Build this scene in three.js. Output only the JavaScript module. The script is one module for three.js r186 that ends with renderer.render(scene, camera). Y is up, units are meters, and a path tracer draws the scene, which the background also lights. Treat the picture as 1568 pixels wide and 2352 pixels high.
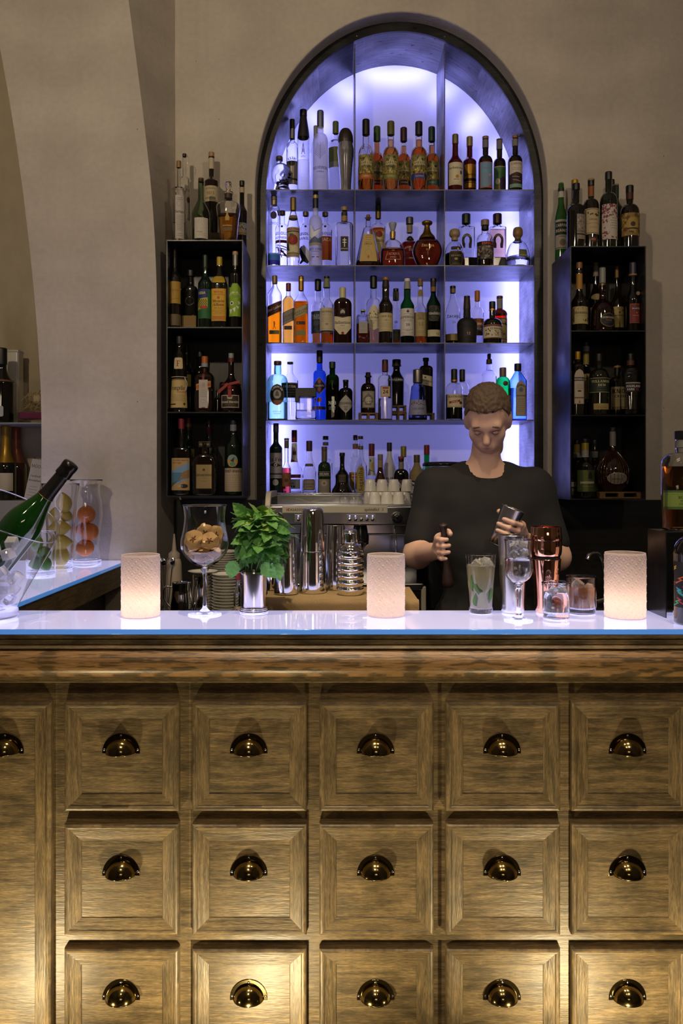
import * as THREE from 'three';
import { RoundedBoxGeometry } from 'three/addons/geometries/RoundedBoxGeometry.js';
import { mergeGeometries } from 'three/addons/utils/BufferGeometryUtils.js';
import { RectAreaLightUniformsLib } from 'three/addons/lights/RectAreaLightUniformsLib.js';
import { ImprovedNoise } from 'three/addons/math/ImprovedNoise.js';

// ---------------------------------------------------------------- camera, light, exposure
const F = 1830, CX = 775, CY = 1100, EYE = 1.536;          // focal length and vanishing point in picture pixels, eye height
const PX = (px, Z) => (px - CX) / F * Z, PY = (py, Z) => EYE - (py - CY) / F * Z;
const scene = new THREE.Scene();
scene.background = new THREE.Color(0x000000);
const camera = new THREE.PerspectiveCamera(2 * Math.atan(1176 / F) * 180 / Math.PI, 1568 / 2352, 0.05, 30);
camera.position.set(0, EYE, 0);
camera.setViewOffset(1568, 2352, 784 - CX, 1176 - CY, 1568, 2352);
const renderer = new THREE.WebGLRenderer({ antialias: true });
renderer.toneMapping = THREE.LinearToneMapping;
renderer.toneMappingExposure = 1.0;
renderer.shadowMap.enabled = true;
RectAreaLightUniformsLib.init();

const TOP = 1.157, SIDE = 1.168, ZF = 4.0, ZW = 3.9, ZB = 4.317;   // bar top, side counter top, niche front, wall face, niche back panel
const ARCH = { cx: PX(918, ZF), a: 0.671, b: 0.835, spring: PY(457, ZF), bottom: PY(1136, ZF) };
const LED = new THREE.Color().setRGB(0.31, 0.315, 1.0), BAR = new THREE.Color().setRGB(0.54, 0.54, 1.0), WARM = new THREE.Color().setRGB(1.0, 0.80, 0.56), UP = new THREE.Color().setRGB(1.0, 0.81, 0.46);
function area(name, color, intensity, w, h, at, to) {
  const l = new THREE.RectAreaLight(color, intensity, w, h);
  l.name = name; l.position.set(...at); l.lookAt(...to); scene.add(l); return l;
}
// LED strips of the light box behind the arched panel
const ledZ = -(ZB + 0.085), LEDI = 46;
for (const s of [-1, 1]) area('led_strip', LED, LEDI, 0.02, ARCH.spring - ARCH.bottom - 0.05, [ARCH.cx + s * (ARCH.a - 0.045), (ARCH.spring + ARCH.bottom) / 2, ledZ], [ARCH.cx + s * (ARCH.a - 0.045), (ARCH.spring + ARCH.bottom) / 2, 0]);
for (let i = 0; i < 10; i++) {
  const t = (i + 0.5) / 10 * Math.PI, t0 = i / 10 * Math.PI, t1 = (i + 1) / 10 * Math.PI, a = ARCH.a - 0.045, b = ARCH.b - 0.045;
  const len = Math.hypot(a * (Math.cos(t1) - Math.cos(t0)), b * (Math.sin(t1) - Math.sin(t0)));
  const x = ARCH.cx + a * Math.cos(t), y = ARCH.spring + b * Math.sin(t);
  const l = area('led_strip', LED, LEDI * 0.8, 0.02, len, [x, y, ledZ], [x, y, 0]);
  l.rotateZ(-Math.atan2(a * (Math.cos(t1) - Math.cos(t0)), b * (Math.sin(t1) - Math.sin(t0))));
}
// glowing bar tops
area('bar_top_light', BAR, 0.5, 3.6, 0.27, [0.2, TOP + 0.0012, -2.155], [0.2, 9, -2.1551]);
area('side_top_light', BAR, 0.5, 0.62, 1.22, [-1.27, SIDE + 0.0012, -2.97], [-1.27, 9, -2.9701]);
// warm room lamps behind and above the camera
const ROOM = [[-1.5, 3.9, 0.9, 21, -0.55], [1.6, 3.9, 0.7, 8.5, 0.55]];
for (const [x, y, z, i, tx] of ROOM) {
  const l = new THREE.SpotLight(WARM, i, 0, 0.56, 0.75, 2); l.name = 'track_spot_beam'; l.position.set(x, y, z); l.target.position.set(tx, 2.95, -3.9); l.castShadow = true; l.shadow.radius = 4; scene.add(l, l.target);
}
// added frontal fill first, then spots and downlights over the bar top
area('wall_lamp_light', WARM, 5, 1.2, 0.5, [0.3, 2.5, 3.6], [0.2, 1.4, -2]);
const FRONT = [[-0.25, 0.35, 13], [1.0, 0.35, 13]];
for (const [x, z, i] of FRONT) {
  const l = new THREE.SpotLight(WARM, i, 0, 0.30, 1, 2); l.name = 'front_spot_beam'; l.position.set(x, 4.15, z); l.target.position.set(x + 0.1, 1.27, -2.1); l.castShadow = true; l.shadow.radius = 2; scene.add(l, l.target);
}
const DOWN = [[-0.22, -1.66, 18], [0.95, -1.66, 11]];
for (const [x, z, i] of DOWN) {
  const l = new THREE.SpotLight(WARM, i, 0, 0.40, 0.7, 2); l.name = 'downlight_beam'; l.position.set(x, 4.22, z); l.target.position.set(x, 1.15, -2.38); l.castShadow = true; l.shadow.radius = 1.6; scene.add(l, l.target);
}
// floor uplights in front of the counter
const UPL = [[-165, 1.67], [551, 1.67], [1500, 1.67]];
for (const [px, Z] of UPL) {
  const l = new THREE.SpotLight(UP, 1.4, 0, 1.25, 0.6, 2);
  l.name = 'floor_uplight_beam'; l.position.set(PX(px, Z), 0.075, -Z); l.target.position.set(PX(px, Z), 0.75, -Z - 0.5);
  l.castShadow = true; l.shadow.radius = 0.8; scene.add(l, l.target);
}

// ---------------------------------------------------------------- helpers
let seed = 7;
const rnd = (a = 1, b) => { seed = (seed * 1664525 + 1013904223) >>> 0; const u = seed / 4294967296; return b === undefined ? u * a : a + u * (b - a); };
const taken = {};
function numbered(n) { taken[n] = (taken[n] ?? -1) + 1; return taken[n] ? n + '_' + String(taken[n]).padStart(3, '0') : n; }
function tag(o, label, category, group, kind) {
  if (label) o.userData.label = label; if (category) o.userData.category = category;
  if (group) o.userData.group = group; if (kind) o.userData.kind = kind; return o;
}
function shade(o) { o.castShadow = o.receiveShadow = true; return o; }
function part(parent, name, geo, m, pos, rot) {
  const o = shade(new THREE.Mesh(geo, m)); o.name = name; if (pos) o.position.set(...pos); if (rot) o.rotation.set(...rot); parent.add(o); return o;
}
function thing(name, label, category, pos = [0, 0, 0], group) {
  const g = new THREE.Group(); g.name = numbered(name); g.position.set(...pos); scene.add(g); return tag(g, label, category, group);
}
function single(name, label, category, geo, m, pos, group) { const o = part(scene, numbered(name), geo, m, pos); return tag(o, label, category, group); }
function struct(name, geo, m, pos) { const o = part(scene, name, geo, m, pos); o.userData.kind = 'structure'; return o; }
const rgb = (r, g, b) => new THREE.Color().setRGB(r, g, b);
const lin = (c) => (c instanceof THREE.Color ? c : new THREE.Color(c));
const std = (color, roughness = 0.6, metalness = 0, extra = {}) => new THREE.MeshStandardMaterial({ color: lin(color), roughness, metalness, ...extra });
const phys = (color, roughness, extra = {}) => new THREE.MeshPhysicalMaterial({ color: lin(color), roughness, ...extra });
const cache = {};
const memo = (k, f) => (cache[k] ??= f());
const plain = (c, r = 0.5, m = 0) => memo('p' + c + r + '_' + m, () => std(c, r, m));
const box = (w, h, d) => new THREE.BoxGeometry(w, h, d);
const rbox = (w, h, d, r = 0.003, s = 2) => new RoundedBoxGeometry(w, h, d, s, r);
const cyl = (r0, r1, h, s = 32) => new THREE.CylinderGeometry(r1, r0, h, s).translate(0, h / 2, 0);
const lathe = (pts, s = 40) => new THREE.LatheGeometry(pts.map(([x, y]) => new THREE.Vector2(x, y)), s);
const V = (x, y, z) => new THREE.Vector3(x, y, z);
const tube = (pts, r, n = 24, s = 8, closed = false) => new THREE.TubeGeometry(new THREE.CatmullRomCurve3(pts.map((p) => V(...p)), closed), n, r, s, closed);
function merge(list) { return mergeGeometries(list.map((g) => { const h = g.index ? g.toNonIndexed() : g; for (const k of Object.keys(h.attributes)) if (!['position', 'normal', 'uv'].includes(k)) h.deleteAttribute(k); return h; })); }
function boxUV(g, along = 'x', off = [0, 0]) {       // uv in metres by the face's main axis, grain along the given axis
  const p = g.attributes.position, n = g.attributes.normal, uv = new Float32Array(p.count * 2);
  for (let i = 0; i < p.count; i++) {
    const ax = Math.abs(n.getX(i)), ay = Math.abs(n.getY(i)), az = Math.abs(n.getZ(i)), x = p.getX(i), y = p.getY(i), z = p.getZ(i);
    let u, v;
    if (az >= ax && az >= ay) [u, v] = [x, y]; else if (ax >= ay) [u, v] = [z, y]; else [u, v] = [x, z];
    if (along === 'y') [u, v] = [v, u];
    uv[i * 2] = u + off[0]; uv[i * 2 + 1] = v + off[1];
  }
  g.setAttribute('uv', new THREE.BufferAttribute(uv, 2)); return g;
}
const noise = new ImprovedNoise();
function fbm(x, y, z = 0, oct = 4) { let s = 0, a = 0.5; for (let i = 0; i < oct; i++) { s += a * noise.noise(x, y, z + i * 7.3); x *= 2.03; y *= 2.03; a *= 0.5; } return s; }
function dataTex(n, f, srgb = true, m = n) {
  const d = new Uint8Array(n * m * 4);
  for (let y = 0; y < m; y++) for (let x = 0; x < n; x++) { const c = f(x / n, y / m), i = (y * n + x) * 4; d[i] = c[0]; d[i + 1] = c[1]; d[i + 2] = c[2]; d[i + 3] = 255; }
  const t = new THREE.DataTexture(d, n, m); t.wrapS = t.wrapT = THREE.MirroredRepeatWrapping; t.magFilter = THREE.LinearFilter; t.minFilter = THREE.LinearFilter;
  if (srgb) t.colorSpace = THREE.SRGBColorSpace; t.needsUpdate = true; return t;
}
const clamp = (x, a = 0, b = 1) => Math.min(b, Math.max(a, x)), mix = (a, b, t) => a + (b - a) * t, sstep = (a, b, x) => { const t = clamp((x - a) / (b - a)); return t * t * (3 - 2 * t); };

// ---------------------------------------------------------------- materials
const woodA = dataTex(1024, (u, v) => {
  const warp = fbm(u * 1.6, v * 2.0, 3) * 0.5, g = fbm(u * 4 + warp, v * 70 + warp * 7, 1, 5), fine = fbm(u * 26, v * 240, 5, 3), patch = fbm(u * 5 + 9, v * 8, 8, 4), dark = sstep(0.04, 0.34, fbm(u * 5.2, v * 26, 14, 5)), pore = sstep(0.22, 0.34, fbm(u * 44, v * 330, 27, 2)), scuff = sstep(0.3, 0.42, fbm(u * 30, v * 90, 41, 3));
  let k = clamp(0.56 + g * 0.5 + fine * 0.55 + patch * 0.5); k *= 1 - 0.34 * dark; k *= 1 - 0.4 * pore; k = clamp(k + 0.18 * scuff);
  return [mix(66, 188, k), mix(58, 162, k), mix(42, 116, k)];
});
const woodBump = dataTex(512, (u, v) => { const k = clamp(0.5 + fbm(u * 8, v * 60, 1, 4) * 0.7 + fbm(u * 24, v * 200, 5, 2) * 0.5) * 255; return [k, k, k]; }, false);
for (const t of [woodA, woodBump]) t.repeat.set(1.9, 1.9);
const wood = std(rgb(0.74, 0.71, 0.69), 0.42, 0, { map: woodA, bumpMap: woodBump, bumpScale: 0.0006 });
const woodDark = std(rgb(0.50, 0.45, 0.36), 0.45, 0, { map: woodA, bumpMap: woodBump, bumpScale: 0.0006 });
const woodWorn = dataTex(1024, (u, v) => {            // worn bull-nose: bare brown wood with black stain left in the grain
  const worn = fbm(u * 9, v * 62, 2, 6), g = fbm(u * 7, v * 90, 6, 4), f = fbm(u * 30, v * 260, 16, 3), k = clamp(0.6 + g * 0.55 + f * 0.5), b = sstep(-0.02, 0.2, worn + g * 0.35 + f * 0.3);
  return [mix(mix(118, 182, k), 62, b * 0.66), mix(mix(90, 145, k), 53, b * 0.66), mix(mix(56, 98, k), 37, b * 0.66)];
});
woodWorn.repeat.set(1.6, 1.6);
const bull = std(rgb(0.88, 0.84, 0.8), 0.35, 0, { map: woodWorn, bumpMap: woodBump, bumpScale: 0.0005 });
const plasterBump = dataTex(512, (u, v) => { const k = clamp(0.5 + fbm(u * 9, v * 9, 2, 3) * 0.35 + fbm(u * 60, v * 60, 4, 3) * 0.55) * 255; return [k, k, k]; }, false);
plasterBump.repeat.set(1.6, 1.6);
const plasterCol = dataTex(512, (u, v) => { const k = 0.9 + fbm(u * 4, v * 4, 6, 4) * 0.12 + fbm(u * 50, v * 50, 9, 2) * 0.05 - 0.5 * sstep(0.46, 0.5, fbm(u * 70, v * 70, 30, 2)); return [clamp(k) * 238, clamp(k) * 229, clamp(k) * 214]; });
plasterCol.repeat.set(0.8, 0.8);
const plaster = std(rgb(0.80, 0.79, 0.77), 0.9, 0, { map: plasterCol, bumpMap: plasterBump, bumpScale: 0.0022 });
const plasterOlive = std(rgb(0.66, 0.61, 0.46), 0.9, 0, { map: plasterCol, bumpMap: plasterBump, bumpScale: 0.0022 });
const steelTex = dataTex(512, (u, v) => { const k = clamp(0.62 + fbm(u * 4, v * 5, 3, 4) * 0.5 + fbm(u * 9, v * 120, 6, 3) * 0.3 - 0.6 * sstep(0.30, 0.42, fbm(u * 30, v * 60, 21, 3))) * 255; return [k, k, k]; });
const steelRough = dataTex(256, (u, v) => { const k = clamp(0.62 + fbm(u * 6, v * 8, 11, 4) * 0.5) * 255; return [k, k, k]; }, false);
const rawSteel = std(rgb(0.34, 0.34, 0.36), 0.6, 0.6, { map: steelTex, roughnessMap: steelRough });
const blackSteel = std(rgb(0.055, 0.055, 0.058), 0.6, 0.35, { map: steelTex, roughnessMap: steelRough });
const darkPanel = std(rgb(0.025, 0.025, 0.026), 0.5, 0.2, { map: steelTex });
const chrome = std(rgb(0.82, 0.82, 0.83), 0.07, 1);
const brushed = std(rgb(0.62, 0.62, 0.63), 0.24, 1);
const copper = std(rgb(0.95, 0.50, 0.34), 0.08, 1);
const brass = std(rgb(0.235, 0.175, 0.068), 0.24, 1, { roughnessMap: steelRough });
const blackGloss = std(rgb(0.012, 0.012, 0.013), 0.18);
const whitePlate = phys(rgb(0.78, 0.76, 0.70), 0.25, { clearcoat: 0.4 });
const GLASS = { transmission: 1, ior: 1.5, specularIntensity: 1 };
const solidGlass = phys(0xffffff, 0.0, { ...GLASS, thickness: 0.004 });
const thinGlass = phys(0xffffff, 0.0, { ...GLASS, thickness: 0 });
const glassTint = (c, d = 0.0025) => memo('gt' + c + d, () => phys(0xffffff, 0.0, { ...GLASS, thickness: 0.004, attenuationColor: lin(c), attenuationDistance: d }));
const frosted = memo('frost', () => phys(rgb(0.93, 0.94, 1), 0.55, { transmission: 0.75, thickness: 0, ior: 1.45 }));
const liquid = (c, d = 0.03) => memo('lq' + c + d, () => phys(0xffffff, 0.0, { transmission: 1, ior: 1.36, thickness: 0.02, attenuationColor: lin(c), attenuationDistance: d }));
const darkGlass = (c) => memo('dg' + c, () => phys(c, 0.06, { clearcoat: 1, clearcoatRoughness: 0.03 }));
// ---------------------------------------------------------------- room
struct('floor', box(5.6, 0.1, 8.4), std(rgb(0.10, 0.085, 0.065), 0.5), [0, -0.05, -0.4]);
struct('ceiling', box(5.6, 0.1, 8.4), plaster, [0, 4.35, -0.4]);
struct('wall_left', box(0.1, 4.4, 8.4), plaster, [-2.75, 2.15, -0.4]);
struct('wall_right', box(0.1, 4.4, 8.4), plaster, [2.75, 2.15, -0.4]);
struct('wall_front', box(5.6, 4.4, 0.1), std(rgb(0.42, 0.36, 0.28), 0.9), [0, 2.15, 3.75]);
struct('wall_alcove', box(2.1, 4.4, 0.1), plasterOlive, [-1.75, 2.15, -4.12]);
struct('wall_rear', box(5.6, 4.4, 0.06), std(rgb(0.3, 0.3, 0.3), 0.9), [0, 2.15, -4.62]);

function archShape(a, b, bottom, hole) {
  const s = hole ? new THREE.Path() : new THREE.Shape();
  s.moveTo(ARCH.cx - a, bottom); s.lineTo(ARCH.cx - a, ARCH.spring);
  for (let i = 1; i <= 48; i++) { const t = Math.PI * (1 - i / 48); s.lineTo(ARCH.cx + a * Math.cos(t), ARCH.spring + b * Math.sin(t)); }
  s.lineTo(ARCH.cx + a, bottom); s.closePath(); return s;
}
{ // bar wall with the arched opening
  const s = new THREE.Shape(); s.moveTo(-0.79, 0); s.lineTo(2.72, 0); s.lineTo(2.72, 4.3); s.lineTo(-0.79, 4.3); s.closePath();
  const wa = 0.724, wb = 0.89; s.holes.push(archShape(wa, wb, ARCH.bottom - 0.04, true));
  const g = new THREE.ExtrudeGeometry(s, { depth: 0.085, bevelEnabled: true, bevelThickness: 0.008, bevelSize: 0.008, bevelSegments: 2, curveSegments: 1 });
  struct('wall_back', boxUV(g), plaster, [0, 0, -ZW - 0.093]);
}
{ // pier that carries the arch on the left: front outline taken from its two curved edges, right flank running back to the upright corner
  const Zp = 3.6;
  const R = [[-305, 262], [-150, 280], [0, 295], [100, 308], [200, 321], [300, 333], [400, 344], [480, 351], [560, 356], [640, 359], [700, 360], [1300, 360], [1935, 360]];
  const L = [[-305, -175], [-150, -80], [0, -25], [110, 0], [220, 20], [340, 39], [450, 54], [560, 67], [680, 79], [780, 87], [880, 93], [960, 95], [1300, 95], [1935, 95]];
  const at = (T, y) => { for (let i = 1; i < T.length; i++) if (y <= T[i][0]) { const k = (y - T[i - 1][0]) / (T[i][0] - T[i - 1][0]); return mix(T[i - 1][1], T[i][1], k); } return T[T.length - 1][1]; };
  const rows = 64, P = [], N = [];
  for (let i = 0; i <= rows; i++) {
    const py = -305 + (1881 + 305) * i / rows, y = clamp(PY(py, Zp), 0, 4.3), xl = PX(at(L, py), Zp), xr = PX(at(R, py), Zp);
    P.push([V(xl, y, -Zp), V(xr, y, -Zp), V(-0.789, y, -ZW - 0.02), V(xl, y, -4.07)]);
  }
  const pos = [], uv = [];
  const quad = (a, b, c, d, ua, ub) => { for (const [p, u] of [[a, ua], [b, ub], [c, ub], [a, ua], [c, ub], [d, ua]]) { pos.push(p.x, p.y, p.z); uv.push(u(p), p.y); } };
  const ux = (p) => p.x, uz = (p) => p.z;
  for (let i = 0; i < rows; i++) {
    const a = P[i], b = P[i + 1];
    quad(b[0], b[1], a[1], a[0], ux, ux); quad(b[1], b[2], a[2], a[1], uz, uz); quad(b[3], b[0], a[0], a[3], uz, uz); quad(b[2], b[3], a[3], a[2], ux, ux);
  }
  const g = new THREE.BufferGeometry(); g.setAttribute('position', new THREE.Float32BufferAttribute(pos, 3)); g.setAttribute('uv', new THREE.Float32BufferAttribute(uv, 2)); g.computeVertexNormals();
  struct('wall_pier', g, plaster);
}
// dark steel splashback under the shelving
struct('trim_1', box(3.5, PY(1148, 3.88), 0.03), darkPanel, [0.96, PY(1148, 3.88) / 2, -3.872]);

// ---------------------------------------------------------------- arched steel shelving with its light panel
const SHELF = [435, 609, 787, 964].map((p) => PY(p, ZF));
{
  const t = thing('arched_shelving', 'arched steel bar shelving glowing violet in the wall niche', 'shelving');
  const ring = (a0, b0, a1, b1, d, z, name, m) => {
    const s = archShape(a1, b1, ARCH.bottom - (a1 - a0)); s.holes.push(archShape(a0, b0, ARCH.bottom, true));
    return part(t, name, boxUV(new THREE.ExtrudeGeometry(s, { depth: d, bevelEnabled: false })), m, [0, 0, z]);
  };
  ring(ARCH.a, ARCH.b, ARCH.a + 0.046, ARCH.b + 0.046, 0.014, -ZF, 'front_frame', blackSteel);
  ring(ARCH.a, ARCH.b, ARCH.a + 0.004, ARCH.b + 0.004, ZB - ZF, -ZB, 'niche_liner', rawSteel);
  ring(ARCH.a, ARCH.b, ARCH.a + 0.02, ARCH.b + 0.02, 0.16, -ZB - 0.16, 'light_box_rim', plain('#a8a8ac', 0.9));
  part(t, 'light_panel', new THREE.ShapeGeometry(archShape(ARCH.a, ARCH.b, ARCH.bottom)), phys(rgb(0.95, 0.95, 1), 1, { transmission: 0.6, thickness: 0, specularIntensity: 0.4, emissive: LED, emissiveIntensity: 0.52 }), [0, 0, -ZB]);
  const back = archShape(ARCH.a + 0.02, ARCH.b + 0.02, ARCH.bottom - 0.02);
  part(t, 'light_box_back', new THREE.ExtrudeGeometry(back, { depth: 0.01, bevelEnabled: false }), plain('#a8a8ac', 0.9), [0, 0, -ZB - 0.172]);
  const d = ZB - ZF - 0.002;
  for (const y of SHELF) part(t, 'shelf', boxUV(box(ARCH.a * 2 - 0.002, 0.0045, d)), rawSteel, [ARCH.cx, y - 0.00225, -ZF - d / 2 - 0.001]);
  for (const px of [815, 1021]) {
    const x = PX(px, ZF), dx = (x - ARCH.cx) / ARCH.a, top = ARCH.spring + ARCH.b * Math.sqrt(1 - dx * dx) - 0.003;
    const lv = [SHELF[3], SHELF[2], SHELF[1], SHELF[0], top];
    for (let i = 0; i < 4; i++) part(t, 'divider', boxUV(box(0.0045, lv[i + 1] - lv[i] - 0.005, d)), rawSteel, [x, (lv[i] + lv[i + 1]) / 2 - 0.0022, -ZF - d / 2 - 0.001]);
  }
  for (const px of [819, 1020]) part(t, 'screw', new THREE.SphereGeometry(0.004, 8, 6), brushed, [PX(px, ZF), ARCH.spring + (ARCH.b + 0.02) * Math.sqrt(1 - ((PX(px, ZF) - ARCH.cx) / ARCH.a) ** 2), -ZF + 0.014]);
}
// ---------------------------------------------------------------- the two black box shelves on the wall
function boxShelf(label, px0, px1, lv, Z) {
  const x0 = PX(px0, Z), x1 = PX(px1, Z), y0 = PY(lv[lv.length - 1], Z), y1 = PY(lv[0], Z), D = ZW - Z - 0.003, t = thing('wall_shelf', label, 'shelf', [(x0 + x1) / 2, y0, -Z]);
  const w = x1 - x0, h = y1 - y0, k = 0.005;
  for (const s of [-1, 1]) part(t, 'side_panel', boxUV(box(k, h, D), 'y'), blackSteel, [s * (w - k) / 2, h / 2, -D / 2]);
  part(t, 'back_panel', boxUV(box(w - 2 * k, h, 0.004), 'y'), blackSteel, [0, h / 2, -D + 0.002]);
  part(t, 'top_panel', boxUV(box(w - 2 * k, k, D - 0.004)), blackSteel, [0, h - k / 2, -D / 2 + 0.002]);
  for (let i = 1; i < lv.length; i++) part(t, 'shelf_board', boxUV(box(w - 2 * k, k, D - 0.004)), blackSteel, [0, PY(lv[i], Z) - y0 + (i === lv.length - 1 ? k / 2 : -k / 2), -D / 2 + 0.002]);
  return lv.map((p, i) => PY(p, Z) + (i === lv.length - 1 ? k : 0));
}
const ZU = 3.59;
const LU = boxShelf('black steel box shelf of liqueurs beside the plaster pier', 382, 558, [551, 751, 946, 1141], ZU);
const RU = boxShelf('black steel box shelf with blue-lit flank, of whiskies and brandies', 1309, 1483, [565, 759, 953, 1148], ZU);

// ---------------------------------------------------------------- bar counter
const bar = thing('bar_counter', 'wooden apothecary-style bar counter with rows of square drawers', 'bar counter', [0, 0, 0]);
{
  const ZD = 2.04, X0 = -1.7, X1 = 1.9, W = X1 - X0, xc = (X0 + X1) / 2;
  let k = 0; const off = () => [rnd(9), rnd(9)];
  const yF = PY(1612, 2.03);
  // carcass behind the fronts
  part(bar, 'carcass', boxUV(box(W, TOP - 0.03, 0.2), 'x', off()), wood, [xc, (TOP - 0.03) / 2, -ZD - 0.1]);
  // top mouldings, a swept profile (z forward, y up)
  const sweep = (pts, m, name) => {
    const s = new THREE.Shape(); pts.forEach(([z, y], i) => (i ? s.lineTo(z, y) : s.moveTo(z, y))); s.closePath();
    const g = new THREE.ExtrudeGeometry(s, { depth: W, bevelEnabled: false, steps: 1 }); g.rotateY(-Math.PI / 2); g.translate(W, 0, 0);
    const p = g.attributes.position, n = g.attributes.normal, uv = new Float32Array(p.count * 2), o = off(); let L = {};
    for (let i = 0; i < p.count; i++) { uv[i * 2] = p.getX(i) + o[0]; uv[i * 2 + 1] = (p.getY(i) * 1.0 - p.getZ(i) * 0.7) + o[1]; }
    g.setAttribute('uv', new THREE.BufferAttribute(uv, 2));
    return part(bar, name, g, m, [X0, 0, -ZD]);
  };
  const Y = (py, Z = 2.01) => PY(py, Z);
  const yA = TOP - 0.0145, yB = Y(1491), yC = Y(1556), yD = Y(1572);
  sweep([[0, yB], [0.034, yB], [0.036, yB + 0.003], [0.033, yB + 0.008], [0.029, yB + 0.010], [0.031, yB + 0.013], [0.031, yB + 0.022], [0.028, yB + 0.0235], [0.028, yB + 0.026], [0.033, yB + 0.0275], [0.033, yA], [0, yA]], wood, 'fascia_moulding');
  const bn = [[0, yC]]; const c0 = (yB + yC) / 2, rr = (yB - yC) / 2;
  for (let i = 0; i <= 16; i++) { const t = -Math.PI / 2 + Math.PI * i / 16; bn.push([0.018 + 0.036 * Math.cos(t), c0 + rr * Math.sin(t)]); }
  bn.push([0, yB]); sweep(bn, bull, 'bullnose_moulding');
  sweep([[0, yD], [0.012, yD], [0.016, yD + 0.003], [0.016, yC - 0.004], [0.02, yC - 0.0035], [0.02, yC], [0, yC]], wood, 'cove_moulding');
  // rails and stiles of the face
  const cols = [[147, 411], [441, 704], [733, 996], [1024, 1287], [1312, 1576], [1601, 1865]], rowsY = [[1612, 1864], [1893, 2148], [2179, 2434]];
  // cup pull
  const cupDome = (() => {
    const g = new THREE.SphereGeometry(1, 28, 20, 0, Math.PI, 0, Math.PI / 2); g.scale(0.0385, 0.036, 0.036); return g;
  })();
  const flange = (() => {
    const s = new THREE.Shape(); s.absellipse(0, 0, 0.047, 0.047, 0, Math.PI, false); s.lineTo(-0.047, -0.004); s.lineTo(-0.038, -0.004); s.lineTo(-0.038, 0);
    s.absellipse(0, 0, 0.037, 0.0345, Math.PI, 0, true); s.lineTo(0.038, -0.004); s.lineTo(0.047, -0.004); s.closePath();
    return new THREE.ExtrudeGeometry(s, { depth: 0.0015, bevelEnabled: true, bevelSize: 0.0006, bevelThickness: 0.0006, bevelSegments: 1, curveSegments: 20 });
  })();
  const lip = tube(Array.from({ length: 13 }, (_, i) => { const t = Math.PI * i / 12; return [0.0385 * Math.cos(t), 0, 0.036 * Math.sin(t)]; }), 0.0013, 24, 6);
    const pullGeo = merge([cupDome, flange, lip]), screwGeo = new THREE.SphereGeometry(0.0032, 8, 6).scale(1, 1, 0.5);
  const pull = (parent, x, y, z) => { part(parent, 'cup_pull', pullGeo, brass, [x, y, z]); for (const [a, b] of [[-0.0425, 0.006], [0.0425, 0.006], [0, 0.041]]) part(parent, 'screw', screwGeo, brushed, [x + a, y + b, z + 0.0025]); };
  // mitred rail: local x along, y across from outer (0) to inner (w), z height
  const prof = [[0, 0], [0, 0.013], [0.0012, 0.0175], [0.004, 0.0205], [0.008, 0.0218], [0.0115, 0.0212], [0.0135, 0.0196], [0.0145, 0.0186], [0.042, 0.0150], [0.0435, 0.0135], [0.0435, 0]];
  function rail(L, name, parent, place, grain) {
    const pos = [], uv = [], idx = [], o = off();
    for (let i = 0; i < prof.length - 1; i++) {
      const [u0, h0] = prof[i], [u1, h1] = prof[i + 1], b = pos.length / 3;
      for (const [u, hh] of [[u0, h0], [u1, h1]]) for (const s of [-1, 1]) { pos.push(s * (L / 2 - u), u, hh); uv.push(s * (L / 2 - u) + o[0], u - hh + o[1]); }
      idx.push(b, b + 1, b + 3, b, b + 3, b + 2);
    }
    const g = new THREE.BufferGeometry(); g.setAttribute('position', new THREE.Float32BufferAttribute(pos, 3)); g.setAttribute('uv', new THREE.Float32BufferAttribute(uv, 2)); g.setIndex(idx); g.computeVertexNormals();
    const q = part(parent, name, g, wood); place(q); return q;
  }
  function front(name, x0, x1, y0, y1, hx, hy) {
    const g = new THREE.Group(); g.name = name; const w = x1 - x0, h = y1 - y0; g.position.set((x0 + x1) / 2, (y0 + y1) / 2, -ZD); bar.add(g);
    rail(w, 'frame_rail', g, (q) => { q.rotation.z = Math.PI; q.position.y = h / 2; });
    rail(w, 'frame_rail', g, (q) => { q.position.y = -h / 2; });
    rail(h, 'frame_stile', g, (q) => { q.rotation.z = -Math.PI / 2; q.position.x = -w / 2; });
    rail(h, 'frame_stile', g, (q) => { q.rotation.z = Math.PI / 2; q.position.x = w / 2; });
    part(g, 'panel', boxUV(box(w - 0.087, h - 0.087, 0.012), 'x', off()), wood, [0, 0, 0.0068]);
    pull(g, hx - (x0 + x1) / 2, hy - (y0 + y1) / 2, 0.013);
  }
  const Zs = 2.022;
  for (const [y0, y1] of rowsY) for (const [x0, x1] of cols) {
    const mid = (y0 + y1) / 2;
    front('drawer', PX(x0, Zs), PX(x1, Zs), PY(y1, Zs), PY(y0, Zs), PX((x0 + x1) / 2 - 2, Zs), PY(y0 + 116, Zs));
  }
  front('cupboard_door', PX(-150, Zs), PX(118, Zs), PY(2434, Zs), PY(1612, Zs), PX(10, Zs), PY(1728, Zs));
  part(bar, 'plinth', boxUV(box(W, 0.09, 0.03), 'x', off()), woodDark, [xc, 0.045, -ZD + 0.015]);
  // glass top over the light box
  const gz0 = -2.005, gz1 = -2.30, D = gz0 - gz1;
  part(bar, 'glowing_top_panel', box(W, 0.003, D - 0.012), phys(rgb(0.8, 0.8, 0.9), 0.08, { emissive: BAR, emissiveIntensity: 0.95, clearcoat: 1, clearcoatRoughness: 0.01 }), [xc, TOP - 0.0015, (gz0 + gz1) / 2]);
  part(bar, 'glass_edge', rbox(W, 0.0125, 0.006, 0.0012), phys(rgb(0.10, 0.30, 0.75), 0.1, { emissive: rgb(0.05, 0.16, 0.5), emissiveIntensity: 0.8, clearcoat: 1 }), [xc, TOP - 0.0062, gz0 - 0.003]);
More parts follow.
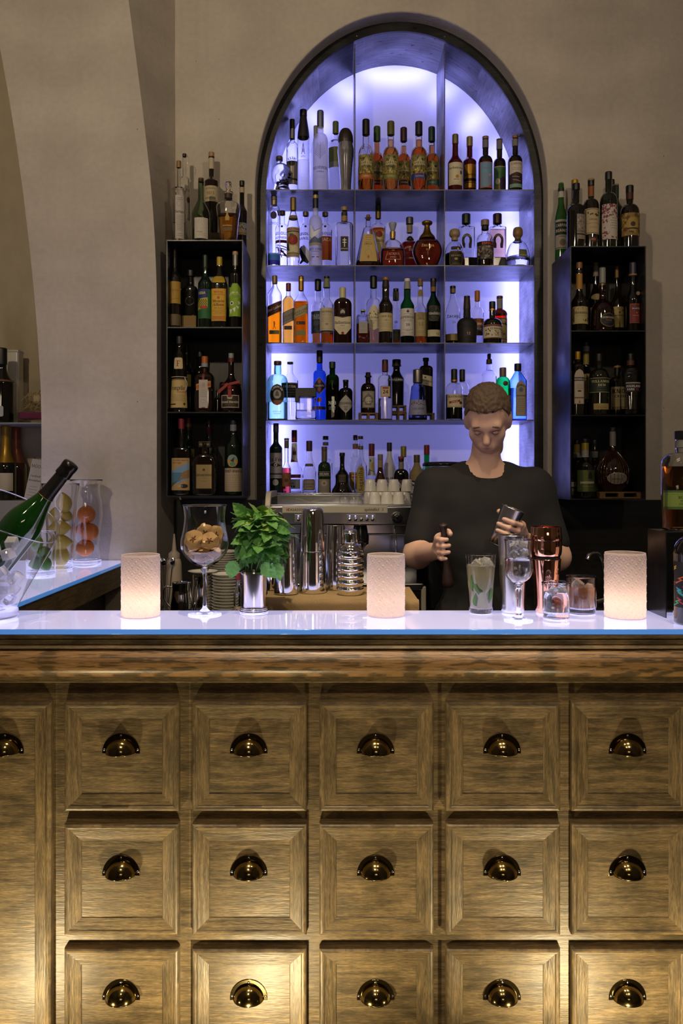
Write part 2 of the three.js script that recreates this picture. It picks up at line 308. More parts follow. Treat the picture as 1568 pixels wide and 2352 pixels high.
  part(bar, 'rear_edge_trim', rbox(W, 0.016, 0.006, 0.002), std(rgb(0.75, 0.62, 0.55), 0.5), [xc, TOP - 0.0085, gz1 + 0.003]);
  part(bar, 'light_box_tray', box(W, 0.012, D - 0.012), plain('#cfcfd6', 0.6), [xc, TOP - 0.0095, (gz0 + gz1) / 2]);
}
{ // side counter running back to the pier
  const t = thing('side_counter', 'side counter with glowing top and blue glass edge running to the pier', 'counter', [-1.27, 0, -2.96]);
  const W = 0.66, x1 = -0.945, D = 1.27, xc = x1 + 1.27 - W / 2;
  part(t, 'glowing_top_panel', box(W - 0.006, 0.003, D), phys(rgb(0.8, 0.8, 0.9), 0.08, { emissive: BAR, emissiveIntensity: 0.95, clearcoat: 1, clearcoatRoughness: 0.01 }), [xc - 0.003, SIDE - 0.0015, 0]);
  part(t, 'glass_edge', rbox(0.006, 0.0125, D, 0.0012), phys(rgb(0.10, 0.34, 0.80), 0.1, { emissive: rgb(0.06, 0.20, 0.55), emissiveIntensity: 0.8, clearcoat: 1 }), [xc + W / 2 - 0.003, SIDE - 0.0062, 0]);
  part(t, 'light_box_tray', box(W - 0.008, 0.01, D), plain('#cfcfd6', 0.6), [xc - 0.004, SIDE - 0.009, 0]);
  part(t, 'wood_apron', boxUV(box(0.022, 0.085, D), 'x', [3, 4]), woodDark, [xc + W / 2 - 0.013, SIDE - 0.057, 0]);
  part(t, 'support_wall', box(W - 0.1, SIDE - 0.014, D - 0.2), darkPanel, [xc - 0.05, (SIDE - 0.014) / 2, -0.09]);
}
// work surfaces behind the bar
const WORK = 0.98;
single('back_counter', 'dark back counter under the arched shelving', 'counter', rbox(3.4, WORK, 0.66, 0.004), blackSteel, [0.93, WORK / 2, -3.525]);
single('service_shelf', 'steel service shelf behind the bar top, under the woven mat', 'shelf', rbox(0.44, 1.176, 0.26, 0.003), brushed, [PX(782, 2.5), 0.588, -2.5]);
single('under_bar_cabinet', 'dark under-bar cabinet behind the counter', 'cabinet', merge([box(0.66, 0.86, 0.34).translate(-0.69, 0.43, -2.49), box(1.1, 0.86, 0.34).translate(0.88, 0.43, -2.49)]), darkPanel, [0, 0, 0]);
// lamps that light the room, out of the frame
ROOM.forEach(([x, y, z, , tx], i) => {
  const t = thing('track_spotlight', i ? 'warm ceiling track spotlight aimed at the far end of the bar' : 'warm ceiling track spotlight aimed at the pier side of the bar', 'lamp', [x, y, z]), d = V(tx, 2.95, -3.9).sub(V(x, y, z)).normalize();
  const h = part(t, 'housing', new THREE.CylinderGeometry(0.075, 0.06, 0.2, 24, 1, true), blackSteel); h.position.copy(d).multiplyScalar(-0.06); h.quaternion.setFromUnitVectors(V(0, 1, 0), d);
  const e = part(t, 'lamp_lens', cyl(0.05, 0.05, 0.006, 24), std(rgb(0.9, 0.85, 0.7), 0.4, 0, { emissive: WARM, emissiveIntensity: 4 })); e.position.copy(d).multiplyScalar(-0.03); e.quaternion.setFromUnitVectors(V(0, 1, 0), d);
  part(t, 'hanger', cyl(0.01, 0.01, 4.3 - y + 0.0, 10), blackSteel, [0, 0.0, 0.1]);
});
{ const t = thing('wall_lamp', 'wide warm wall lamp on the far side of the room', 'lamp', [0.3, 2.5, 3.66]); part(t, 'housing', rbox(1.26, 0.56, 0.06, 0.01), plain('#cfc8bc', 0.6)); part(t, 'lamp_diffuser', box(1.2, 0.5, 0.006), std(rgb(0.85, 0.8, 0.7), 0.6, 0, { emissive: WARM, emissiveIntensity: 1.5 }), [0, 0, -0.034]); }  // invented lamp, put in to lift the front of the counter
FRONT.forEach(([x, z], i) => {
  const t = thing('surface_spotlight', i ? 'black ceiling spotlight aimed at the cocktail end of the bar top' : 'black ceiling spotlight aimed at the mint end of the bar top', 'lamp', [x, 4.15, z]), d = V(x + 0.1, 1.27, -2.1).sub(V(x, 4.15, z)).normalize();
  const h = part(t, 'housing', new THREE.CylinderGeometry(0.06, 0.05, 0.16, 24, 1, true), blackSteel); h.position.copy(d).multiplyScalar(-0.05); h.quaternion.setFromUnitVectors(V(0, 1, 0), d);
  const e = part(t, 'lamp_lens', cyl(0.042, 0.042, 0.006, 24), std(rgb(0.9, 0.85, 0.7), 0.4, 0, { emissive: WARM, emissiveIntensity: 4 })); e.position.copy(d).multiplyScalar(-0.045); e.quaternion.setFromUnitVectors(V(0, 1, 0), d);
  part(t, 'hanger', cyl(0.008, 0.008, 0.15, 10), blackSteel, [0, 0, 0.07]);
});
DOWN.forEach(([x, z], i) => {
  const t = thing('ceiling_downlight', i ? 'round ceiling downlight over the cocktail glasses' : 'round ceiling downlight over the mint', 'lamp', [x, 4.3, z]);
  part(t, 'housing', lathe([[0.04, 0], [0.07, 0], [0.07, -0.012], [0.045, -0.012], [0.045, -0.06], [0.05, -0.06]], 28), blackSteel); part(t, 'lamp_lens', cyl(0.036, 0.036, 0.004, 20), std(rgb(0.9, 0.85, 0.7), 0.4, 0, { emissive: WARM, emissiveIntensity: 4 }), [0, -0.02, 0]);
});
UPL.forEach(([px, Z], i) => {
  const t = thing('floor_uplight', ['round floor uplight before the cupboard door', 'round floor uplight before the second drawer column', 'round floor uplight before the fifth drawer column'][i], 'lamp', [PX(px, Z), 0, -Z]);
  part(t, 'housing', lathe([[0, 0], [0.05, 0], [0.052, 0.03], [0.046, 0.05], [0.04, 0.05], [0.034, 0.03], [0, 0.028]], 24), blackSteel); part(t, 'lamp_lens', cyl(0.03, 0.03, 0.003, 20), std(rgb(0.9, 0.85, 0.7), 0.4, 0, { emissive: UP, emissiveIntensity: 2 }), [0, 0.034, 0]);
});
// ---------------------------------------------------------------- printed labels, packed into a few sheets
const sheets = [];
function newSheet() { const c = document.createElement('canvas'); c.width = c.height = 1536; const s = { c, g: c.getContext('2d'), x: 2, y: 2, row: 0 }; s.tex = new THREE.CanvasTexture(c); s.tex.colorSpace = THREE.SRGBColorSpace; s.tex.magFilter = THREE.LinearFilter; s.mat = new THREE.MeshStandardMaterial({ map: s.tex, roughness: 0.62 }); s.clear = new THREE.MeshStandardMaterial({ map: s.tex, roughness: 0.62, transparent: true }); s.foil = new THREE.MeshStandardMaterial({ map: s.tex, roughness: 0.32, metalness: 0.7 }); sheets.push(s); return s; }
function cell(w, h) {
  w = Math.max(8, Math.round(w)); h = Math.max(8, Math.round(h));
  let s = sheets[sheets.length - 1] ?? newSheet();
  if (s.x + w + 2 > 1536) { s.x = 2; s.y += s.row + 3; s.row = 0; }
  if (s.y + h + 2 > 1536) s = newSheet();
  const r = { s, x: s.x, y: s.y, w, h }; s.x += w + 3; s.row = Math.max(s.row, h); return r;
}
// ops: ['t', text, y, size, colour, font, x, turn] text; ['b', y0, y1, colour, x0, x1] bar; ['c', x, y, r, colour, squash] disc; ['l', n, y0, y1, colour, x0, x1] fine print; ['o', colour, width, inset] border; ['q', colour, points] polygon; ['g', colour, points, width] stroke; ['a', text, y, size, colour, bend] arched text
function paint(r, bg, ops) {
  const g = r.s.g, { x: X, y: Y, w, h } = r, f = (k) => ({ s: 'bold ', S: 'bold ', n: '' }[k] ?? 'bold ');
  g.save(); g.beginPath(); g.rect(X, Y, w, h); g.clip(); if (bg) { g.fillStyle = bg; g.fillRect(X - 2, Y - 2, w + 4, h + 4); } g.textAlign = 'center'; g.textBaseline = 'middle';
  for (const o of ops ?? []) {
    if (o[0] === 't') {
      const [, text, y, size, col, font = 's', x = 0.5, turn = 0] = o; const px = size * h; g.fillStyle = col; g.font = (font[0] === 'n' ? '' : 'bold ') + px + 'px ' + (font.includes('a') ? 'sans-serif' : 'serif');
      g.save(); g.translate(X + x * w, Y + y * h); g.rotate(turn); const room = (Math.abs(turn) > 1 ? h : w) * 0.94, tw = g.measureText(text).width; if (tw > room) g.scale(room / tw, 1); g.fillText(text, 0, 0); g.restore();
    } else if (o[0] === 'a') {
      const [, text, y, size, col, bend] = o; const px = size * h; g.fillStyle = col; g.font = 'bold ' + px + 'px sans-serif'; const R = bend * w, n = text.length, step = Math.min(px * 0.62 / Math.abs(R), 2.6 / n);
      for (let i = 0; i < n; i++) { const t = (i - (n - 1) / 2) * step; g.save(); g.translate(X + w / 2 + Math.sin(t) * Math.abs(R), Y + y * h + R * (1 - Math.cos(t))); g.rotate(Math.sign(R) * t); g.fillText(text[i], 0, 0); g.restore(); }
    } else if (o[0] === 'b') { const [, y0, y1, col, x0 = 0, x1 = 1] = o; g.fillStyle = col; g.fillRect(X + x0 * w, Y + y0 * h, (x1 - x0) * w, (y1 - y0) * h); }
    else if (o[0] === 'c') { const [, x, y, rr, col, sq = 1] = o; g.fillStyle = col; g.beginPath(); g.ellipse(X + x * w, Y + y * h, rr * w, rr * w * sq, 0, 0, 7); g.fill(); }
    else if (o[0] === 'l') { const [, n, y0, y1, col, x0 = 0.15, x1 = 0.85] = o; g.fillStyle = col; for (let i = 0; i < n; i++) { const yy = mix(y0, y1, n > 1 ? i / (n - 1) : 0), ind = rnd(0, 0.12); let xx = x0 + ind; while (xx < x1 - ind) { const d = rnd(0.03, 0.1); g.fillRect(X + xx * w, Y + yy * h, Math.min(d, x1 - ind - xx) * w, Math.max(1.2, h * 0.010)); xx += d + 0.025; } } }
    else if (o[0] === 'o') { const [, col, wd = 0.03, ins = 0.04] = o; g.strokeStyle = col; g.lineWidth = wd * w; g.strokeRect(X + ins * w, Y + ins * w, w - 2 * ins * w, h - 2 * ins * w); }
    else if (o[0] === 'q' || o[0] === 'g') { g.beginPath(); o[2].forEach(([a, b], i) => (i ? g.lineTo(X + a * w, Y + b * h) : g.moveTo(X + a * w, Y + b * h))); if (o[0] === 'q') { g.fillStyle = o[1]; g.closePath(); g.fill(); } else { g.strokeStyle = o[1]; g.lineWidth = (o[3] ?? 0.02) * w; g.stroke(); } }
    else if (o[0] === 'e') { const [, x, y, rx, ry, col, wd] = o; g.strokeStyle = col; g.lineWidth = wd * w; g.beginPath(); g.ellipse(X + x * w, Y + y * h, rx * w, ry * h, 0, 0, 7); g.stroke(); }
    else if (o[0] === 'x') { const [, y0, y1, x0, x1] = o; g.clearRect(X + x0 * w, Y + y0 * h, (x1 - x0) * w, (y1 - y0) * h); }
    else if (o[0] === 'n') { const [, n, cols, size = 0.04, y0 = 0, y1 = 1] = o; for (let i = 0; i < n; i++) { g.fillStyle = cols[i % cols.length]; g.beginPath(); g.ellipse(X + rnd() * w, Y + mix(y0, y1, rnd()) * h, size * w * rnd(0.4, 1.3), size * w * rnd(0.4, 1.3), rnd(3), 0, 7); g.fill(); } }
  }
  g.restore();
}
const OUTLINE = { rect: () => 1, oval: (v) => Math.sqrt(Math.max(0, 1 - v * v)), diamond: (v) => Math.max(0.01, 1 - Math.abs(v)), arch: (v) => (v > 0.45 ? Math.sqrt(Math.max(0, 1 - ((v - 0.45) / 0.55) ** 2)) : 1), trap: (v) => 0.78 - 0.22 * v, pent: (v) => (v > 0 ? 1 - 0.55 * v : 1), egg: (v) => Math.sqrt(Math.max(0, 1 - v * v)) * (1 - 0.1 * v), shield: (v) => (v < -0.3 ? 1 - 0.62 * (-0.3 - v) / 0.7 : 1), oct: (v) => (Math.abs(v) > 0.8 ? 1 - (Math.abs(v) - 0.8) * 0.9 : 1) };
// flat print (badges, cards)
function decal(parent, name, w, h, bg, ops, pos, rot, res = 2400) {
  const r = cell(w * res, h * res); paint(r, bg, ops); const g = new THREE.PlaneGeometry(w, h), uv = g.attributes.uv;
  for (let i = 0; i < 4; i++) uv.setXY(i, (r.x + uv.getX(i) * r.w) / 1536, 1 - (r.y + (1 - uv.getY(i)) * r.h) / 1536);
  return part(parent, name, g, r.s.mat, pos, rot);
}
// ---------------------------------------------------------------- lofted bodies: rings of radius r at height y, cross-section from round (2) to square (5)
function ringPoint(t, r, n, dep) { const c = Math.cos(t), s = Math.sin(t), k = 2 / n; return [Math.sign(c) * Math.abs(c) ** k * r, Math.sign(s) * Math.abs(s) ** k * r * dep]; }
function loft(pts, o = {}) {
  const { sq = 2, dep = 1, rb = 1, rn = 0, seg = sq > 2.2 ? 44 : 30 } = o, pos = [], idx = [], uv = [];
  pts.forEach(([r, y, kk], i) => {
    const k = kk ?? (sq > 2 || dep !== 1 ? clamp((rb - r) / Math.max(1e-5, rb - rn)) : 0), n = mix(sq, 2, k), d = mix(dep, 1, k);
    for (let j = 0; j <= seg; j++) { const [x, z] = ringPoint(j / seg * Math.PI * 2, Math.max(r, 1e-5), n, d); pos.push(x, y, z); uv.push(j / seg, y); }
  });
  for (let i = 0; i < pts.length - 1; i++) for (let j = 0; j < seg; j++) { const a = i * (seg + 1) + j, b = a + seg + 1; idx.push(a, b, a + 1, b, b + 1, a + 1); }
  const g = new THREE.BufferGeometry(); g.setAttribute('position', new THREE.Float32BufferAttribute(pos, 3)); g.setAttribute('uv', new THREE.Float32BufferAttribute(uv, 2)); g.setIndex(idx); g.computeVertexNormals();
  const n = g.attributes.normal; for (let i = 0; i < pts.length; i++) { const a = i * (seg + 1), b = a + seg, v = [0, 1, 2].map((c) => n.getComponent(a, c) + n.getComponent(b, c)), l = Math.hypot(...v) || 1; for (const q of [a, b]) n.setXYZ(q, v[0] / l, v[1] / l, v[2] / l); }
  return g;
}
const smooth = (pts, n = 5) => { const c = new THREE.CatmullRomCurve3(pts.map(([r, y]) => V(r, y, 0)), false, 'centripetal'); return c.getPoints((pts.length - 1) * n).map((p) => [Math.max(p.x, 1e-4), p.y]); };
// outline of a bottle, fractions of height: sh where the shoulder starts, ns where the neck starts, nk neck radius / body radius
function outline(o, h, r) {
  const { sh = 0.6, ns = 0.72, nk = 0.33, kind = 'round', base = 1 } = o, nr = nk * r, p = [[0, 0], [r * base * 0.84, 0], [r * base * 0.96, h * 0.006], [r * base, h * 0.025]];
  if (o.body) for (const [y, k] of smooth(o.body.map(([y, k]) => [k, y]), 4).map(([k, y]) => [y, k])) p.push([r * k, h * y]);
  else p.push([mix(r * base, r, 0.5), h * sh * 0.5]);
  const top = o.body ? p[p.length - 1][0] : r, y0 = o.body ? p[p.length - 1][1] : h * sh;
  for (let i = 0; i <= 9; i++) {
    const t = i / 9; let x, y;
    if (kind === 'round') { const a = t * Math.PI / 2; x = nr + (top - nr) * Math.cos(a); y = y0 + (h * ns - y0) * Math.sin(a); }
    else if (kind === 'flat') { const a = t * Math.PI / 2, q = 0.42; x = nr + (top - nr) * Math.cos(a) ** q; y = y0 + (h * ns - y0) * Math.sin(a) ** 1; }
    else if (kind === 'cone') { x = mix(top, nr, t); y = mix(y0, h * ns, t); }
    else { x = nr + (top - nr) * (0.5 + 0.5 * Math.cos(Math.PI * t ** 0.9)); y = mix(y0, h * ns, t); }
    p.push([x, y]);
  }
  const bul = o.bulge ?? 0, ne = o.ne ?? nk; const m = 5;
  for (let i = 1; i <= m; i++) { const t = i / m; p.push([r * mix(nk, ne, t) * (1 + bul * Math.sin(Math.PI * Math.min(1, t * 1.1))), h * mix(ns, 0.985, t)]); }
  return p;
}
function radiusAt(pts, y) { for (let i = pts.length - 1; i > 0; i--) if (y >= pts[i - 1][1] && y <= pts[i][1] && pts[i][1] > pts[i - 1][1]) return mix(pts[i - 1][0], pts[i][0], (y - pts[i - 1][1]) / (pts[i][1] - pts[i - 1][1])); return pts[pts.length - 1][0]; }
function patch(parent, name, L, o, out, h, r, nr) {
  const y0 = L.y[0] * h, y1 = L.y[1] * h, f = L.f ?? 0.92, sq = o.sq ?? 2, dep = o.dep ?? 1, nu = 14, nv = L.s && L.s !== 'rect' ? 18 : 6, wide = (sq > 2.2 ? 2 * f : 2 * Math.asin(Math.min(1, f))) * r;
  const c = cell(wide * (L.res ?? 2200), (y1 - y0) * (L.res ?? 2200)); paint(c, L.bg, L.d); const pos = [], uv = [], idx = [], fn = OUTLINE[L.s ?? 'rect'];
  for (let j = 0; j <= nv; j++) for (let i = 0; i <= nu; i++) {
    const v = j / nv * 2 - 1, k = fn(v), u = (i / nu * 2 - 1) * k + (L.dx ?? 0) * 0; const y = mix(y0, y1, j / nv) + (L.sl ?? 0) * h * u;
    const rr = radiusAt(out, clamp(y, 0, h)) + 0.0007, kk = sq > 2 || dep !== 1 ? clamp((r - rr) / Math.max(1e-5, r - nr)) : 0, n = mix(sq, 2, kk), d = mix(dep, 1, kk); let x, z; const th0 = (L.dx ?? 0);
    if (sq > 2.2) { const s = clamp(u * f + th0, -0.999, 0.999); x = s * rr; z = (1 - Math.abs(s) ** n) ** (1 / n) * (rr * d + 0.0004); } else { const t = u * Math.asin(Math.min(1, f)) + th0; x = rr * Math.sin(t); z = rr * d * Math.cos(t) + (d < 1 ? 0.0004 : 0); }
    pos.push(x, y, z); uv.push((c.x + 0.5 + (u * 0.5 + 0.5) * (c.w - 1)) / 1536, 1 - (c.y + 0.5 + (1 - j / nv) * (c.h - 1)) / 1536);
  }
  for (let j = 0; j < nv; j++) for (let i = 0; i < nu; i++) { const a = j * (nu + 1) + i, b = a + nu + 1; idx.push(a, a + 1, b, b, a + 1, b + 1); }
  const g = new THREE.BufferGeometry(); g.setAttribute('position', new THREE.Float32BufferAttribute(pos, 3)); g.setAttribute('uv', new THREE.Float32BufferAttribute(uv, 2)); g.setIndex(idx); g.computeVertexNormals();
  return part(parent, name, g, !L.bg ? c.s.clear : L.foil ? c.s.foil : c.s.mat);
}
function glassOf(k) {
  if (k === 'clear') return solidGlass; if (k === 'frost') return frosted;
  if (k[0] === '~') return glassTint(k.slice(1)); return darkGlass(k);
}
// one bottle: px centre, top pixel, width in pixels, Z depth, y surface it stands on
function bottle(name, label, o) {
  const sc = o.z / F, h = PY(o.top, o.z) - o.y, r = o.w / 2 * sc, g = thing(name, label, o.cat ?? 'bottle', [PX(o.px, o.z), o.y + 0.0004, -o.z], o.group);
  if (o.rot) g.rotation.y = o.rot;
  const out = o.pts ? smooth(o.pts.map(([k, y]) => [k * r, y * h]), 4) : outline(o, h, r); if (o.pts) out.unshift([0, 0]);
  const nr = Math.min(...out.slice(Math.floor(out.length / 2)).map((p) => p[0])), lo = { sq: o.sq, dep: o.dep, rb: Math.max(...out.map((p) => p[0])), rn: nr, seg: o.seg };
  const see = o.g === 'clear' || o.g[0] === '~', wall = Math.min(0.0024, nr * 0.3);
  const topR = out[out.length - 1][0], hh = out[out.length - 1][1];
  if (see) {
    const inner = out.filter((p) => p[1] > 0.006).map(([x, y]) => [Math.max(x - wall, 0.001), y]); const i0 = [Math.max(inner[0][0] - 0.004, 0.001), 0.0065];
    part(g, 'glass_body', loft([...out, ...inner.slice().reverse(), i0, [0, 0.0065]], lo), glassOf(o.g));
    if (o.liq) {
      const [c, lev, d] = o.liq, ins = inner.filter((p) => p[1] < lev * h).map(([x, y]) => [Math.max(x - 0.0004, 0.0008), y]), rl = radiusAt(out, lev * h) - wall - 0.0004;
      part(g, 'liquid', loft([[0, 0.0072], [Math.max(i0[0] - 0.0006, 0.0006), 0.0072], ...ins, [rl, lev * h], [0, lev * h]], { ...lo, rb: lo.rb - wall, rn: Math.max(nr - wall, 0.001) }), liquid(c, d ?? 0.03));
    }
  } else part(g, 'glass_body', loft([...out, [0, hh]], lo), o.m ?? glassOf(o.g));
  if (o.cap) {
    const [from, col, k = 1.12, met = 0, rough = 0.4] = o.cap, y0 = from * h, R = Math.max(radiusAt(out, Math.min(y0 + 0.004, hh)), topR) * k, H = h - y0, m = plain(col, rough, met);
    const stop = o.stopper;
    if (stop) part(g, 'stopper', lathe(smooth(stop.map(([a, b]) => [a * R, b * H]), 4), 24), stop.m ?? m, [0, y0, 0]);
    else part(g, 'cap', lathe([[R * 0.9, 0], [R, H * 0.02], [R, H * 0.93], [R * 0.93, H], [0, H]], 20), m, [0, y0, 0]);
  }
  for (const [a, b, col, k = 1.04, met = 0, nm = 'neck_band'] of o.bands ?? []) {
    const ys = Array.from({ length: 5 }, (_, i) => mix(a, b, i / 4) * h); part(g, nm, loft(ys.map((y) => [radiusAt(out, Math.min(y, hh)) * k + 0.0004, y]), { ...lo, rb: lo.rb * k, rn: lo.rn * k }), plain(col, met ? 0.35 : 0.55, met));
  }
  (o.lab ?? []).forEach((L) => patch(g, L.name ?? (L.bg ? 'paper_label' : 'printed_mark'), L, o, out, h, r, nr));
  if (o.extra) o.extra(g, h, r, out);
  return g;
}
// ---------------------------------------------------------------- shapes from distance fields
function surfaceNet(sdf, lo, hi, cell) {     // naive surface nets over a distance field
  const n = [0, 1, 2].map((i) => Math.ceil((hi[i] - lo[i]) / cell) + 1), S = (x, y, z) => x + n[0] * (y + n[1] * z), D = new Float32Array(n[0] * n[1] * n[2]);
  for (let z = 0; z < n[2]; z++) for (let y = 0; y < n[1]; y++) for (let x = 0; x < n[0]; x++) D[S(x, y, z)] = sdf(lo[0] + x * cell, lo[1] + y * cell, lo[2] + z * cell);
  const id = new Int32Array(D.length).fill(-1), pos = [], nor = [], idx = [];
  for (let z = 0; z < n[2] - 1; z++) for (let y = 0; y < n[1] - 1; y++) for (let x = 0; x < n[0] - 1; x++) {
    let m = 0, c = 0, px = 0, py = 0, pz = 0; const v = [];
    for (let k = 0; k < 8; k++) { v[k] = D[S(x + (k & 1), y + (k >> 1 & 1), z + (k >> 2))]; if (v[k] < 0) m++; }
    if (m === 0 || m === 8) continue;
    for (let a = 0; a < 8; a++) for (const b of [a ^ 1, a ^ 2, a ^ 4]) if (b > a && (v[a] < 0) !== (v[b] < 0)) { const t = v[a] / (v[a] - v[b]); px += mix(a & 1, b & 1, t); py += mix(a >> 1 & 1, b >> 1 & 1, t); pz += mix(a >> 2, b >> 2, t); c++; }
    const X = lo[0] + (x + px / c) * cell, Y = lo[1] + (y + py / c) * cell, Z = lo[2] + (z + pz / c) * cell, e = cell * 0.6, g = V(sdf(X + e, Y, Z) - sdf(X - e, Y, Z), sdf(X, Y + e, Z) - sdf(X, Y - e, Z), sdf(X, Y, Z + e) - sdf(X, Y, Z - e)).normalize();
    id[S(x, y, z)] = pos.length / 3; pos.push(X, Y, Z); nor.push(g.x, g.y, g.z);
  }
  for (let z = 1; z < n[2] - 1; z++) for (let y = 1; y < n[1] - 1; y++) for (let x = 1; x < n[0] - 1; x++) {
    const a = D[S(x, y, z)] < 0;
    [[1, 0, 0, [0, -1, 0], [0, 0, -1]], [0, 1, 0, [0, 0, -1], [-1, 0, 0]], [0, 0, 1, [-1, 0, 0], [0, -1, 0]]].forEach(([dx, dy, dz, u, w]) => {
      const b = D[S(x + dx, y + dy, z + dz)] < 0; if (a === b) return;
      const q = [id[S(x, y, z)], id[S(x + u[0], y + u[1], z + u[2])], id[S(x + u[0] + w[0], y + u[1] + w[1], z + u[2] + w[2])], id[S(x + w[0], y + w[1], z + w[2])]]; if (q.some((k) => k < 0)) return;
      if (a) idx.push(q[0], q[1], q[2], q[0], q[2], q[3]); else idx.push(q[0], q[2], q[1], q[0], q[3], q[2]);
    });
  }
  const g = new THREE.BufferGeometry(); g.setAttribute('position', new THREE.Float32BufferAttribute(pos, 3)); g.setAttribute('normal', new THREE.Float32BufferAttribute(nor, 3)); g.setIndex(idx); return g;
}
const smin = (a, b, k) => { const h = Math.max(k - Math.abs(a - b), 0) / k; return Math.min(a, b) - h * h * k * 0.25; };
function capsule(px, py, pz, a, b, ra, rb) { const dx = b[0] - a[0], dy = b[1] - a[1], dz = b[2] - a[2], t = clamp(((px - a[0]) * dx + (py - a[1]) * dy + (pz - a[2]) * dz) / (dx * dx + dy * dy + dz * dz)); return Math.hypot(px - a[0] - dx * t, py - a[1] - dy * t, pz - a[2] - dz * t) - mix(ra, rb, t); }
const ell = (x, y, z, c, r) => { const k = Math.hypot((x - c[0]) / r[0], (y - c[1]) / r[1], (z - c[2]) / r[2]); return (k - 1) * Math.min(...r); };
const field = (parts, k) => (x, y, z) => { let d = 9; for (const p of parts) d = smin(d, p.length === 2 ? ell(x, y, z, p[0], p[1]) : capsule(x, y, z, p[0], p[1], p[2], p[3]), k); return d; };
// ---------------------------------------------------------------- bottles; sizes are read off enlarged views of the photograph: tr = [left, top, scale] of the view, values above 1.5 are measured in it
const TR = { A: [600, 240, 6.817], B: [810, 240, 7.127], C: [1010, 280, 6.817], D: [600, 430, 6.817], E: [800, 430, 6.817], G: [1010, 460, 6.817], H: [600, 610, 6.817], I: [800, 610, 6.817], J: [1010, 630, 6.817], K: [600, 790, 6.817], L: [800, 790, 6.817], M: [1010, 790, 6.817], N: [600, 960, 6.817], O: [800, 960, 6.817], P: [370, 340, 6.533], Q: [370, 550, 6.533], R: [370, 750, 6.533], S: [370, 930, 6.533], T: [1240, 380, 6.03], U: [1250, 570, 6.272], W: [1250, 760, 6.272], X: [1250, 950, 4.931], Y: [0, 780, 5.6] };
const FR = 4.07, BK = 4.205;
function put(v, y, z, name, label, o) {
  const [ox, oy, s] = TR[v], q = { ...o, px: ox + o.px / s, top: oy + o.top / s, w: o.w / s, z: o.z ?? z, y: o.y ?? y };
  if (o.on) q.y = o.on;
  const h = PY(q.top, q.z) - q.y, r = q.w / 2 * q.z / F, fy = (p, Z) => (p > 1.5 ? (PY(oy + p / s, Z) - q.y) / h : p), zf = q.z - r * (o.dep ?? 1) * 0.95;
  for (const k of ['sh', 'ns']) if (q[k] !== undefined) q[k] = fy(q[k], q.z);
  if (q.pts) q.pts = q.pts.map(([k, p]) => [k, fy(p, q.z)]).sort((a, b) => a[1] - b[1]);
  if (q.cap) q.cap = [fy(q.cap[0], q.z), ...q.cap.slice(1)];
  if (q.liq) q.liq = [q.liq[0], clamp(fy(q.liq[1], q.z), 0.06, 0.97), q.liq[2]];
  if (q.bands) q.bands = q.bands.map(([a, b, ...c]) => { const m = [fy(a, q.z), fy(b, q.z)].map((x) => clamp(x, 0.01, 0.995)); return [Math.min(...m), Math.max(...m), ...c]; });
  if (q.lab) q.lab = q.lab.map((l) => { const m = l.y.map((p) => clamp(fy(p, zf), 0.012, 0.99)); return { ...l, y: [Math.min(...m), Math.max(...m)] }; });
  return bottle(name, label, q);
}
const CRE = '#d9cfae', INK = '#241f1a', TX = (s, y, z, c = INK, f, x, t) => ['t', s, y, z, c, f, x, t];
const CORK = [[0, 0], [0.8, 0], [1, 0.3], [1, 0.75], [0.85, 1], [0, 1]], BALL = [[0.001, 0], [0.62, 0.02], [0.66, 0.26], [1.0, 0.42], [1.05, 0.68], [0.8, 0.92], [0.001, 1]];

// --- niche, top shelf
const S1 = SHELF[0], S2 = SHELF[1], S3 = SHELF[2], S4 = SHELF[3], S5 = ARCH.bottom;
const gA = 'vodka bottles on the top shelf';
put('A', S1, FR, 'vodka_bottle', 'clear vodka bottle with black cap, silver lower label and dark round badge', { z: 4.125, px: 484, top: 240, w: 186, sh: 700, ns: 590, nk: 0.4, g: 'clear', cap: [385, '#141416', 1.1], bands: [[545, 390, '#8d8a8c', 1.05, 0.8]], lab: [{ y: [1250, 880], f: 0.9, bg: '#8c8482', d: [['b', 0, 0.06, '#5c5550'], ['c', 0.5, 0.1, 0.22, '#2e2b2c'], ['b', 0.74, 0.82, '#3a2f22'], ['c', 0.5, 0.55, 0.08, '#7d6330']], foil: 1 }, { y: [870, 750], f: 0.8, bg: null, d: [['a', 'BELUGA', 0.75, 0.5, '#17171c', 0.6]] }], group: gA });
put('A', S1, 4.15, 'vodka_bottle', 'slim clear vodka flask with black conical neck and frosted lower half', { px: 658, top: 90, w: 184, g: 'clear', pts: [[0.9, 0.0], [1, 0.03], [1, 0.3], [1, 560], [0.97, 480], [0.75, 330], [0.55, 200], [0.55, 150]], cap: [190, '#1b1a22', 1.12], bands: [[195, 530, '#1d1c28', 1.02]], lab: [{ y: [1330, 860], f: 0.98, bg: null, d: [['b', 0, 1, 'rgba(226,230,255,0.4)'], ['b', 0, 0.02, 'rgba(240,240,255,0.8)'], ['l', 3, 0.55, 0.75, '#9a9cc0']] }, { y: [840, 600], f: 0.75, bg: null, d: [['g', '#3a3a55', [[0.35, 0.75], [0.5, 0.05], [0.65, 0.75]], 0.05], ['q', '#a03040', [[0.47, 0.4], [0.53, 0.4], [0.55, 0.62], [0.45, 0.62]]], TX('elit', 0.88, 0.2, '#33334a', 'na')] }], group: gA });
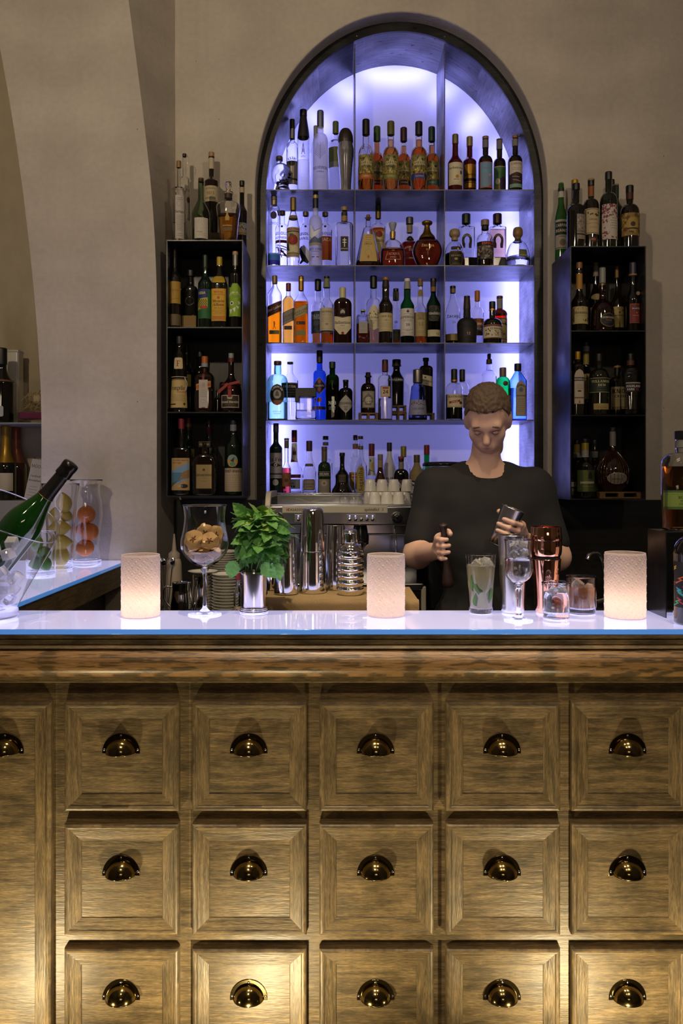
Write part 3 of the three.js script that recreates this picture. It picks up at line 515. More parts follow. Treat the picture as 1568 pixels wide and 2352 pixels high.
put('A', S1, FR, 'vodka_bottle', 'tall frosted white vodka bottle with etched tree picture', { px: 924, top: 105, w: 234, sh: 590, ns: 465, nk: 0.4, g: 'frost', cap: [362, '#77809a', 1.12, 0.7], lab: [{ y: [860, 560], f: 0.85, s: 'egg', bg: null, d: [['g', '#5a648f', [[0.5, 1], [0.5, 0.1]], 0.02], ...Array.from({ length: 14 }, (_, i) => ['g', '#5a648f', [[0.5, 0.95 - i * 0.05], [0.5 + (i % 2 ? 0.42 : -0.42) * (1 - i * 0.04), 0.6 - i * 0.04]], 0.016])] }, { y: [1180, 940], f: 0.95, bg: null, d: [TX('BELVEDERE', 0.2, 0.24, '#272c4c'), TX('VODKA', 0.46, 0.13, '#272c4c'), ['l', 2, 0.75, 0.85, '#6f78a8']] }], group: gA });
put('A', S1, 4.25, 'vodka_bottle', 'clear bottle with grey cap hidden behind the frosted tree bottle', { px: 850, top: 340, w: 170, sh: 700, ns: 590, nk: 0.36, g: 'clear', cap: [520, '#8f8f98', 1.1], group: gA });
put('A', S1, BK, 'vodka_bottle', 'clear vodka bottle with olive green cap and green label', { px: 1162, top: 275, w: 236, sh: 640, ns: 580, nk: 0.36, kind: 'flat', g: 'clear', cap: [465, '#5c6638', 1.12], lab: [{ y: [980, 660], f: 0.9, bg: '#6a7440', d: [['c', 0.72, 0.35, 0.12, '#8c5a40'], ['b', 0.72, 1, '#8b8c84']] }], group: gA });
put('A', S1, FR, 'vodka_bottle', 'curvy mirror-bright bottle with dark domed top at the divider', { px: 1318, top: 375, w: 254, g: '#c4c6d4', m: std(rgb(0.75, 0.76, 0.82), 0.06, 0.9), pts: [[0.6, 0.0], [0.72, 0.02], [0.68, 0.1], [0.82, 1000], [1, 740], [0.96, 680], [0.86, 600], [0.86, 530]], cap: [610, '#3c322d', 1.1, 0.3], stopper: [[0.95, 0], [0.98, 0.2], [0.88, 0.6], [0.5, 0.93], [0, 1]], group: gA });
{ // skull-shaped bottle
  const z = 4.06, X = PX(641, z) + 0.013, h = PY(355, z) - S1, t = thing('skull_bottle', 'clear glass skull-shaped bottle with grey stopper', 'bottle', [X, S1 + 0.0004, -z], gA);
  const hy = h * 0.84, q = hy / 0.158 * 0.92, F0 = field([[[0, 0.102, -0.008], [0.05, 0.056, 0.056]], [[0, 0.048, 0.016], [0.034, 0.048, 0.034]], [[-0.034, 0.072, 0.026], [0.034, 0.072, 0.026], 0.012, 0.012], [[-0.022, 0.095, 0.04], [0.022, 0.095, 0.04], 0.011, 0.011], [[-0.024, 0.014, 0.012], [0.024, 0.014, 0.012], 0.016, 0.016]], 0.016);
  const skull = (x, y, z) => { let d = F0(x, y, z); for (const s of [-1, 1]) { d = -smin(-d, ell(x, y, z, [s * 0.0185, 0.08, 0.054], [0.0145, 0.0125, 0.02]), 0.004); d = -smin(-d, ell(x, y, z, [s * 0.036, 0.045, 0.03], [0.012, 0.018, 0.014]), 0.006); } d = -smin(-d, ell(x, y, z, [0, 0.058, 0.056], [0.008, 0.012, 0.014]), 0.003); if (z > 0.02 && y > 0.012 && y < 0.044) d += 0.0014 * Math.abs(Math.sin(x * 480)) + (Math.abs(y - 0.029) < 0.0016 ? 0.0016 : 0); return Math.max(d, -y); };
  const g = surfaceNet(skull, [-0.062, -0.004, -0.072], [0.062, 0.166, 0.066], 0.0026); g.scale(q, q, q); g.translate(0, 0.0012, 0); const body = part(t, 'glass_body', g, solidGlass); body.rotation.y = 0.5;
  part(t, 'neck', lathe([[0.016, 0], [0.012, 0.008], [0.012, 0.03]], 20), solidGlass, [-0.012, hy * 0.92 - 0.006, 0]); part(t, 'stopper', lathe([[0, 0], [0.017, 0], [0.0175, 0.018], [0.015, 0.022], [0, 0.022]], 20), plain('#55504e', 0.4, 0.3), [-0.012, hy * 0.92 + 0.012, 0]);
}
// six rums in raffia nets
const raffia = plain('#a08a58', 0.8);
function net(g, h, r, out) {
  const list = [];
  for (let k = 0; k < 6; k++) for (const s of [-1, 1]) { const pts = []; for (let i = 0; i <= 10; i++) { const y = h * mix(0.02, 0.66, i / 10), t = k / 6 * 6.283 + s * i / 10 * 1.5; const q = radiusAt(out, y) + 0.0018; pts.push([q * Math.sin(t), y, q * Math.cos(t)]); } list.push(tube(pts, 0.0009, 16, 5)); }
  part(g, 'raffia_net', merge(list), raffia);
}
[['front-left, orange band', 216, 255, FR, '#b4662a', '#17130f', '#ffb04c', null, 'orange-banded'], ['', 396, 370, BK, '#6a2030', '#37502e', '#ff8a3c', 600, 'maroon-banded'], ['', 622, 288, FR, '#76803a', '#5c5a26', '#ffbe70', 590, 'olive-banded'], ['', 832, 388, BK, '#2c2236', '#3a1c22', '#ffa04c', 690, 'purple-banded'], ['', 1080, 293, FR, '#2b3a8c', '#1d1e30', '#ff9440', 590, 'blue-banded'], ['', 1290, 378, 4.19, '#2a6a6c', '#1f3a34', '#ff9c4a', 680, 'teal-banded']].forEach(([, px, top, z, band, cap, liq, lev, nm], i) => {
  const f = z === FR ? 1 : 0.94, dy = z === FR ? 0 : 105;
  put('B', S1, z, 'rum_bottle', nm + ' rum bottle in a raffia net on the top shelf', { px, top, w: 250 * f, sh: 830 + dy, ns: 715 + dy, nk: 0.42, ne: 0.34, bulge: 0.1, g: 'clear', liq: [liq, lev ?? 0.28, 0.035], cap: [510 + dy, cap, 1.16], bands: [],
    lab: [{ y: [1120 + dy, 815 + dy], f: 0.97, bg: '#8b7f4c', d: [['n', 60, ['#59602e', '#a8994e', '#6b6a34', '#3c4426'], 0.06], ['q', '#c6bb86', [[0.36, 0.4], [0.5, 0.08], [0.64, 0.4]]], ['b', 0.36, 0.56, '#c9bf8e', 0.2, 0.8], TX('PLANTATION', 0.45, 0.16), TX('RUM 2005', 0.66, 0.1), ['n', 14, ['#c2a63c', '#d8c870'], 0.05, 0.75, 1]] }, { y: [1212 + dy, 1128 + dy], f: 0.97, bg: band, d: [TX(['BARBADOS', 'JAMAICA', 'TRINIDAD', 'PANAMA', 'GUYANA', 'BELIZE'][i], 0.5, 0.42, '#d8c8a0', 'na')] }], extra: net, group: 'rum bottles in raffia nets' });
});
// right compartment, dark rums
const gC = 'dark rum bottles on the top shelf';
put('C', S1, FR, 'rum_bottle', 'dark red rum bottle with wide cream label and gold-green capsule', { px: 241, top: 203, w: 236, sh: 660, ns: 510, nk: 0.4, ne: 0.34, kind: 'slope', g: '#4a0612', cap: [350, '#7d7446', 1.14, 0.4], lab: [{ y: [985, 630], f: 0.9, bg: CRE, d: [TX('Barbancourt', 0.24, 0.13), TX('★★★★★', 0.47, 0.07), ['c', 0.55, 0.63, 0.1, '#b8862e'], TX('RHUM', 0.76, 0.07), ['l', 2, 0.88, 0.94, '#6b5f4a'], ['c', 0.8, 0.44, 0.07, '#2c4a58', 1.7]] }], group: gC });
put('C', S1, BK, 'rum_bottle', 'dark red rum bottle with shining gold label, second in its compartment', { px: 465, top: 240, w: 218, sh: 640, ns: 540, nk: 0.42, ne: 0.38, kind: 'slope', g: '#4c0716', cap: [390, '#9a8a5e', 1.14, 0.4], lab: [{ y: [1030, 660], f: 0.85, bg: '#b8893a', foil: 1, d: [['b', 0.6, 0.72, '#2a1c14'], TX('Barbancourt', 0.44, 0.12, '#3a2408'), ['b', 0.76, 0.79, '#2a1c14']] }], group: gC });
put('C', S1, FR, 'rum_bottle', 'dark rum bottle with pale blue and pink patterned label', { px: 713, top: 233, w: 222, sh: 640, ns: 540, nk: 0.4, g: '#1c0f0c', cap: [275, '#8a6a5c', 1.12], bands: [[415, 290, '#6d6f75', 1.06]], lab: [{ y: [1030, 620], f: 0.86, bg: '#6f9bb8', d: [['o', '#c04a5a', 0.06, 0.02], ['e', 0.3, 1, 0.3, 0.45, '#b05a7a', 0.02], ['e', 0.3, 1, 0.4, 0.55, '#b05a7a', 0.02], ['e', 0.3, 1, 0.2, 0.33, '#b05a7a', 0.02], ['c', 0.72, 0.5, 0.1, '#8fb6cc'], ['e', 0.72, 0.5, 0.11, 0.06, '#c04a5a', 0.02], ['e', 0.72, 0.64, 0.11, 0.06, '#c04a5a', 0.02], ['q', '#d05030', [[0.6, 0.95], [0.8, 0.86], [0.95, 0.95]]], TX('·RHUM·', 0.26, 0.07, '#b83a4a', 'na')] }], group: gC });
put('C', S1, BK, 'rum_bottle', 'dark rum bottle with green and purple label of a hooded figure', { px: 931, top: 275, w: 196, sh: 670, ns: 580, nk: 0.44, g: '#1c0f0c', cap: [285, '#8a6a4c', 1.12], bands: [[440, 300, '#77787c', 1.06]], lab: [{ y: [1075, 690], f: 0.92, bg: '#4f7a4a', d: [['b', 0.5, 1, '#4a3050', 0.45, 1], ['c', 0.72, 0.52, 0.2, '#4a3050', 0.8], ['c', 0.3, 0.62, 0.16, '#d8cfae', 1.3], ['q', '#8a7c40', [[0.05, 1], [0.15, 0.75], [0.4, 0.75], [0.48, 1]]], ['b', 0, 0.03, '#b8aa78'], ['l', 2, 0.26, 0.33, '#23402a']] }], group: gC });
put('C', S1, FR, 'rum_bottle', 'dark rum bottle with white label above brown hills, at the arch side', { px: 1176, top: 222, w: 222, sh: 630, ns: 535, nk: 0.4, g: '#15100c', cap: [262, '#9a6a30', 1.1], bands: [[390, 280, '#7c7a78', 1.05]], lab: [{ y: [1025, 610], f: 0.86, bg: '#cfc4b4', d: [['q', '#3a2226', [[0, 0.5], [0.5, 0.42], [1, 0.47], [1, 0.86], [0, 0.86]]], ['b', 0.86, 1, '#7fa598'], TX('CARONI', 0.1, 0.1, '#6a3a3a'), ['l', 2, 0.26, 0.32, '#2c2420'], ['g', '#c8c0b4', [[0.2, 0.58], [0.7, 0.6]], 0.03], ['g', '#c8c0b4', [[0.25, 0.7], [0.8, 0.76]], 0.03]] }], group: gC });

// --- niche, second shelf
const gD = 'vodka bottles on the second shelf';
put('D', S2, FR, 'vodka_bottle', 'tall clear vodka bottle with deep blue base and purple oval seal', { px: 199, top: 138, w: 190, sh: 380, ns: 295, nk: 0.46, g: 'clear', cap: [210, '#6d6258', 1.12, 0.3], bands: [[285, 215, '#9a8a66', 1.06, 0.6]], lab: [{ y: [500, 375], f: 0.5, s: 'oval', bg: '#2a2450', d: [] }, { y: [620, 530], f: 0.75, bg: null, d: [TX('CÎROC', 0.4, 0.6, '#6c7094', 'na')] }, { y: [1140, 1030], f: 1, name: 'blue_band', bg: '#3a78e0', d: [['b', 0, 0.2, '#6fa4f4']] }, { y: [1215, 1140], f: 1, name: 'blue_band', bg: '#2a2ad0', d: [] }], group: gD });
const absl = (px, top, label, d, z = 4.2) => put('D', S2, z, 'vodka_bottle', label, { px, top, w: 212, sh: 690, ns: 585, nk: 0.4, ne: 0.38, g: 'clear', cap: [top + 65, '#7e6f66', 1.16, 0.3], lab: [{ y: [645, 580], f: 0.42, s: 'oval', bg: null, d: [['c', 0.5, 0.5, 0.2, '#30324a']] }, { y: [1200, 690], f: 0.96, bg: null, d }], group: gD });
absl(328, 375, 'clear vodka bottle with blue lettering and raspberry red splashes', [TX('ABSOLUT', 0.07, 0.13, '#34306e', 'sa'), TX('RASPBERRI', 0.2, 0.1, '#8c2048', 'sa'), ['b', 0.27, 0.36, '#a01c40'], ...Array.from({ length: 9 }, (_, i) => ['g', i % 3 ? '#a82048' : '#4a1838', [[rnd(0.05, 0.5), rnd(0.4, 0.7)], [rnd(0.4, 0.95), rnd(0.5, 0.9)]], 0.05])]);
put('D', S2, FR, 'vodka_bottle', 'clear sloping vodka bottle with gold capsule and apple-picture label', { px: 499, top: 168, w: 202, sh: 640, ns: 385, nk: 0.42, kind: 'cone', g: 'clear', cap: [372, '#8a7346', 1.12, 0.5], bands: [[505, 455, '#8b7a60', 1.02]], lab: [{ y: [1095, 625], f: 0.97, bg: '#b8a988', d: [['b', 0, 0.12, '#b0a080'], TX('STOLICHNAYA', 0.06, 0.09, '#a02020', 'sa'), ['b', 0.125, 0.155, '#2a2018'], ['c', 0.5, 0.42, 0.3, '#8c2a1e'], ['c', 0.34, 0.4, 0.18, '#a84030'], ['c', 0.36, 0.72, 0.2, '#d8cfa0'], ['c', 0.66, 0.72, 0.2, '#d8cfa0'], ['c', 0.42, 0.25, 0.12, '#4c5c2c', 0.6], ['q', '#2c3420', [[0, 0.7], [0.2, 0.4], [0.3, 0.8]]], ['b', 0.86, 0.88, '#2a2018'], TX('APPLE FLAVORED', 0.93, 0.05, '#6a2018', 'sa')] }], group: gD });
absl(695, 392, 'clear vodka bottle with black and white vanilla pod print', [TX('ABSOLUT', 0.08, 0.12, '#24305c', 'sa'), TX('VANILIA', 0.22, 0.11, '#3a4068', 'sa'), ['q', '#22242c', [[0.0, 0.55], [0.25, 0.45], [1, 0.8], [0.6, 1], [0.3, 0.9]]], ['q', '#e4e6f2', [[0.2, 0.5], [0.4, 0.42], [0.95, 0.75], [0.7, 0.95]]], ['q', '#2b2d36', [[0.1, 0.95], [0.5, 0.75], [0.6, 0.85], [0.2, 1]]]]);
put('D', S2, 4.045, 'vodka_bottle', 'frosted vodka bottle with flying goose and grey mountains', { px: 848, top: 106, w: 208, sh: 580, ns: 455, nk: 0.4, g: 'frost', cap: [340, '#1c1d2c', 1.08], bands: [[185, 135, '#b49a5c', 1.12, 0.4]], lab: [{ y: [1140, 560], f: 0.96, bg: null, d: [['q', '#e8ecff', [[0.12, 0.02], [0.25, 0.08], [0.4, 0.24], [0.9, 0.12], [0.55, 0.34], [0.3, 0.42], [0.1, 0.32]]], ['g', '#6a6a50', [[0.35, 0.1], [0.45, 0.22], [0.85, 0.12]], 0.02], ['q', '#5a668c', [[0, 0.5], [0.25, 0.42], [0.45, 0.36], [0.65, 0.42], [1, 0.34], [1, 0.56], [0, 0.56]]], ['b', 0.53, 0.6, '#a49a80'], TX('GREY GOOSE', 0.7, 0.085, '#3c3c64'), TX('VODKA', 0.77, 0.06, '#6a6c98'), ['l', 1, 0.84, 0.84, '#8c6a8c'], ['b', 0.9, 0.925, '#2a3a9a', 0.28, 0.45], ['b', 0.9, 0.925, '#a8303a', 0.55, 0.72]] }], group: gD });
absl(1000, 395, 'clear vodka bottle with orange peach label beside the goose bottle', [TX('ABSOLUT', 0.07, 0.12, '#6a5a78', 'sa'), ['b', 0.15, 0.85, '#c45a1c'], ['c', 0.5, 0.85, 0.5, '#c45a1c', 0.12], TX('PEACH', 0.26, 0.13, '#f4ead8', 'sa')]);
put('D', S2, FR, 'vodka_bottle', 'broad square-shouldered clear vodka bottle with black double-cross label', { px: 1299, top: 312, w: 276, sh: 625, ns: 565, nk: 0.33, kind: 'flat', sq: 4.5, dep: 0.62, g: 'clear', cap: [372, '#9a8258', 1.14], bands: [[555, 400, '#2c2826', 1.03], [540, 460, '#a07c50', 1.06]], lab: [{ y: [1005, 770], f: 0.44, bg: '#17161a', d: [['o', '#8a7f58', 0.05, 0.02], ['b', 0.12, 0.7, '#e8e6dc', 0.45, 0.58], ['b', 0.22, 0.28, '#e8e6dc', 0.26, 0.76], ['b', 0.38, 0.44, '#e8e6dc', 0.26, 0.76], TX('POTOCKI', 0.82, 0.1, '#e8e6dc', 'sa')] }], group: gD });
const gE = 'rum decanters on the second shelf';
put('E', S2, FR, 'rum_bottle', 'pyramid-shaped rum bottle with tall tapering cream label', { px: 308, top: 435, w: 392, g: 'clear', sq: 4, dep: 0.6, liq: ['#c07030', 1170, 0.02], pts: [[0.97, 0.0], [1.0, 0.02], [0.72, 0.4], [0.4, 670], [0.36, 650], [0.22, 630], [0.2, 560], [0.2, 500], [0.26, 490], [0.26, 475]], cap: [520, '#8a5a3c', 0.6], lab: [{ y: [1160, 725], f: 0.72, s: 'rect', bg: '#c6a964', d: [['l', 4, 0.05, 0.28, '#4c3a1c', 0.2, 0.8], TX('J.BALLY', 0.36, 0.1), TX('7', 0.47, 0.08), ['e', 0.5, 0.68, 0.2, 0.12, '#a08848', 0.015], ['q', '#b03a24', [[0.48, 0.78], [0.52, 0.78], [0.52, 0.9], [0.48, 0.9]]], ['b', 0.83, 0.85, '#b03a24', 0.42, 0.58]] }], group: gE });
put('E', S2, 4.215, 'rum_bottle', 'amber rum bottle with red bat disc, behind the pyramid bottle', { px: 465, top: 285, w: 226, sh: 640, ns: 575, nk: 0.35, g: 'clear', liq: ['#ffa848', 660, 0.04], cap: [500, '#6d5f30', 1.12, 0.5], lab: [{ y: [1010, 690], f: 0.8, bg: '#c9b98c', d: [['c', 0.55, 0.14, 0.24, '#7c1c20'], TX('BACARDI', 0.46, 0.16), ['l', 6, 0.6, 0.95, '#5c4c2c']] }], group: gE });
put('E', S2, FR, 'rum_decanter', 'squat round rum decanter with pale glass stopper and triangle emblem', { px: 692, top: 558, w: 390, g: 'clear', dep: 0.62, liq: ['#c86030', 975, 0.035], pts: [[0.86, 0.0], [0.95, 0.02], [1, 0.25], [0.98, 1010], [0.84, 930], [0.5, 850], [0.2, 820], [0.2, 760]], cap: [700, '#9aa0b4', 2.0], stopper: [[0.3, 0], [0.42, 0.1], [0.55, 0.35], [0.8, 0.85], [0.75, 0.97], [0, 1]], bands: [[815, 700, '#a58a50', 1.12, 0.6]], lab: [{ y: [1135, 950], f: 0.62, s: 'trap', bg: null, d: [['g', '#c9a68c', [[0.03, 0.96], [0.2, 0.04], [0.8, 0.04], [0.97, 0.96], [0.03, 0.96]], 0.025], TX('ron', 0.2, 0.14, '#c9a68c'), TX('CACIQUE', 0.5, 0.26, '#d8b49c', 'n'), TX('antiguo', 0.78, 0.15, '#c9a68c')] }], group: gE });
put('E', S2, 4.22, 'rum_bottle', 'deep red rum bottle with silver stopper and black round emblem', { px: 957, top: 478, w: 260, sh: 900, ns: 730, nk: 0.33, kind: 'slope', g: 'clear', liq: ['#d04038', 880, 0.03], cap: [585, '#585856', 1.35, 0.6], bands: [[720, 600, '#8c8060', 1.05]], lab: [{ y: [845, 745], f: 0.62, s: 'oval', bg: '#e6e6ee', d: [['c', 0.5, 0.5, 0.4, '#16151a'], TX('21', 0.5, 0.3, '#c8a860')] }, { y: [1120, 890], f: 0.9, bg: null, d: [['a', 'APPLETON ESTATE', 0.2, 0.16, '#cba884', 0.9], TX('21', 0.4, 0.2, '#cba884'), ['l', 1, 0.6, 0.6, '#cba884'], ['b', 0.9, 1, '#8c9a5c']] }], group: gE });
put('E', S2, FR, 'rum_decanter', 'large flat circular rum decanter with gold flared stopper', { px: 1230, top: 533, w: 472, g: 'clear', dep: 0.46, liq: ['#b85828', 848, 0.03], pts: [[0.5, 0.0], [0.58, 0.015], [0.84, 0.17], [0.98, 0.33], [0.97, 960], [0.78, 860], [0.5, 800], [0.3, 740], [0.2, 660]], cap: [800, '#a07a34', 1, 0.85, 0.3], stopper: [[1.22, -0.05], [1.1, 0.08], [0.62, 0.32], [0.42, 0.58], [0.42, 0.74], [0.74, 0.82], [0.78, 0.93], [0.5, 1], [0, 1]], lab: [{ y: [1070, 870], f: 0.5, bg: null, d: [TX('Zacapa', 0.2, 0.3, '#d6a850'), TX('XO', 0.52, 0.22, '#d6a850', 'n'), ['l', 2, 0.75, 0.9, '#a88040']] }], group: gE });
const gG = 'tequila bottles on the second shelf';
single('display_riser', 'low black riser box under the two horseshoe bottles', 'box', rbox(0.27, PY(589, 4.17) - S2, 0.09, 0.003), blackGloss, [PX(1108, 4.225), S2 + (PY(589, 4.17) - S2) / 2 + 0.0003, -4.23]);
const RIS = PY(589, 4.17) + 0.0004;
put('G', S2, FR, 'tequila_bottle', 'rounded lilac-topped coffee liqueur bottle with black and gold label and cork ball', { px: 231, top: 450, w: 306, g: 'clear', liq: ['#150c08', 850, 0.006], pts: [[0.92, 0.0], [1, 0.03], [1, 850], [0.88, 740], [0.55, 670], [0.3, 640], [0.28, 600], [0.3, 585]], cap: [640, '#a08a68', 1.75], stopper: BALL, lab: [{ y: [1012, 790], f: 0.65, s: 'oct', bg: '#14110e', d: [['o', '#a88c4c', 0.025, 0.05], ['l', 1, 0.17, 0.17, '#c8b078', 0.3, 0.7], TX('XO CAFE', 0.34, 0.17, '#d8c088', 'n'), ['c', 0.5, 0.58, 0.12, '#b89448', 0.7], ['l', 1, 0.86, 0.86, '#c8b078']] }, { y: [775, 720], f: 0.5, s: 'oct', bg: '#2c2018', d: [['c', 0.7, 0.7, 0.1, '#e0b050']] }], group: gG });
const horse = (px, top, w, label, glass, cap, liq) => put('G', RIS, 4.235, 'tequila_bottle', label, { px, top, w, sh: 445, ns: 425, nk: 0.42, kind: 'flat', sq: 5, dep: 0.6, g: glass, liq, cap: [375, cap, 1.25, 0.2], lab: [{ y: [750, 515], f: 0.62, bg: null, d: [['e', 0.5, 0.5, 0.36, 0.38, '#1c1714', 0.24], ['g', '#1c1714', [[0.14, 0.5], [0.2, 1]], 0.24], ['g', '#1c1714', [[0.86, 0.5], [0.8, 1]], 0.24], ['x', 0.66, 1, 0.33, 0.67], ['a', 'HERRADURA', 0.13, 0.1, '#c8b078', 0.4]] }, { y: [840, 765], f: 0.7, bg: null, d: [['l', 3, 0.2, 0.8, '#3c3a58', 0.02, 0.98]] }], group: gG });
horse(410, 222, 260, 'clear square tequila bottle with black horseshoe and dark green cap', 'clear', '#22302c');
horse(898, 220, 264, 'peach-coloured square tequila bottle with black horseshoe and red stripe on cap', 'clear', '#3a1a20', ['#f0c09c', 470, 0.05]);
put('G', S2, FR, 'tequila_bottle', 'clear round tequila bottle with black and white skeleton print and orange lettering', { px: 706, top: 312, w: 262, sh: 640, ns: 530, nk: 0.42, ne: 0.38, g: 'clear', liq: ['#b8a850', 910, 0.05], cap: [400, '#8c7468', 1.25], bands: [[470, 412, '#1a1716', 1.03]], lab: [{ y: [915, 640], f: 0.98, bg: '#4a443c', d: [['n', 90, ['#8c8474', '#24201c', '#6a6254', '#a89e88'], 0.05], ['b', 0, 0.24, '#1a1614'], TX('ESPOLON', 0.12, 0.19, '#e2602a', 'sa', 0.62)] }], group: gG });
put('G', S2, FR, 'tequila_bottle', 'bell-shaped clear tequila bottle with cork ball and green tag, by the niche side', { px: 1218, top: 420, w: 376, g: 'clear', liq: ['#c8cce8', 905, 0.3], pts: [[0.9, 0.0], [0.98, 0.03], [1, 900], [0.86, 780], [0.6, 680], [0.28, 640], [0.25, 610]], cap: [655, '#8a6a3c', 1.3], stopper: BALL, bands: [[655, 630, '#3a4a1c', 1.1]], lab: [{ y: [885, 765], f: 0.36, dx: 0.25, bg: '#6a6a3c', d: [['o', '#3c4420', 0.04, 0.05], ['l', 3, 0.3, 0.6, '#d0c890'], TX('PATRÓN', 0.78, 0.22, '#d8d0a0')] }], group: gG });
// --- niche, third shelf
const gH = 'whisky bottles on the third shelf';
const slant = (bg, name, sub, ink, edge) => ({ f: 0.98, sl: 0.045, bg, d: [['b', 0, 0.05, edge], ['b', 0.95, 1, edge], ['l', 1, 0.2, 0.2, ink], TX(name, 0.46, 0.34, ink), ['l', 1, 0.75, 0.75, ink], sub && TX(sub, 0.72, 0.22, ink)].filter(Boolean) });
put('H', S3, FR, 'whisky_bottle', 'square orange whisky bottle with slanted dark red label, leftmost of its shelf', { px: 210, top: 163, w: 222, sh: 470, ns: 300, nk: 0.34, kind: 'slope', sq: 4, g: 'clear', liq: ['#ffa018', 735, 0.05], cap: [288, '#8a7250', 1.12, 0.4], lab: [{ y: [765, 590], ...slant('#4a1a1e', 'Red Label', '', '#e8d8b8', '#b8984c') }, { y: [1075, 1015], f: 0.68, bg: '#6a6a3a', d: [['l', 2, 0.3, 0.6, '#b8b070']] }, { y: [1000, 860], f: 0.4, bg: null, d: [['c', 0.5, 0.2, 0.12, '#4a2010'], ['q', '#4a2010', [[0.4, 0.3], [0.65, 0.3], [0.55, 0.6], [0.45, 0.6]]], ['g', '#4a2010', [[0.5, 0.55], [0.3, 1]], 0.08], ['g', '#4a2010', [[0.5, 0.55], [0.75, 0.95]], 0.08]] }], group: gH });
put('H', S3, 4.1, 'whisky_bottle', 'small square orange whisky bottle with silver slanted label and red cap', { px: 424, top: 280, w: 182, sh: 570, ns: 445, nk: 0.36, kind: 'slope', sq: 4, g: 'clear', liq: ['#ffac30', 490, 0.055], cap: [400, '#7c2a34', 1.2], lab: [{ y: [900, 700], ...slant('#8f8680', 'EXPLORERS', 'THE RED ROUTE', '#3a3230', '#6c625c') }, { y: [1005, 945], f: 0.65, bg: '#3a241c', d: [] }], group: gH });
put('H', S3, FR, 'whisky_bottle', 'square whisky bottle with gold neck and slanted gold label', { px: 623, top: 168, w: 222, sh: 580, ns: 405, nk: 0.34, kind: 'slope', sq: 4, g: 'clear', liq: ['#ff9414', 580, 0.045], cap: [400, '#a07c34', 1.1, 0.7], bands: [[250, 225, '#c8a860', 1.18, 0.7]], lab: [{ y: [790, 640], ...slant('#b3a47c', 'GOLD LABEL', 'RESERVE', '#3a3020', '#8c7c50') }, { y: [925, 875], f: 0.6, bg: '#3a1c14', d: [TX('$', 0.5, 0.7, '#d8b890', 's', 0.2)] }, { y: [1095, 1015], f: 0.66, bg: '#8a8254', d: [['l', 2, 0.3, 0.6, '#4c4828']] }], group: gH });
put('H', S3, 4.165, 'whisky_bottle', 'whisky bottle with dark blue storm label and black cap, behind the cream-labelled one', { px: 886, top: 222, w: 212, sh: 640, ns: 560, nk: 0.46, ne: 0.36, bulge: 0.12, kind: 'slope', g: 'clear', liq: ['#f0a860', 1062, 0.04], cap: [395, '#17161a', 1.12], lab: [{ y: [1060, 712], f: 0.98, bg: '#2a3444', d: [TX('TALISKER', 0.2, 0.14, '#c4c8d0'), TX('STORM', 0.32, 0.14, '#c4c8d0'), ['l', 4, 0.46, 0.62, '#a8acb8'], ['n', 30, ['#3a4a60', '#1c2430'], 0.06, 0.65, 1]] }], group: gH });
put('H', S3, FR, 'whisky_bottle', 'clear whisky bottle with cream label reading 10 and green strip stamp', { px: 1022, top: 172, w: 212, sh: 625, ns: 505, nk: 0.46, ne: 0.36, bulge: 0.14, kind: 'slope', g: 'clear', liq: ['#f0a04c', 1040, 0.03], cap: [208, '#1a181a', 1.12], bands: [[350, 212, '#7c8468', 1.12]], lab: [{ y: [1015, 658], f: 0.98, bg: '#c9bd9c', d: [TX('TALISKER', 0.18, 0.11), ['l', 2, 0.27, 0.32, '#5c5038'], ['l', 4, 0.42, 0.6, '#6c6048'], TX('10', 0.73, 0.12), ['l', 1, 0.92, 0.92, '#6c6048']] }, { y: [1052, 1015], f: 0.98, bg: '#1c2030', d: [['b', 0.7, 0.8, '#b8b4a0']] }], group: gH });
put('H', S3, FR, 'whisky_bottle', 'broad brown whisky flask with cream cap and shield label', { px: 1272, top: 350, w: 284, sh: 620, ns: 520, nk: 0.32, kind: 'round', sq: 2.6, dep: 0.6, g: '#26100c', cap: [512, '#cfc79c', 1.14], lab: [{ y: [1078, 790], f: 0.9, s: 'shield', bg: CRE, d: [['q', '#26100c', [[0, 0], [1, 0], [0.5, 0.1]]], TX('Ballantines', 0.36, 0.2), TX('FINEST', 0.52, 0.07), ['l', 3, 0.6, 0.76, '#5c5038'], ['c', 0.5, 0.93, 0.09, '#8c2820']] }, { y: [770, 670], f: 0.28, bg: '#26100c', d: [['c', 0.5, 0.45, 0.3, '#b8b49c', 1.1], ['c', 0.2, 0.6, 0.16, '#b8b49c', 1.6], ['c', 0.8, 0.6, 0.16, '#b8b49c', 1.6]] }], group: gH });
const gI = 'single malt bottles on the third shelf';
put('I', S3, 4.045, 'whisky_bottle', 'small square sample bottle with grey typed label and brown whisky', { px: 228, top: 695, w: 212, sh: 830, ns: 775, nk: 0.3, kind: 'flat', sq: 4.2, g: 'clear', liq: ['#b06028', 925, 0.03], cap: [730, '#1a1816', 1.12], bands: [[718, 697, '#c8bc98', 1.14]], lab: [{ y: [1060, 880], f: 0.62, bg: '#a49f98', d: [['l', 4, 0.15, 0.5, '#4a4642'], ['l', 3, 0.7, 0.88, '#4a4642', 0.05, 0.95]] }], group: gI });
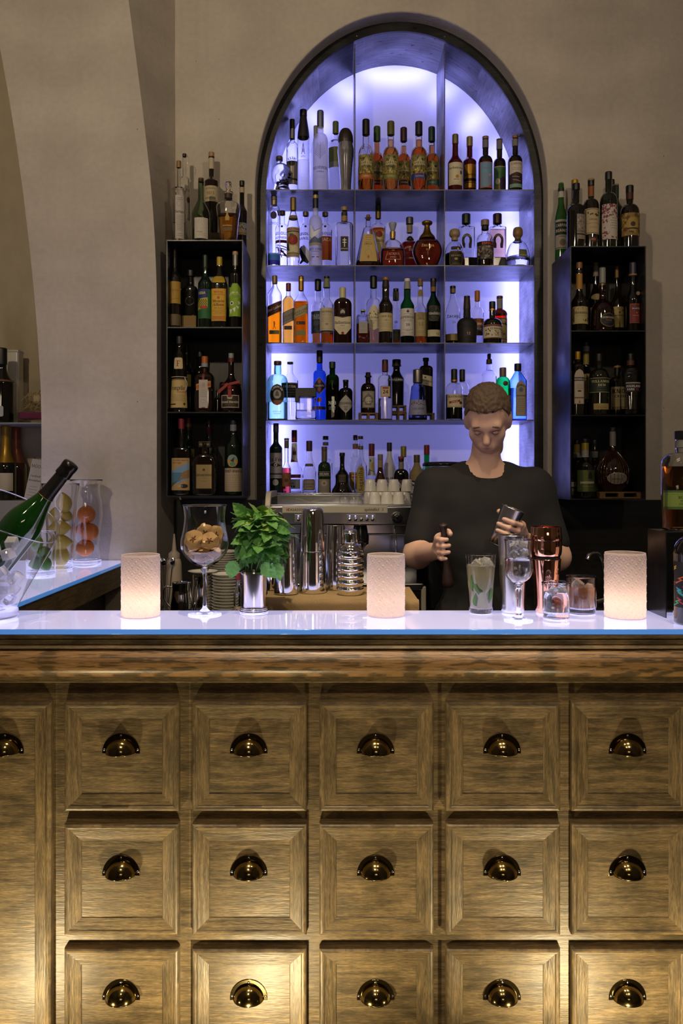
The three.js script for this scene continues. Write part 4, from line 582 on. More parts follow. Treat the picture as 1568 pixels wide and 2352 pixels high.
put('I', S3, 4.12, 'whisky_bottle', 'pale whisky bottle with tall oval cream label, behind the sample bottle', { px: 393, top: 168, w: 232, sh: 640, ns: 515, nk: 0.42, ne: 0.34, bulge: 0.12, kind: 'round', g: 'clear', liq: ['#f0c490', 1000, 0.05], cap: [358, '#17181a', 1.12], lab: [{ y: [1010, 615], f: 0.75, s: 'egg', bg: CRE, d: [['n', 12, ['#4a4434'], 0.05, 0.25, 0.4], TX('GLEN GRANT', 0.5, 0.09), ['l', 2, 0.6, 0.64, '#5c5038'], TX('5', 0.72, 0.09), ['l', 1, 0.84, 0.84, '#5c5038', 0.35, 0.65]] }], group: gI });
put('I', S3, FR, 'whisky_bottle', 'smoky grey-brown whisky bottle with wide cream label reading 12', { px: 583, top: 190, w: 224, sh: 640, ns: 500, nk: 0.48, ne: 0.38, bulge: 0.12, kind: 'slope', g: '#221c16', cap: [232, '#a8702c', 1.12], bands: [[345, 236, '#2c2018', 1.06]], lab: [{ y: [1030, 735], f: 0.98, bg: '#c9b98e', d: [['b', 0.01, 0.03, '#6c5c38'], TX('CAOL ILA', 0.2, 0.13), TX('—12—', 0.4, 0.1), ['l', 4, 0.54, 0.76, '#6a5a38'], ['l', 1, 0.9, 0.9, '#6a5a38']] }], group: gI });
put('I', S3, 4.22, 'whisky_bottle', 'slim clear bottle with black cap, red spiral mark and pale green label', { px: 742, top: 365, w: 190, sh: 750, ns: 640, nk: 0.44, kind: 'slope', g: 'clear', liq: ['#c08040', 1165, 0.03], cap: [415, '#16151a', 1.02], bands: [[550, 420, '#6f6a62', 1.1]], lab: [{ y: [1165, 1000], f: 0.98, bg: '#aeb490', d: [TX('GONZALES', 0.3, 0.2, '#4c5838'), ['l', 1, 0.75, 0.75, '#6a7050']] }, { y: [920, 850], f: 0.4, bg: null, d: [TX('G', 0.5, 0.7, '#3a2c34', 's', 0.35), TX('S', 0.5, 0.7, '#b04030', 's', 0.62)] }], group: gI });
put('I', S3, FR, 'whisky_bottle', 'green whisky bottle with white cap and white label reading 10', { px: 920, top: 208, w: 218, sh: 640, ns: 500, nk: 0.48, ne: 0.36, bulge: 0.12, kind: 'slope', g: '~#4c9c58', liq: ['#0a140a', 700, 0.008], cap: [255, '#e6e2dc', 1.1], bands: [[375, 258, '#9a9a90', 1.06]], lab: [{ y: [1100, 668], f: 0.98, bg: '#d6d0c8', d: [['q', '#3c4238', [[0.42, 0.12], [0.5, 0.04], [0.58, 0.12], [0.5, 0.17]]], ['l', 1, 0.2, 0.2, '#4a4642'], TX('LAPHROAIG', 0.32, 0.12), ['l', 2, 0.41, 0.45, '#4a4642'], TX('10', 0.6, 0.13), ['l', 1, 0.76, 0.76, '#4a4642'], TX('—1815—', 0.81, 0.06), ['l', 3, 0.88, 0.97, '#6a6660']] }], group: gI });
put('I', S3, 4.1, 'whisky_bottle', 'clear whisky bottle with gold label reading 14 and neck medallion', { px: 1124, top: 213, w: 196, sh: 700, ns: 590, nk: 0.46, ne: 0.38, kind: 'slope', g: 'clear', liq: ['#e89040', 1100, 0.03], cap: [252, '#8a5c2c', 1.14], bands: [[325, 256, '#7a6a48', 1.06]], lab: [{ y: [1105, 730], f: 0.98, bg: '#b4a374', d: [['c', 0.5, 0.12, 0.2, '#94835a'], TX('OBAN', 0.28, 0.1), ['l', 6, 0.38, 0.66, '#8a7748'], TX('14', 0.5, 0.2, '#857244'), ['l', 3, 0.78, 0.92, '#5c4c2c']] }, { y: [470, 360], f: 0.9, s: 'pent', bg: '#a8995c', d: [['c', 0.5, 0.5, 0.3, '#8c7c48']] }], group: gI });
put('I', S3, FR, 'whisky_bottle', 'three-sided green whisky bottle with black label and cream strip reading 12', { px: 1328, top: 205, w: 220, sh: 640, ns: 440, nk: 0.36, ne: 0.4, kind: 'slope', sq: 2.5, g: '~#3c8450', liq: ['#0a1a0c', 690, 0.008], cap: [260, '#1c1a18', 1.1], bands: [[420, 262, '#26221c', 1.04], [412, 340, '#8a6238', 1.06]], lab: [{ y: [870, 625], f: 0.85, dx: 0.1, bg: '#1a1c18', d: [['e', 0.4, 0.5, 0.5, 0.48, '#8c7848', 0.02], TX('Glenfiddich', 0.5, 0.22, '#d8d4c8'), ['g', '#a88848', [[0.55, 0.1], [0.62, 0.2], [0.55, 0.32]], 0.03], ['l', 2, 0.7, 0.8, '#a09878']] }, { y: [1110, 1005], f: 0.85, bg: '#c6bd98', d: [TX('12', 0.62, 0.42, INK, 'sa', 0.78), ['l', 2, 0.2, 0.35, '#6a6040']] }], group: gI });
const gJ = 'rum bottles on the third shelf';
put('J', S3, 4.14, 'rum_bottle', 'tall clear rum bottle with woven beige band and gold script', { px: 202, top: 187, w: 234, sh: 620, ns: 310, nk: 0.34, kind: 'slope', g: 'clear', liq: ['#5a1810', 1040, 0.02], cap: [225, '#1e1a18', 1.14], bands: [[300, 228, '#8a744c', 1.05]], lab: [{ y: [700, 610], f: 0.9, bg: null, d: [TX('Zacapa', 0.5, 0.75, '#2c2430')] }, { y: [800, 715], f: 0.5, bg: null, d: [TX('23', 0.4, 0.5, '#3a2a3c')] }, { y: [1035, 930], f: 1, name: 'woven_band', bg: '#a8945e', d: Array.from({ length: 8 }, (_, i) => ['b', i / 8, i / 8 + 0.05, '#7c6a3c']) }], group: gJ });
put('J', S3, FR, 'rum_bottle', 'matt black round-shouldered rum bottle reading 12', { px: 423, top: 345, w: 312, sh: 800, ns: 690, nk: 0.37, ne: 0.28, kind: 'round', base: 0.92, g: '#141413', m: plain('#1b1a19', 0.65), cap: [376, '#1a1917', 1.1], bands: [[550, 378, '#3a2a22', 1.06], [520, 380, '#8a2c1c', 1.08]].slice(0, 1), lab: [{ y: [970, 865], f: 0.48, bg: '#3a2220', d: [TX('12', 0.55, 0.55, '#d8d0c8', 'na'), ['l', 1, 0.1, 0.1, '#a89c90']] }, { y: [862, 835], f: 0.5, bg: '#1b1a19', d: [['l', 1, 0.45, 0.45, '#a89c90', 0, 1]] }], group: gJ });
put('J', S3, 4.215, 'rum_bottle', 'clear bottle with orange cork and orange-topped label, behind the matt black one', { px: 585, top: 262, w: 202, sh: 620, ns: 520, nk: 0.4, ne: 0.34, g: 'clear', liq: ['#c8ccf0', 985, 0.3], cap: [425, '#b06a20', 1.14], lab: [{ y: [960, 690], f: 0.92, bg: '#5c5450', d: [['b', 0, 0.42, '#a85c24'], TX('RHUM', 0.14, 0.18, '#3a2010'), TX('BLANC', 0.32, 0.15, '#ece4d4', 'sa'), ['n', 40, ['#8c847c', '#3c3834', '#70685f'], 0.06, 0.45, 0.85], ['b', 0.85, 1, '#b06428']] }], group: gJ });
put('J', S3, FR, 'rum_bottle', 'squat dark olive rum bottle with cream label in red rules', { px: 820, top: 432, w: 298, sh: 800, ns: 695, nk: 0.33, ne: 0.28, kind: 'round', g: '#1a160a', cap: [545, '#171514', 1.12], bands: [[575, 548, '#b8863c', 1.12, 0.6]], lab: [{ y: [1000, 788], f: 0.96, bg: CRE, d: [['b', 0.02, 0.12, '#8a2c24'], ['b', 0.93, 1, '#8a5c34'], TX('El Dorado', 0.28, 0.2, INK, 's', 0.62), TX('12', 0.53, 0.24, '#8c2c20', 's', 0.62), TX('RUM', 0.76, 0.13, INK, 's', 0.62), ['n', 24, ['#8c7c58', '#4c4430'], 0.03, 0.3, 0.8]] }], group: gJ });
put('J', S3, 4.22, 'rum_bottle', 'red rum bottle with beige label at the back, right of the squat olive one', { px: 935, top: 345, w: 226, sh: 640, ns: 560, nk: 0.38, g: 'clear', liq: ['#ff5028', 0.8, 0.03], cap: [385, '#5c2030', 1.14], bands: [[545, 390, '#8d8b88', 1.05], [640, 550, '#6a1818', 1.02]], lab: [{ y: [1090, 680], f: 0.98, bg: '#a8935e', d: [['n', 50, ['#6a5a34', '#c0ac74', '#3c3020'], 0.05], ['b', 0.02, 0.05, '#6a1c18'], ['b', 0.8, 0.83, '#8a2c20'], ['g', '#2c2018', [[0.3, 0.2], [0.9, 0.26]], 0.05]] }], group: gJ });

// --- niche, fourth shelf
const gK = 'gin bottles on the fourth shelf';
put('K', S4, FR, 'gin_bottle', 'aqua glass gin bottle with oval ship label and dark red cap', { px: 256, top: 272, w: 314, sh: 600, ns: 480, nk: 0.36, ne: 0.3, bulge: 0.1, kind: 'round', sq: 2.5, dep: 0.8, g: '~#c4f2e4', liq: ['#e0fff4', 920, 0.3], cap: [330, '#5c2220', 1.18], lab: [{ y: [962, 628], f: 0.7, s: 'oval', bg: '#1c1a20', d: [['e', 0.5, 0.5, 0.47, 0.48, '#8c7c70', 0.02], ['c', 0.5, 0.48, 0.28, '#a8a4a0', 1.1], ['q', '#5c5854', [[0.36, 0.56], [0.64, 0.56], [0.6, 0.4], [0.5, 0.3], [0.4, 0.4]]], ['a', 'PLYMOUTH GIN', 0.13, 0.11, '#e4e0dc', 0.36], ['b', 0.76, 1, '#8a5c40']] }, { y: [1110, 1040], f: 0.8, bg: null, d: [TX('BLACK FRIARS', 0.25, 0.3, '#5c8c84', 'na'), TX('DISTILLERY', 0.7, 0.3, '#5c8c84', 'na')] }], group: gK });
put('K', S4, 4.2, 'gin_bottle', 'ribbed clear gin bottle with black label, behind the aqua one', { px: 452, top: 285, w: 250, sh: 590, ns: 430, nk: 0.34, kind: 'slope', g: 'clear', liq: ['#eef2ff', 890, 0.3], cap: [320, '#33343c', 1.12], bands: [[440, 322, '#2a2c34', 1.01]].slice(0, 0), lab: [{ y: [845, 605], f: 0.96, bg: '#1c1c20', d: [['o', '#d0d0d4', 0.015, 0.03], TX('STATION', 0.26, 0.2, '#e6e6ea', 'sa'), ['l', 3, 0.45, 0.8, '#c8c8cc']] }, { y: [1130, 850], f: 0.9, bg: null, d: Array.from({ length: 9 }, (_, i) => ['b', 0, 1, 'rgba(60,64,90,0.55)', 0.06 + i * 0.105, 0.075 + i * 0.105]) }], group: gK });
put('K', S4, FR, 'gin_bottle', 'low square clear flask under a wide black block cap', { px: 698, top: 700, w: 322, g: 'clear', sq: 5, dep: 0.7, liq: ['#eef2ff', 1040, 0.3], pts: [[0.95, 0], [1, 0.03], [1, 0.3], [1, 870], [0.97, 840], [0.8, 825]], extra: (g, h, r) => { const c = plain('#211d20', 0.4); part(g, 'block_cap', rbox(2.02 * r, h * 0.275, r * 1.45, 0.003), c, [0, h * 0.86, 0]); part(g, 'cap_tongue', rbox(0.4 * r, h * 0.2, r * 1.46, 0.003), c, [-0.82 * r, h * 0.66, 0]); }, group: gK });
put('K', S4, 4.15, 'gin_bottle', 'bright blue glass gin bottle with copper-edged diamond label', { px: 910, top: 106, w: 208, sh: 490, ns: 415, nk: 0.48, ne: 0.34, kind: 'round', g: '~#74a6fa', cap: [300, '#2c2620', 1.12], lab: [{ y: [795, 520], f: 0.92, s: 'diamond', bg: '#1c2450', d: [['g', '#c88c60', [[0.5, 0.02], [0.98, 0.5], [0.5, 0.98], [0.02, 0.5], [0.5, 0.02]], 0.03], TX('Citadelle', 0.48, 0.14, '#d8c8c0'), ['c', 0.5, 0.25, 0.1, '#a05c3c', 1.4], ['c', 0.5, 0.68, 0.1, '#8c4c34', 1.6]] }, { y: [910, 845], f: 0.3, bg: '#b46430', foil: 1, d: [] }, { y: [1028, 980], f: 0.95, bg: '#3a2030', d: [['b', 0.1, 0.9, '#b06434', 0, 0.5]] }], group: gK });
put('K', S4, FR, 'gin_bottle', 'green square-shouldered gin bottle with small key and white print', { px: 1110, top: 283, w: 212, sh: 560, ns: 480, nk: 0.42, kind: 'round', sq: 3.4, g: '~#2c6a34', liq: ['#1c4420', 0.6, 0.02], cap: [385, '#1e2e1c', 1.12], lab: [{ y: [1060, 880], f: 0.6, bg: null, d: [TX('No3', 0.25, 0.4, '#d4dcd0'), TX('LONDON', 0.62, 0.14, '#b8c8b4', 'na'), TX('DRY GIN', 0.78, 0.14, '#b8c8b4', 'na')] }], extra: (g, h, r) => { const m = plain('#4c4a40', 0.4, 0.8), z = r + 0.001; part(g, 'key_charm', merge([new THREE.TorusGeometry(0.006, 0.0018, 6, 14).translate(0, h * 0.655, z), box(0.003, 0.034, 0.002).translate(0, h * 0.655 - 0.023, z), box(0.008, 0.006, 0.002).translate(0.003, h * 0.655 - 0.038, z)]), m); }, group: gK });
put('K', S4, FR, 'gin_bottle', 'short black apothecary gin bottle with silver diamond label', { px: 1320, top: 565, w: 216, sh: 760, ns: 690, nk: 0.38, kind: 'round', g: '#0d0c0e', cap: [600, '#141214', 1.1], lab: [{ y: [1085, 800], f: 0.99, s: 'diamond', bg: '#a9a69e', d: [TX('HENDRICKS', 0.46, 0.17), TX('GIN', 0.64, 0.12), ['c', 0.5, 0.78, 0.08, '#7c7a74']] }], group: gK });
const gL = 'gin bottles in the middle of the fourth shelf';
const pineMat = std(rgb(0.55, 0.38, 0.15), 0.6, 0, { map: woodA });
function pallet(label, x0, x1, yb, z, tall, depth) {
  const w = x1 - x0, t = thing('mini_pallet', label, 'pallet', [(x0 + x1) / 2, yb + 0.0003, -z], 'miniature wooden pallets'), k = tall * 0.2;
  for (let i = 0; i < 3; i++) { part(t, 'top_board', boxUV(box(w, k, depth / 3 - 0.004), 'x', [i, 2]), pineMat, [0, tall - k / 2, (i - 1) * depth / 3]); part(t, 'foot_block', boxUV(box(w * 0.13, tall - 2 * k, depth), 'x', [i, 5]), pineMat, [(i - 1) * w * 0.43, tall / 2, 0]); }
  for (const s of [-1, 0, 1]) part(t, 'bottom_board', boxUV(box(w, k, depth * 0.2), 'x', [s, 3]), pineMat, [0, k / 2, s * depth * 0.4]);
  return yb + tall + 0.0003;
}
const LX = (v, z) => PX(800 + v / 6.817, z), LH = (v, z) => PY(790 + v / 6.817, z);
const P1 = pallet('miniature pine pallet under the small brown gin bottle', LX(160, 4.09), LX(455, 4.09), S4, 4.09, LH(1088, 4.09) - S4, 0.1);
const P2 = pallet('lower of two stacked miniature pallets under the black round gin bottle', LX(640, 4.22), LX(900, 4.22), S4, 4.22, LH(1083, 4.22) - S4, 0.1);
const P3 = pallet('upper of two stacked miniature pallets under the black round gin bottle', LX(645, 4.22), LX(895, 4.22), P2, 4.22, LH(974, 4.22) - P2, 0.098);
const P4 = pallet('miniature pine pallet behind the tapered blue gin bottle', LX(985, 4.22), LX(1332, 4.22), S4, 4.22, LH(1092, 4.22) - S4, 0.1);
put('L', P1, 4.09, 'gin_bottle', 'small brown apothecary gin bottle with engraved grey label and cork', { px: 308, top: 445, w: 232, sh: 720, ns: 615, nk: 0.34, kind: 'round', g: '#1a0c06', cap: [505, '#8a5a28', 0.95], bands: [[522, 500, '#140a06', 1.35]], lab: [{ y: [1000, 735], f: 0.8, bg: '#a09a8c', d: [['o', '#5c574e', 0.03, 0.03], ['q', '#6c665c', [[0.5, 0.12], [0.85, 0.42], [0.7, 0.85], [0.3, 0.85], [0.15, 0.42]]], ['c', 0.5, 0.55, 0.24, '#b8b2a4'], ['n', 10, ['#4c4840'], 0.04, 0.45, 0.65], TX('MONKEY', 0.1, 0.09, '#4c4840', 'na')] }], group: gL });
put('L', S4, FR, 'gin_bottle', 'textured clear gin bottle with beige square label reading 24 and red base', { px: 573, top: 250, w: 222, sh: 570, ns: 485, nk: 0.38, kind: 'round', sq: 2.8, g: 'clear', liq: ['#f6e8d0', 860, 0.12], cap: [440, '#3c1a1c', 1.12], bands: [[430, 320, '#5c2426', 1.14]], lab: [{ y: [830, 660], f: 0.66, bg: '#c9b18c', d: [['o', '#6a3c24', 0.05, 0.02], ['b', 0.1, 0.26, '#8a3428', 0.2, 0.8], TX('24', 0.53, 0.46, '#1c1814', 'sa'), ['l', 1, 0.86, 0.86, '#6a4c30']] }], extra: (g, h, r) => part(g, 'red_base_glass', cyl(r * 0.8, r * 0.8, 0.004, 24), std('#8c1420', 0.3), [0, 0.0012, 0]), group: gL });
put('L', P3, 4.22, 'gin_bottle', 'black round-shouldered gin bottle with white arched name on stacked pallets', { px: 752, top: 248, w: 236, sh: 560, ns: 410, nk: 0.46, kind: 'slope', g: '#0c0d0c', cap: [330, '#141614', 1.25], bands: [[352, 332, '#1a1c1a', 1.3]], lab: [{ y: [595, 520], f: 0.85, bg: '#0c0d0c', d: [TX('BULLDOG', 0.5, 0.6, '#dfe2e0', 'sa')] }], group: gL });
put('L', S4, FR, 'gin_bottle', 'tapered pale blue gin bottle with silver cap and black leaf print', { px: 1084, top: 405, w: 290, g: '~#b4c4f4', pts: [[0.96, 0.0], [1, 0.02], [0.98, 0.14], [0.74, 740], [0.66, 665], [0.5, 640], [0.44, 620], [0.42, 600]], cap: [612, '#8c8880', 1.24, 0.9, 0.3], lab: [{ y: [1110, 870], f: 0.96, bg: '#8f90ae', d: [['n', 60, ['#2c2c34'], 0.018, 0.0, 0.35], TX('GIN MARE', 0.6, 0.2, '#1c1c22', 'na'), ['n', 30, ['#4c4c58'], 0.012, 0.75, 1]] }], group: gL });
put('L', P4, 4.22, 'gin_bottle', 'black square gin bottle with tilted cream label, behind the tapered one', { px: 1210, top: 220, w: 212, sh: 400, ns: 340, nk: 0.36, kind: 'round', sq: 3.6, g: '#0e0c0c', cap: [272, '#141212', 1.24], lab: [{ y: [650, 492], f: 0.9, sl: -0.022, bg: '#b9b096', d: [['c', 0.4, 0.24, 0.07, '#3c3428'], TX('Fifty Pounds', 0.55, 0.22), TX('GIN', 0.8, 0.12)] }], group: gL });
const gM = 'gin bottles at the end of the fourth shelf';
put('M', S4, FR, 'sloe_gin_bottle', 'clear bottle of dark sloe liqueur with cream label and red ribbon print', { px: 224, top: 398, w: 268, sh: 720, ns: 610, nk: 0.34, kind: 'round', sq: 2.6, g: 'clear', liq: ['#3a0818', 800, 0.012], cap: [600, '#1e1c14', 1.1], bands: [[595, 565, '#a8863c', 1.14, 0.6]], lab: [{ y: [992, 785], f: 0.9, bg: '#cdbf9c', d: [TX('HAYMANS', 0.2, 0.2), ['q', '#8c2428', [[0.12, 0.55], [0.8, 0.42], [0.8, 0.58], [0.12, 0.72]]], TX('SLOE GIN', 0.57, 0.11, '#e8d8c0', 'sa', 0.45, -0.14), ['c', 0.84, 0.66, 0.09, '#3c2c34'], ['b', 0.92, 0.94, '#5c4c34']] }], group: gM });
put('M', S4, 4.2, 'gin_bottle', 'clear gin bottle with olive label, half hidden behind the sloe bottle', { px: 350, top: 403, w: 228, sh: 720, ns: 600, nk: 0.36, kind: 'round', g: 'clear', cap: [590, '#20241a', 1.1], lab: [{ y: [1005, 800], f: 0.92, bg: '#4c4634', d: [TX('HAYMANS', 0.2, 0.2, '#a89c7c'), ['c', 0.5, 0.6, 0.25, '#6a6248']] }], group: gM });
put('M', S4, 4.16, 'gin_bottle', 'tall clear bottle with cork and round-topped kraft label, behind the head', { px: 770, top: 155, w: 232, sh: 520, ns: 415, nk: 0.38, ne: 0.3, kind: 'round', g: 'clear', cap: [245, '#4c3420', 0.72], bands: [[315, 245, '#3a2a1c', 1.12]], lab: [{ y: [1000, 605], f: 0.85, s: 'arch', bg: '#6a5034', d: [['n', 40, ['#7c6040', '#58402a'], 0.08], ['c', 0.5, 0.14, 0.05, '#3c2c1c'], ['l', 3, 0.3, 0.5, '#3c2c1c']] }], group: gM });
put('M', S4, FR, 'gin_bottle', 'vivid green round gin bottle with red wax seal', { px: 985, top: 375, w: 238, sh: 660, ns: 520, nk: 0.4, ne: 0.36, kind: 'round', g: '~#3ce08c', cap: [520, '#7c6858', 1.12, 0.3], lab: [{ y: [980, 800], f: 0.95, bg: '#8c7458', d: [['q', '#5c4c3c', [[0.6, 0.1], [0.7, 0.1], [0.68, 0.3], [0.6, 0.3]]], TX('Tanqueray', 0.5, 0.3, '#4a3828'), ['l', 1, 0.75, 0.75, '#6a5440']] }], extra: (g, h, r, out) => { part(g, 'wax_seal', lathe([[0, 0.004], [0.011, 0.003], [0.0125, 0.001], [0.0125, 0]], 20).rotateX(Math.PI / 2), plain('#5c1c24', 0.5), [0.006, h * 0.69, radiusAt(out, h * 0.69) - 0.001]); }, group: gM });
put('M', S4, FR, 'gin_bottle', 'square sky-blue gin bottle with narrow arched beige label', { px: 1218, top: 312, w: 264, sh: 580, ns: 440, nk: 0.36, kind: 'cone', sq: 3.6, dep: 0.8, g: '~#a4d4ff', liq: ['#b8dcff', 700, 0.08], cap: [425, '#1c1a1e', 1.14], lab: [{ y: [1130, 572], f: 0.6, dx: 0.2, s: 'arch', bg: '#a89884', d: [['o', '#5c5048', 0.05, 0.03], ['a', 'BOMBAY', 0.13, 0.07, '#221e1c', 0.45], ['c', 0.5, 0.26, 0.22, '#6c7484', 1.2], ['c', 0.5, 0.26, 0.1, '#3c5ca0'], TX('SAPPHIRE', 0.43, 0.06, '#221e1c', 'sa'), ['l', 7, 0.52, 0.86, '#4a4038']] }], group: gM });
// --- niche floor, bottles behind the espresso machine
const gN = 'liqueur bottles on the niche floor';
put('N', S5, FR, 'absinthe_bottle', 'tall dark teal absinthe bottle with staring eye label', { px: 229, top: 86, w: 200, sh: 480, ns: 370, nk: 0.4, kind: 'slope', g: '#0c2420', cap: [225, '#4a4a52', 1.08, 0.4], lab: [{ y: [945, 548], f: 0.96, bg: '#9c96a4', d: [TX('La Fée', 0.26, 0.2, '#1c1820'), ['q', '#2c262c', [[0.1, 0.48], [0.45, 0.38], [0.9, 0.5], [0.5, 0.56]]], ['c', 0.5, 0.475, 0.1, '#c8c4d0'], ['c', 0.5, 0.475, 0.05, '#16141a'], ['b', 0.8, 0.86, '#3c343c'], ['l', 1, 0.92, 0.92, '#4c4650']] }, { y: [1060, 960], f: 0.45, s: 'oval', bg: '#a8a4a0', d: [['l', 1, 0.5, 0.5, '#5c5854']] }], group: gN });
put('N', S5, FR, 'liqueur_bottle', 'slim clear bottle of bright red liqueur with brown label', { px: 395, top: 318, w: 140, sh: 800, ns: 690, nk: 0.46, kind: 'slope', g: 'clear', liq: ['#ff3c3c', 785, 0.05], cap: [352, '#6d6568', 1.2], bands: [[475, 356, '#5c545c', 1.06]], lab: [{ y: [1075, 860], f: 0.97, bg: '#8a5838', d: [['c', 0.5, 0.55, 0.16, '#4c3424'], ['l', 2, 0.15, 0.28, '#4c2c1c']] }], group: gN });
put('N', S5, 4.19, 'liqueur_bottle', 'clear bell-bottomed cherry liqueur bottle with red capsule and cherry neck label', { px: 516, top: 192, w: 240, g: 'clear', pts: [[0.9, 0], [0.96, 0.02], [0.97, 0.2], [1, 800], [0.62, 740], [0.44, 660], [0.38, 500], [0.34, 390], [0.33, 250]], cap: [382, '#6c1c24', 1.08], lab: [{ y: [690, 390], f: 0.9, bg: '#c6c6cc', d: [['c', 0.4, 0.52, 0.14, '#4c1018'], ['c', 0.66, 0.52, 0.14, '#4c1018'], ['g', '#3c5c3c', [[0.4, 0.48], [0.5, 0.3], [0.66, 0.48]], 0.05], ['q', '#7c3038', [[0, 0.82], [1, 1], [0, 1]]]] }, { y: [1112, 960], f: 0.78, bg: '#9ca0b0', d: [['l', 1, 0.15, 0.15, '#3c3c48'], ['c', 0.3, 0.75, 0.08, '#3c1018'], ['c', 0.5, 0.75, 0.08, '#3c1018'], ['g', '#3c7c4c', [[0.25, 0.4], [0.5, 0.45]], 0.08]] }, { y: [940, 885], f: 0.85, bg: '#6a3048', d: [] }], group: gN });
put('N', S5, FR, 'liqueur_bottle', 'clear sloping bottle with plum cap and pewter plaque label', { px: 750, top: 360, w: 218, sh: 860, ns: 540, nk: 0.4, kind: 'slope', g: 'clear', cap: [522, '#3c2830', 1.1], lab: [{ y: [1135, 962], f: 0.8, s: 'oct', bg: '#8e8478', d: [['o', '#4a4038', 0.05, 0.04], TX('Crème de', 0.42, 0.18), TX('CASSIS', 0.66, 0.16)] }, { y: [760, 715], f: 0.7, bg: '#55556a', d: [] }], group: gN });
put('N', S5, FR, 'pastis_bottle', 'green pastis bottle with black name plate and grey label', { px: 985, top: 450, w: 208, sh: 780, ns: 690, nk: 0.4, kind: 'round', g: '#1c3018', cap: [512, '#5c5244', 1.1, 0.3], bands: [[680, 516, '#6a6050', 1.06, 0.3]], lab: [{ y: [915, 838], f: 0.95, bg: '#17181c', d: [['o', '#c8c8c4', 0.02, 0.03], TX('RICARD', 0.52, 0.6, '#e0e0dc', 'sa')] }, { y: [1175, 960], f: 0.8, bg: '#8f8878', d: [['c', 0.5, 0.3, 0.28, '#a8a294', 0.8], ['c', 0.5, 0.3, 0.08, '#a03438'], ['l', 2, 0.66, 0.8, '#3c3830']] }], group: gN });
put('N', S5, 4.2, 'liqueur_bottle', 'clear bottle with black cap and grey leaf tag, behind the green pastis', { px: 1005, top: 285, w: 214, sh: 720, ns: 640, nk: 0.38, kind: 'round', g: 'clear', cap: [345, '#17161a', 1.12], bands: [[432, 380, '#4a4a50', 1.08]], group: gN });
put('N', S5, FR, 'coffee_liqueur_bottle', 'dark olive bottle with wide bell foot and long neck', { px: 1265, top: 545, w: 320, g: '#14120a', pts: [[0.9, 0], [1, 0.02], [0.98, 1120], [0.72, 1040], [0.68, 960], [0.7, 900], [0.5, 850], [0.28, 800], [0.25, 600], [0.25, 570]], cap: [600, '#17140f', 1.1], lab: [{ y: [1010, 890], f: 0.5, bg: '#4a3c30', d: [['l', 3, 0.2, 0.8, '#a89478']] }], group: gN });
const gO = 'bottles behind the coffee cups';
put('O', S5, 4.2, 'cachaca_bottle', 'tall clear bottle with cork and yellow label, left of the vertical-name bottle', { px: 108, top: 270, w: 208, sh: 720, ns: 600, nk: 0.36, kind: 'round', g: 'clear', liq: ['#e8dc90', 880, 0.1], cap: [350, '#4a3018', 0.9], bands: [[485, 405, '#7c4c20', 1.1]], lab: [{ y: [1130, 850], f: 0.9, bg: '#b89a30', d: [['b', 0.1, 0.3, '#8c3c18'], TX('BENTO', 0.2, 0.14, '#e8d890', 'sa')] }], group: gO });
put('O', S5, FR, 'cachaca_bottle', 'clear bottle with tall gold label whose name runs upwards', { px: 190, top: 285, w: 200, sh: 760, ns: 600, nk: 0.36, kind: 'slope', g: 'clear', cap: [335, '#2c2a26', 1.1], bands: [[495, 440, '#6c6040', 1.1, 0.4]], lab: [{ y: [1165, 740], f: 0.55, s: 'arch', bg: '#a8934c', d: [TX('Sagatiba', 0.52, 0.2, '#2c2414', 's', 0.5, -Math.PI / 2)] }], group: gO });
put('O', S5, 4.15, 'liqueur_bottle', 'clear bottle with red capsule and pear neck label, above the coffee cups', { px: 363, top: 405, w: 200, g: 'clear', pts: [[0.9, 0], [1, 0.03], [1, 960], [0.7, 900], [0.48, 820], [0.44, 600], [0.42, 450]], cap: [600, '#5c1c20', 1.06], lab: [{ y: [900, 610], f: 0.9, bg: '#b8b8b4', d: [['c', 0.55, 0.5, 0.2, '#b09c3c', 1.4], ['c', 0.3, 0.2, 0.14, '#3c7048', 0.7], ['g', '#3c3c34', [[0.2, 0.7], [0.8, 0.8]], 0.05]] }], group: gO });
put('O', S5, 4.06, 'amaretto_bottle', 'amber sloping liqueur bottle with grey cap and dark red seal', { px: 498, top: 570, w: 290, g: '#3a1c06', pts: [[0.95, 0], [1, 0.03], [0.96, 1060], [0.5, 920], [0.29, 780], [0.26, 640]], cap: [655, '#77706c', 1.12], bands: [[775, 660, '#8c7c5c', 1.04]], lab: [{ y: [1060, 960], f: 0.5, s: 'oval', bg: '#3c1210', d: [] }], group: gO });
put('O', S5, 4.18, 'coconut_liqueur_bottle', 'white coconut liqueur bottle with arched black name', { px: 640, top: 387, w: 204, sh: 820, ns: 540, nk: 0.36, kind: 'slope', g: '#c4c4d4', cap: [525, '#1e1e20', 1.1], lab: [{ y: [1010, 900], f: 0.95, bg: '#c4c4d4', d: [['a', 'MALIBU', 0.4, 0.45, '#1c1a22', 0.7]] }], group: gO });
put('O', S5, 4.06, 'coffee_liqueur_bottle', 'black square-shouldered bottle with red and gold ring label', { px: 824, top: 605, w: 238, sh: 900, ns: 800, nk: 0.33, kind: 'round', sq: 2.8, dep: 0.7, g: '#0e0b0b', cap: [680, '#1a1412', 1.1], bands: [[640, 607, '#8c2c20', 1.16], [800, 690, '#7c7a74', 1.05]], lab: [{ y: [1100, 970], f: 0.55, s: 'oval', bg: '#6c241c', d: [['e', 0.5, 0.5, 0.42, 0.42, '#1a1210', 0.05], ['c', 0.5, 0.5, 0.3, '#1a1210'], ['l', 2, 0.45, 0.55, '#d0c8c0', 0.4, 0.8]] }], group: gO });
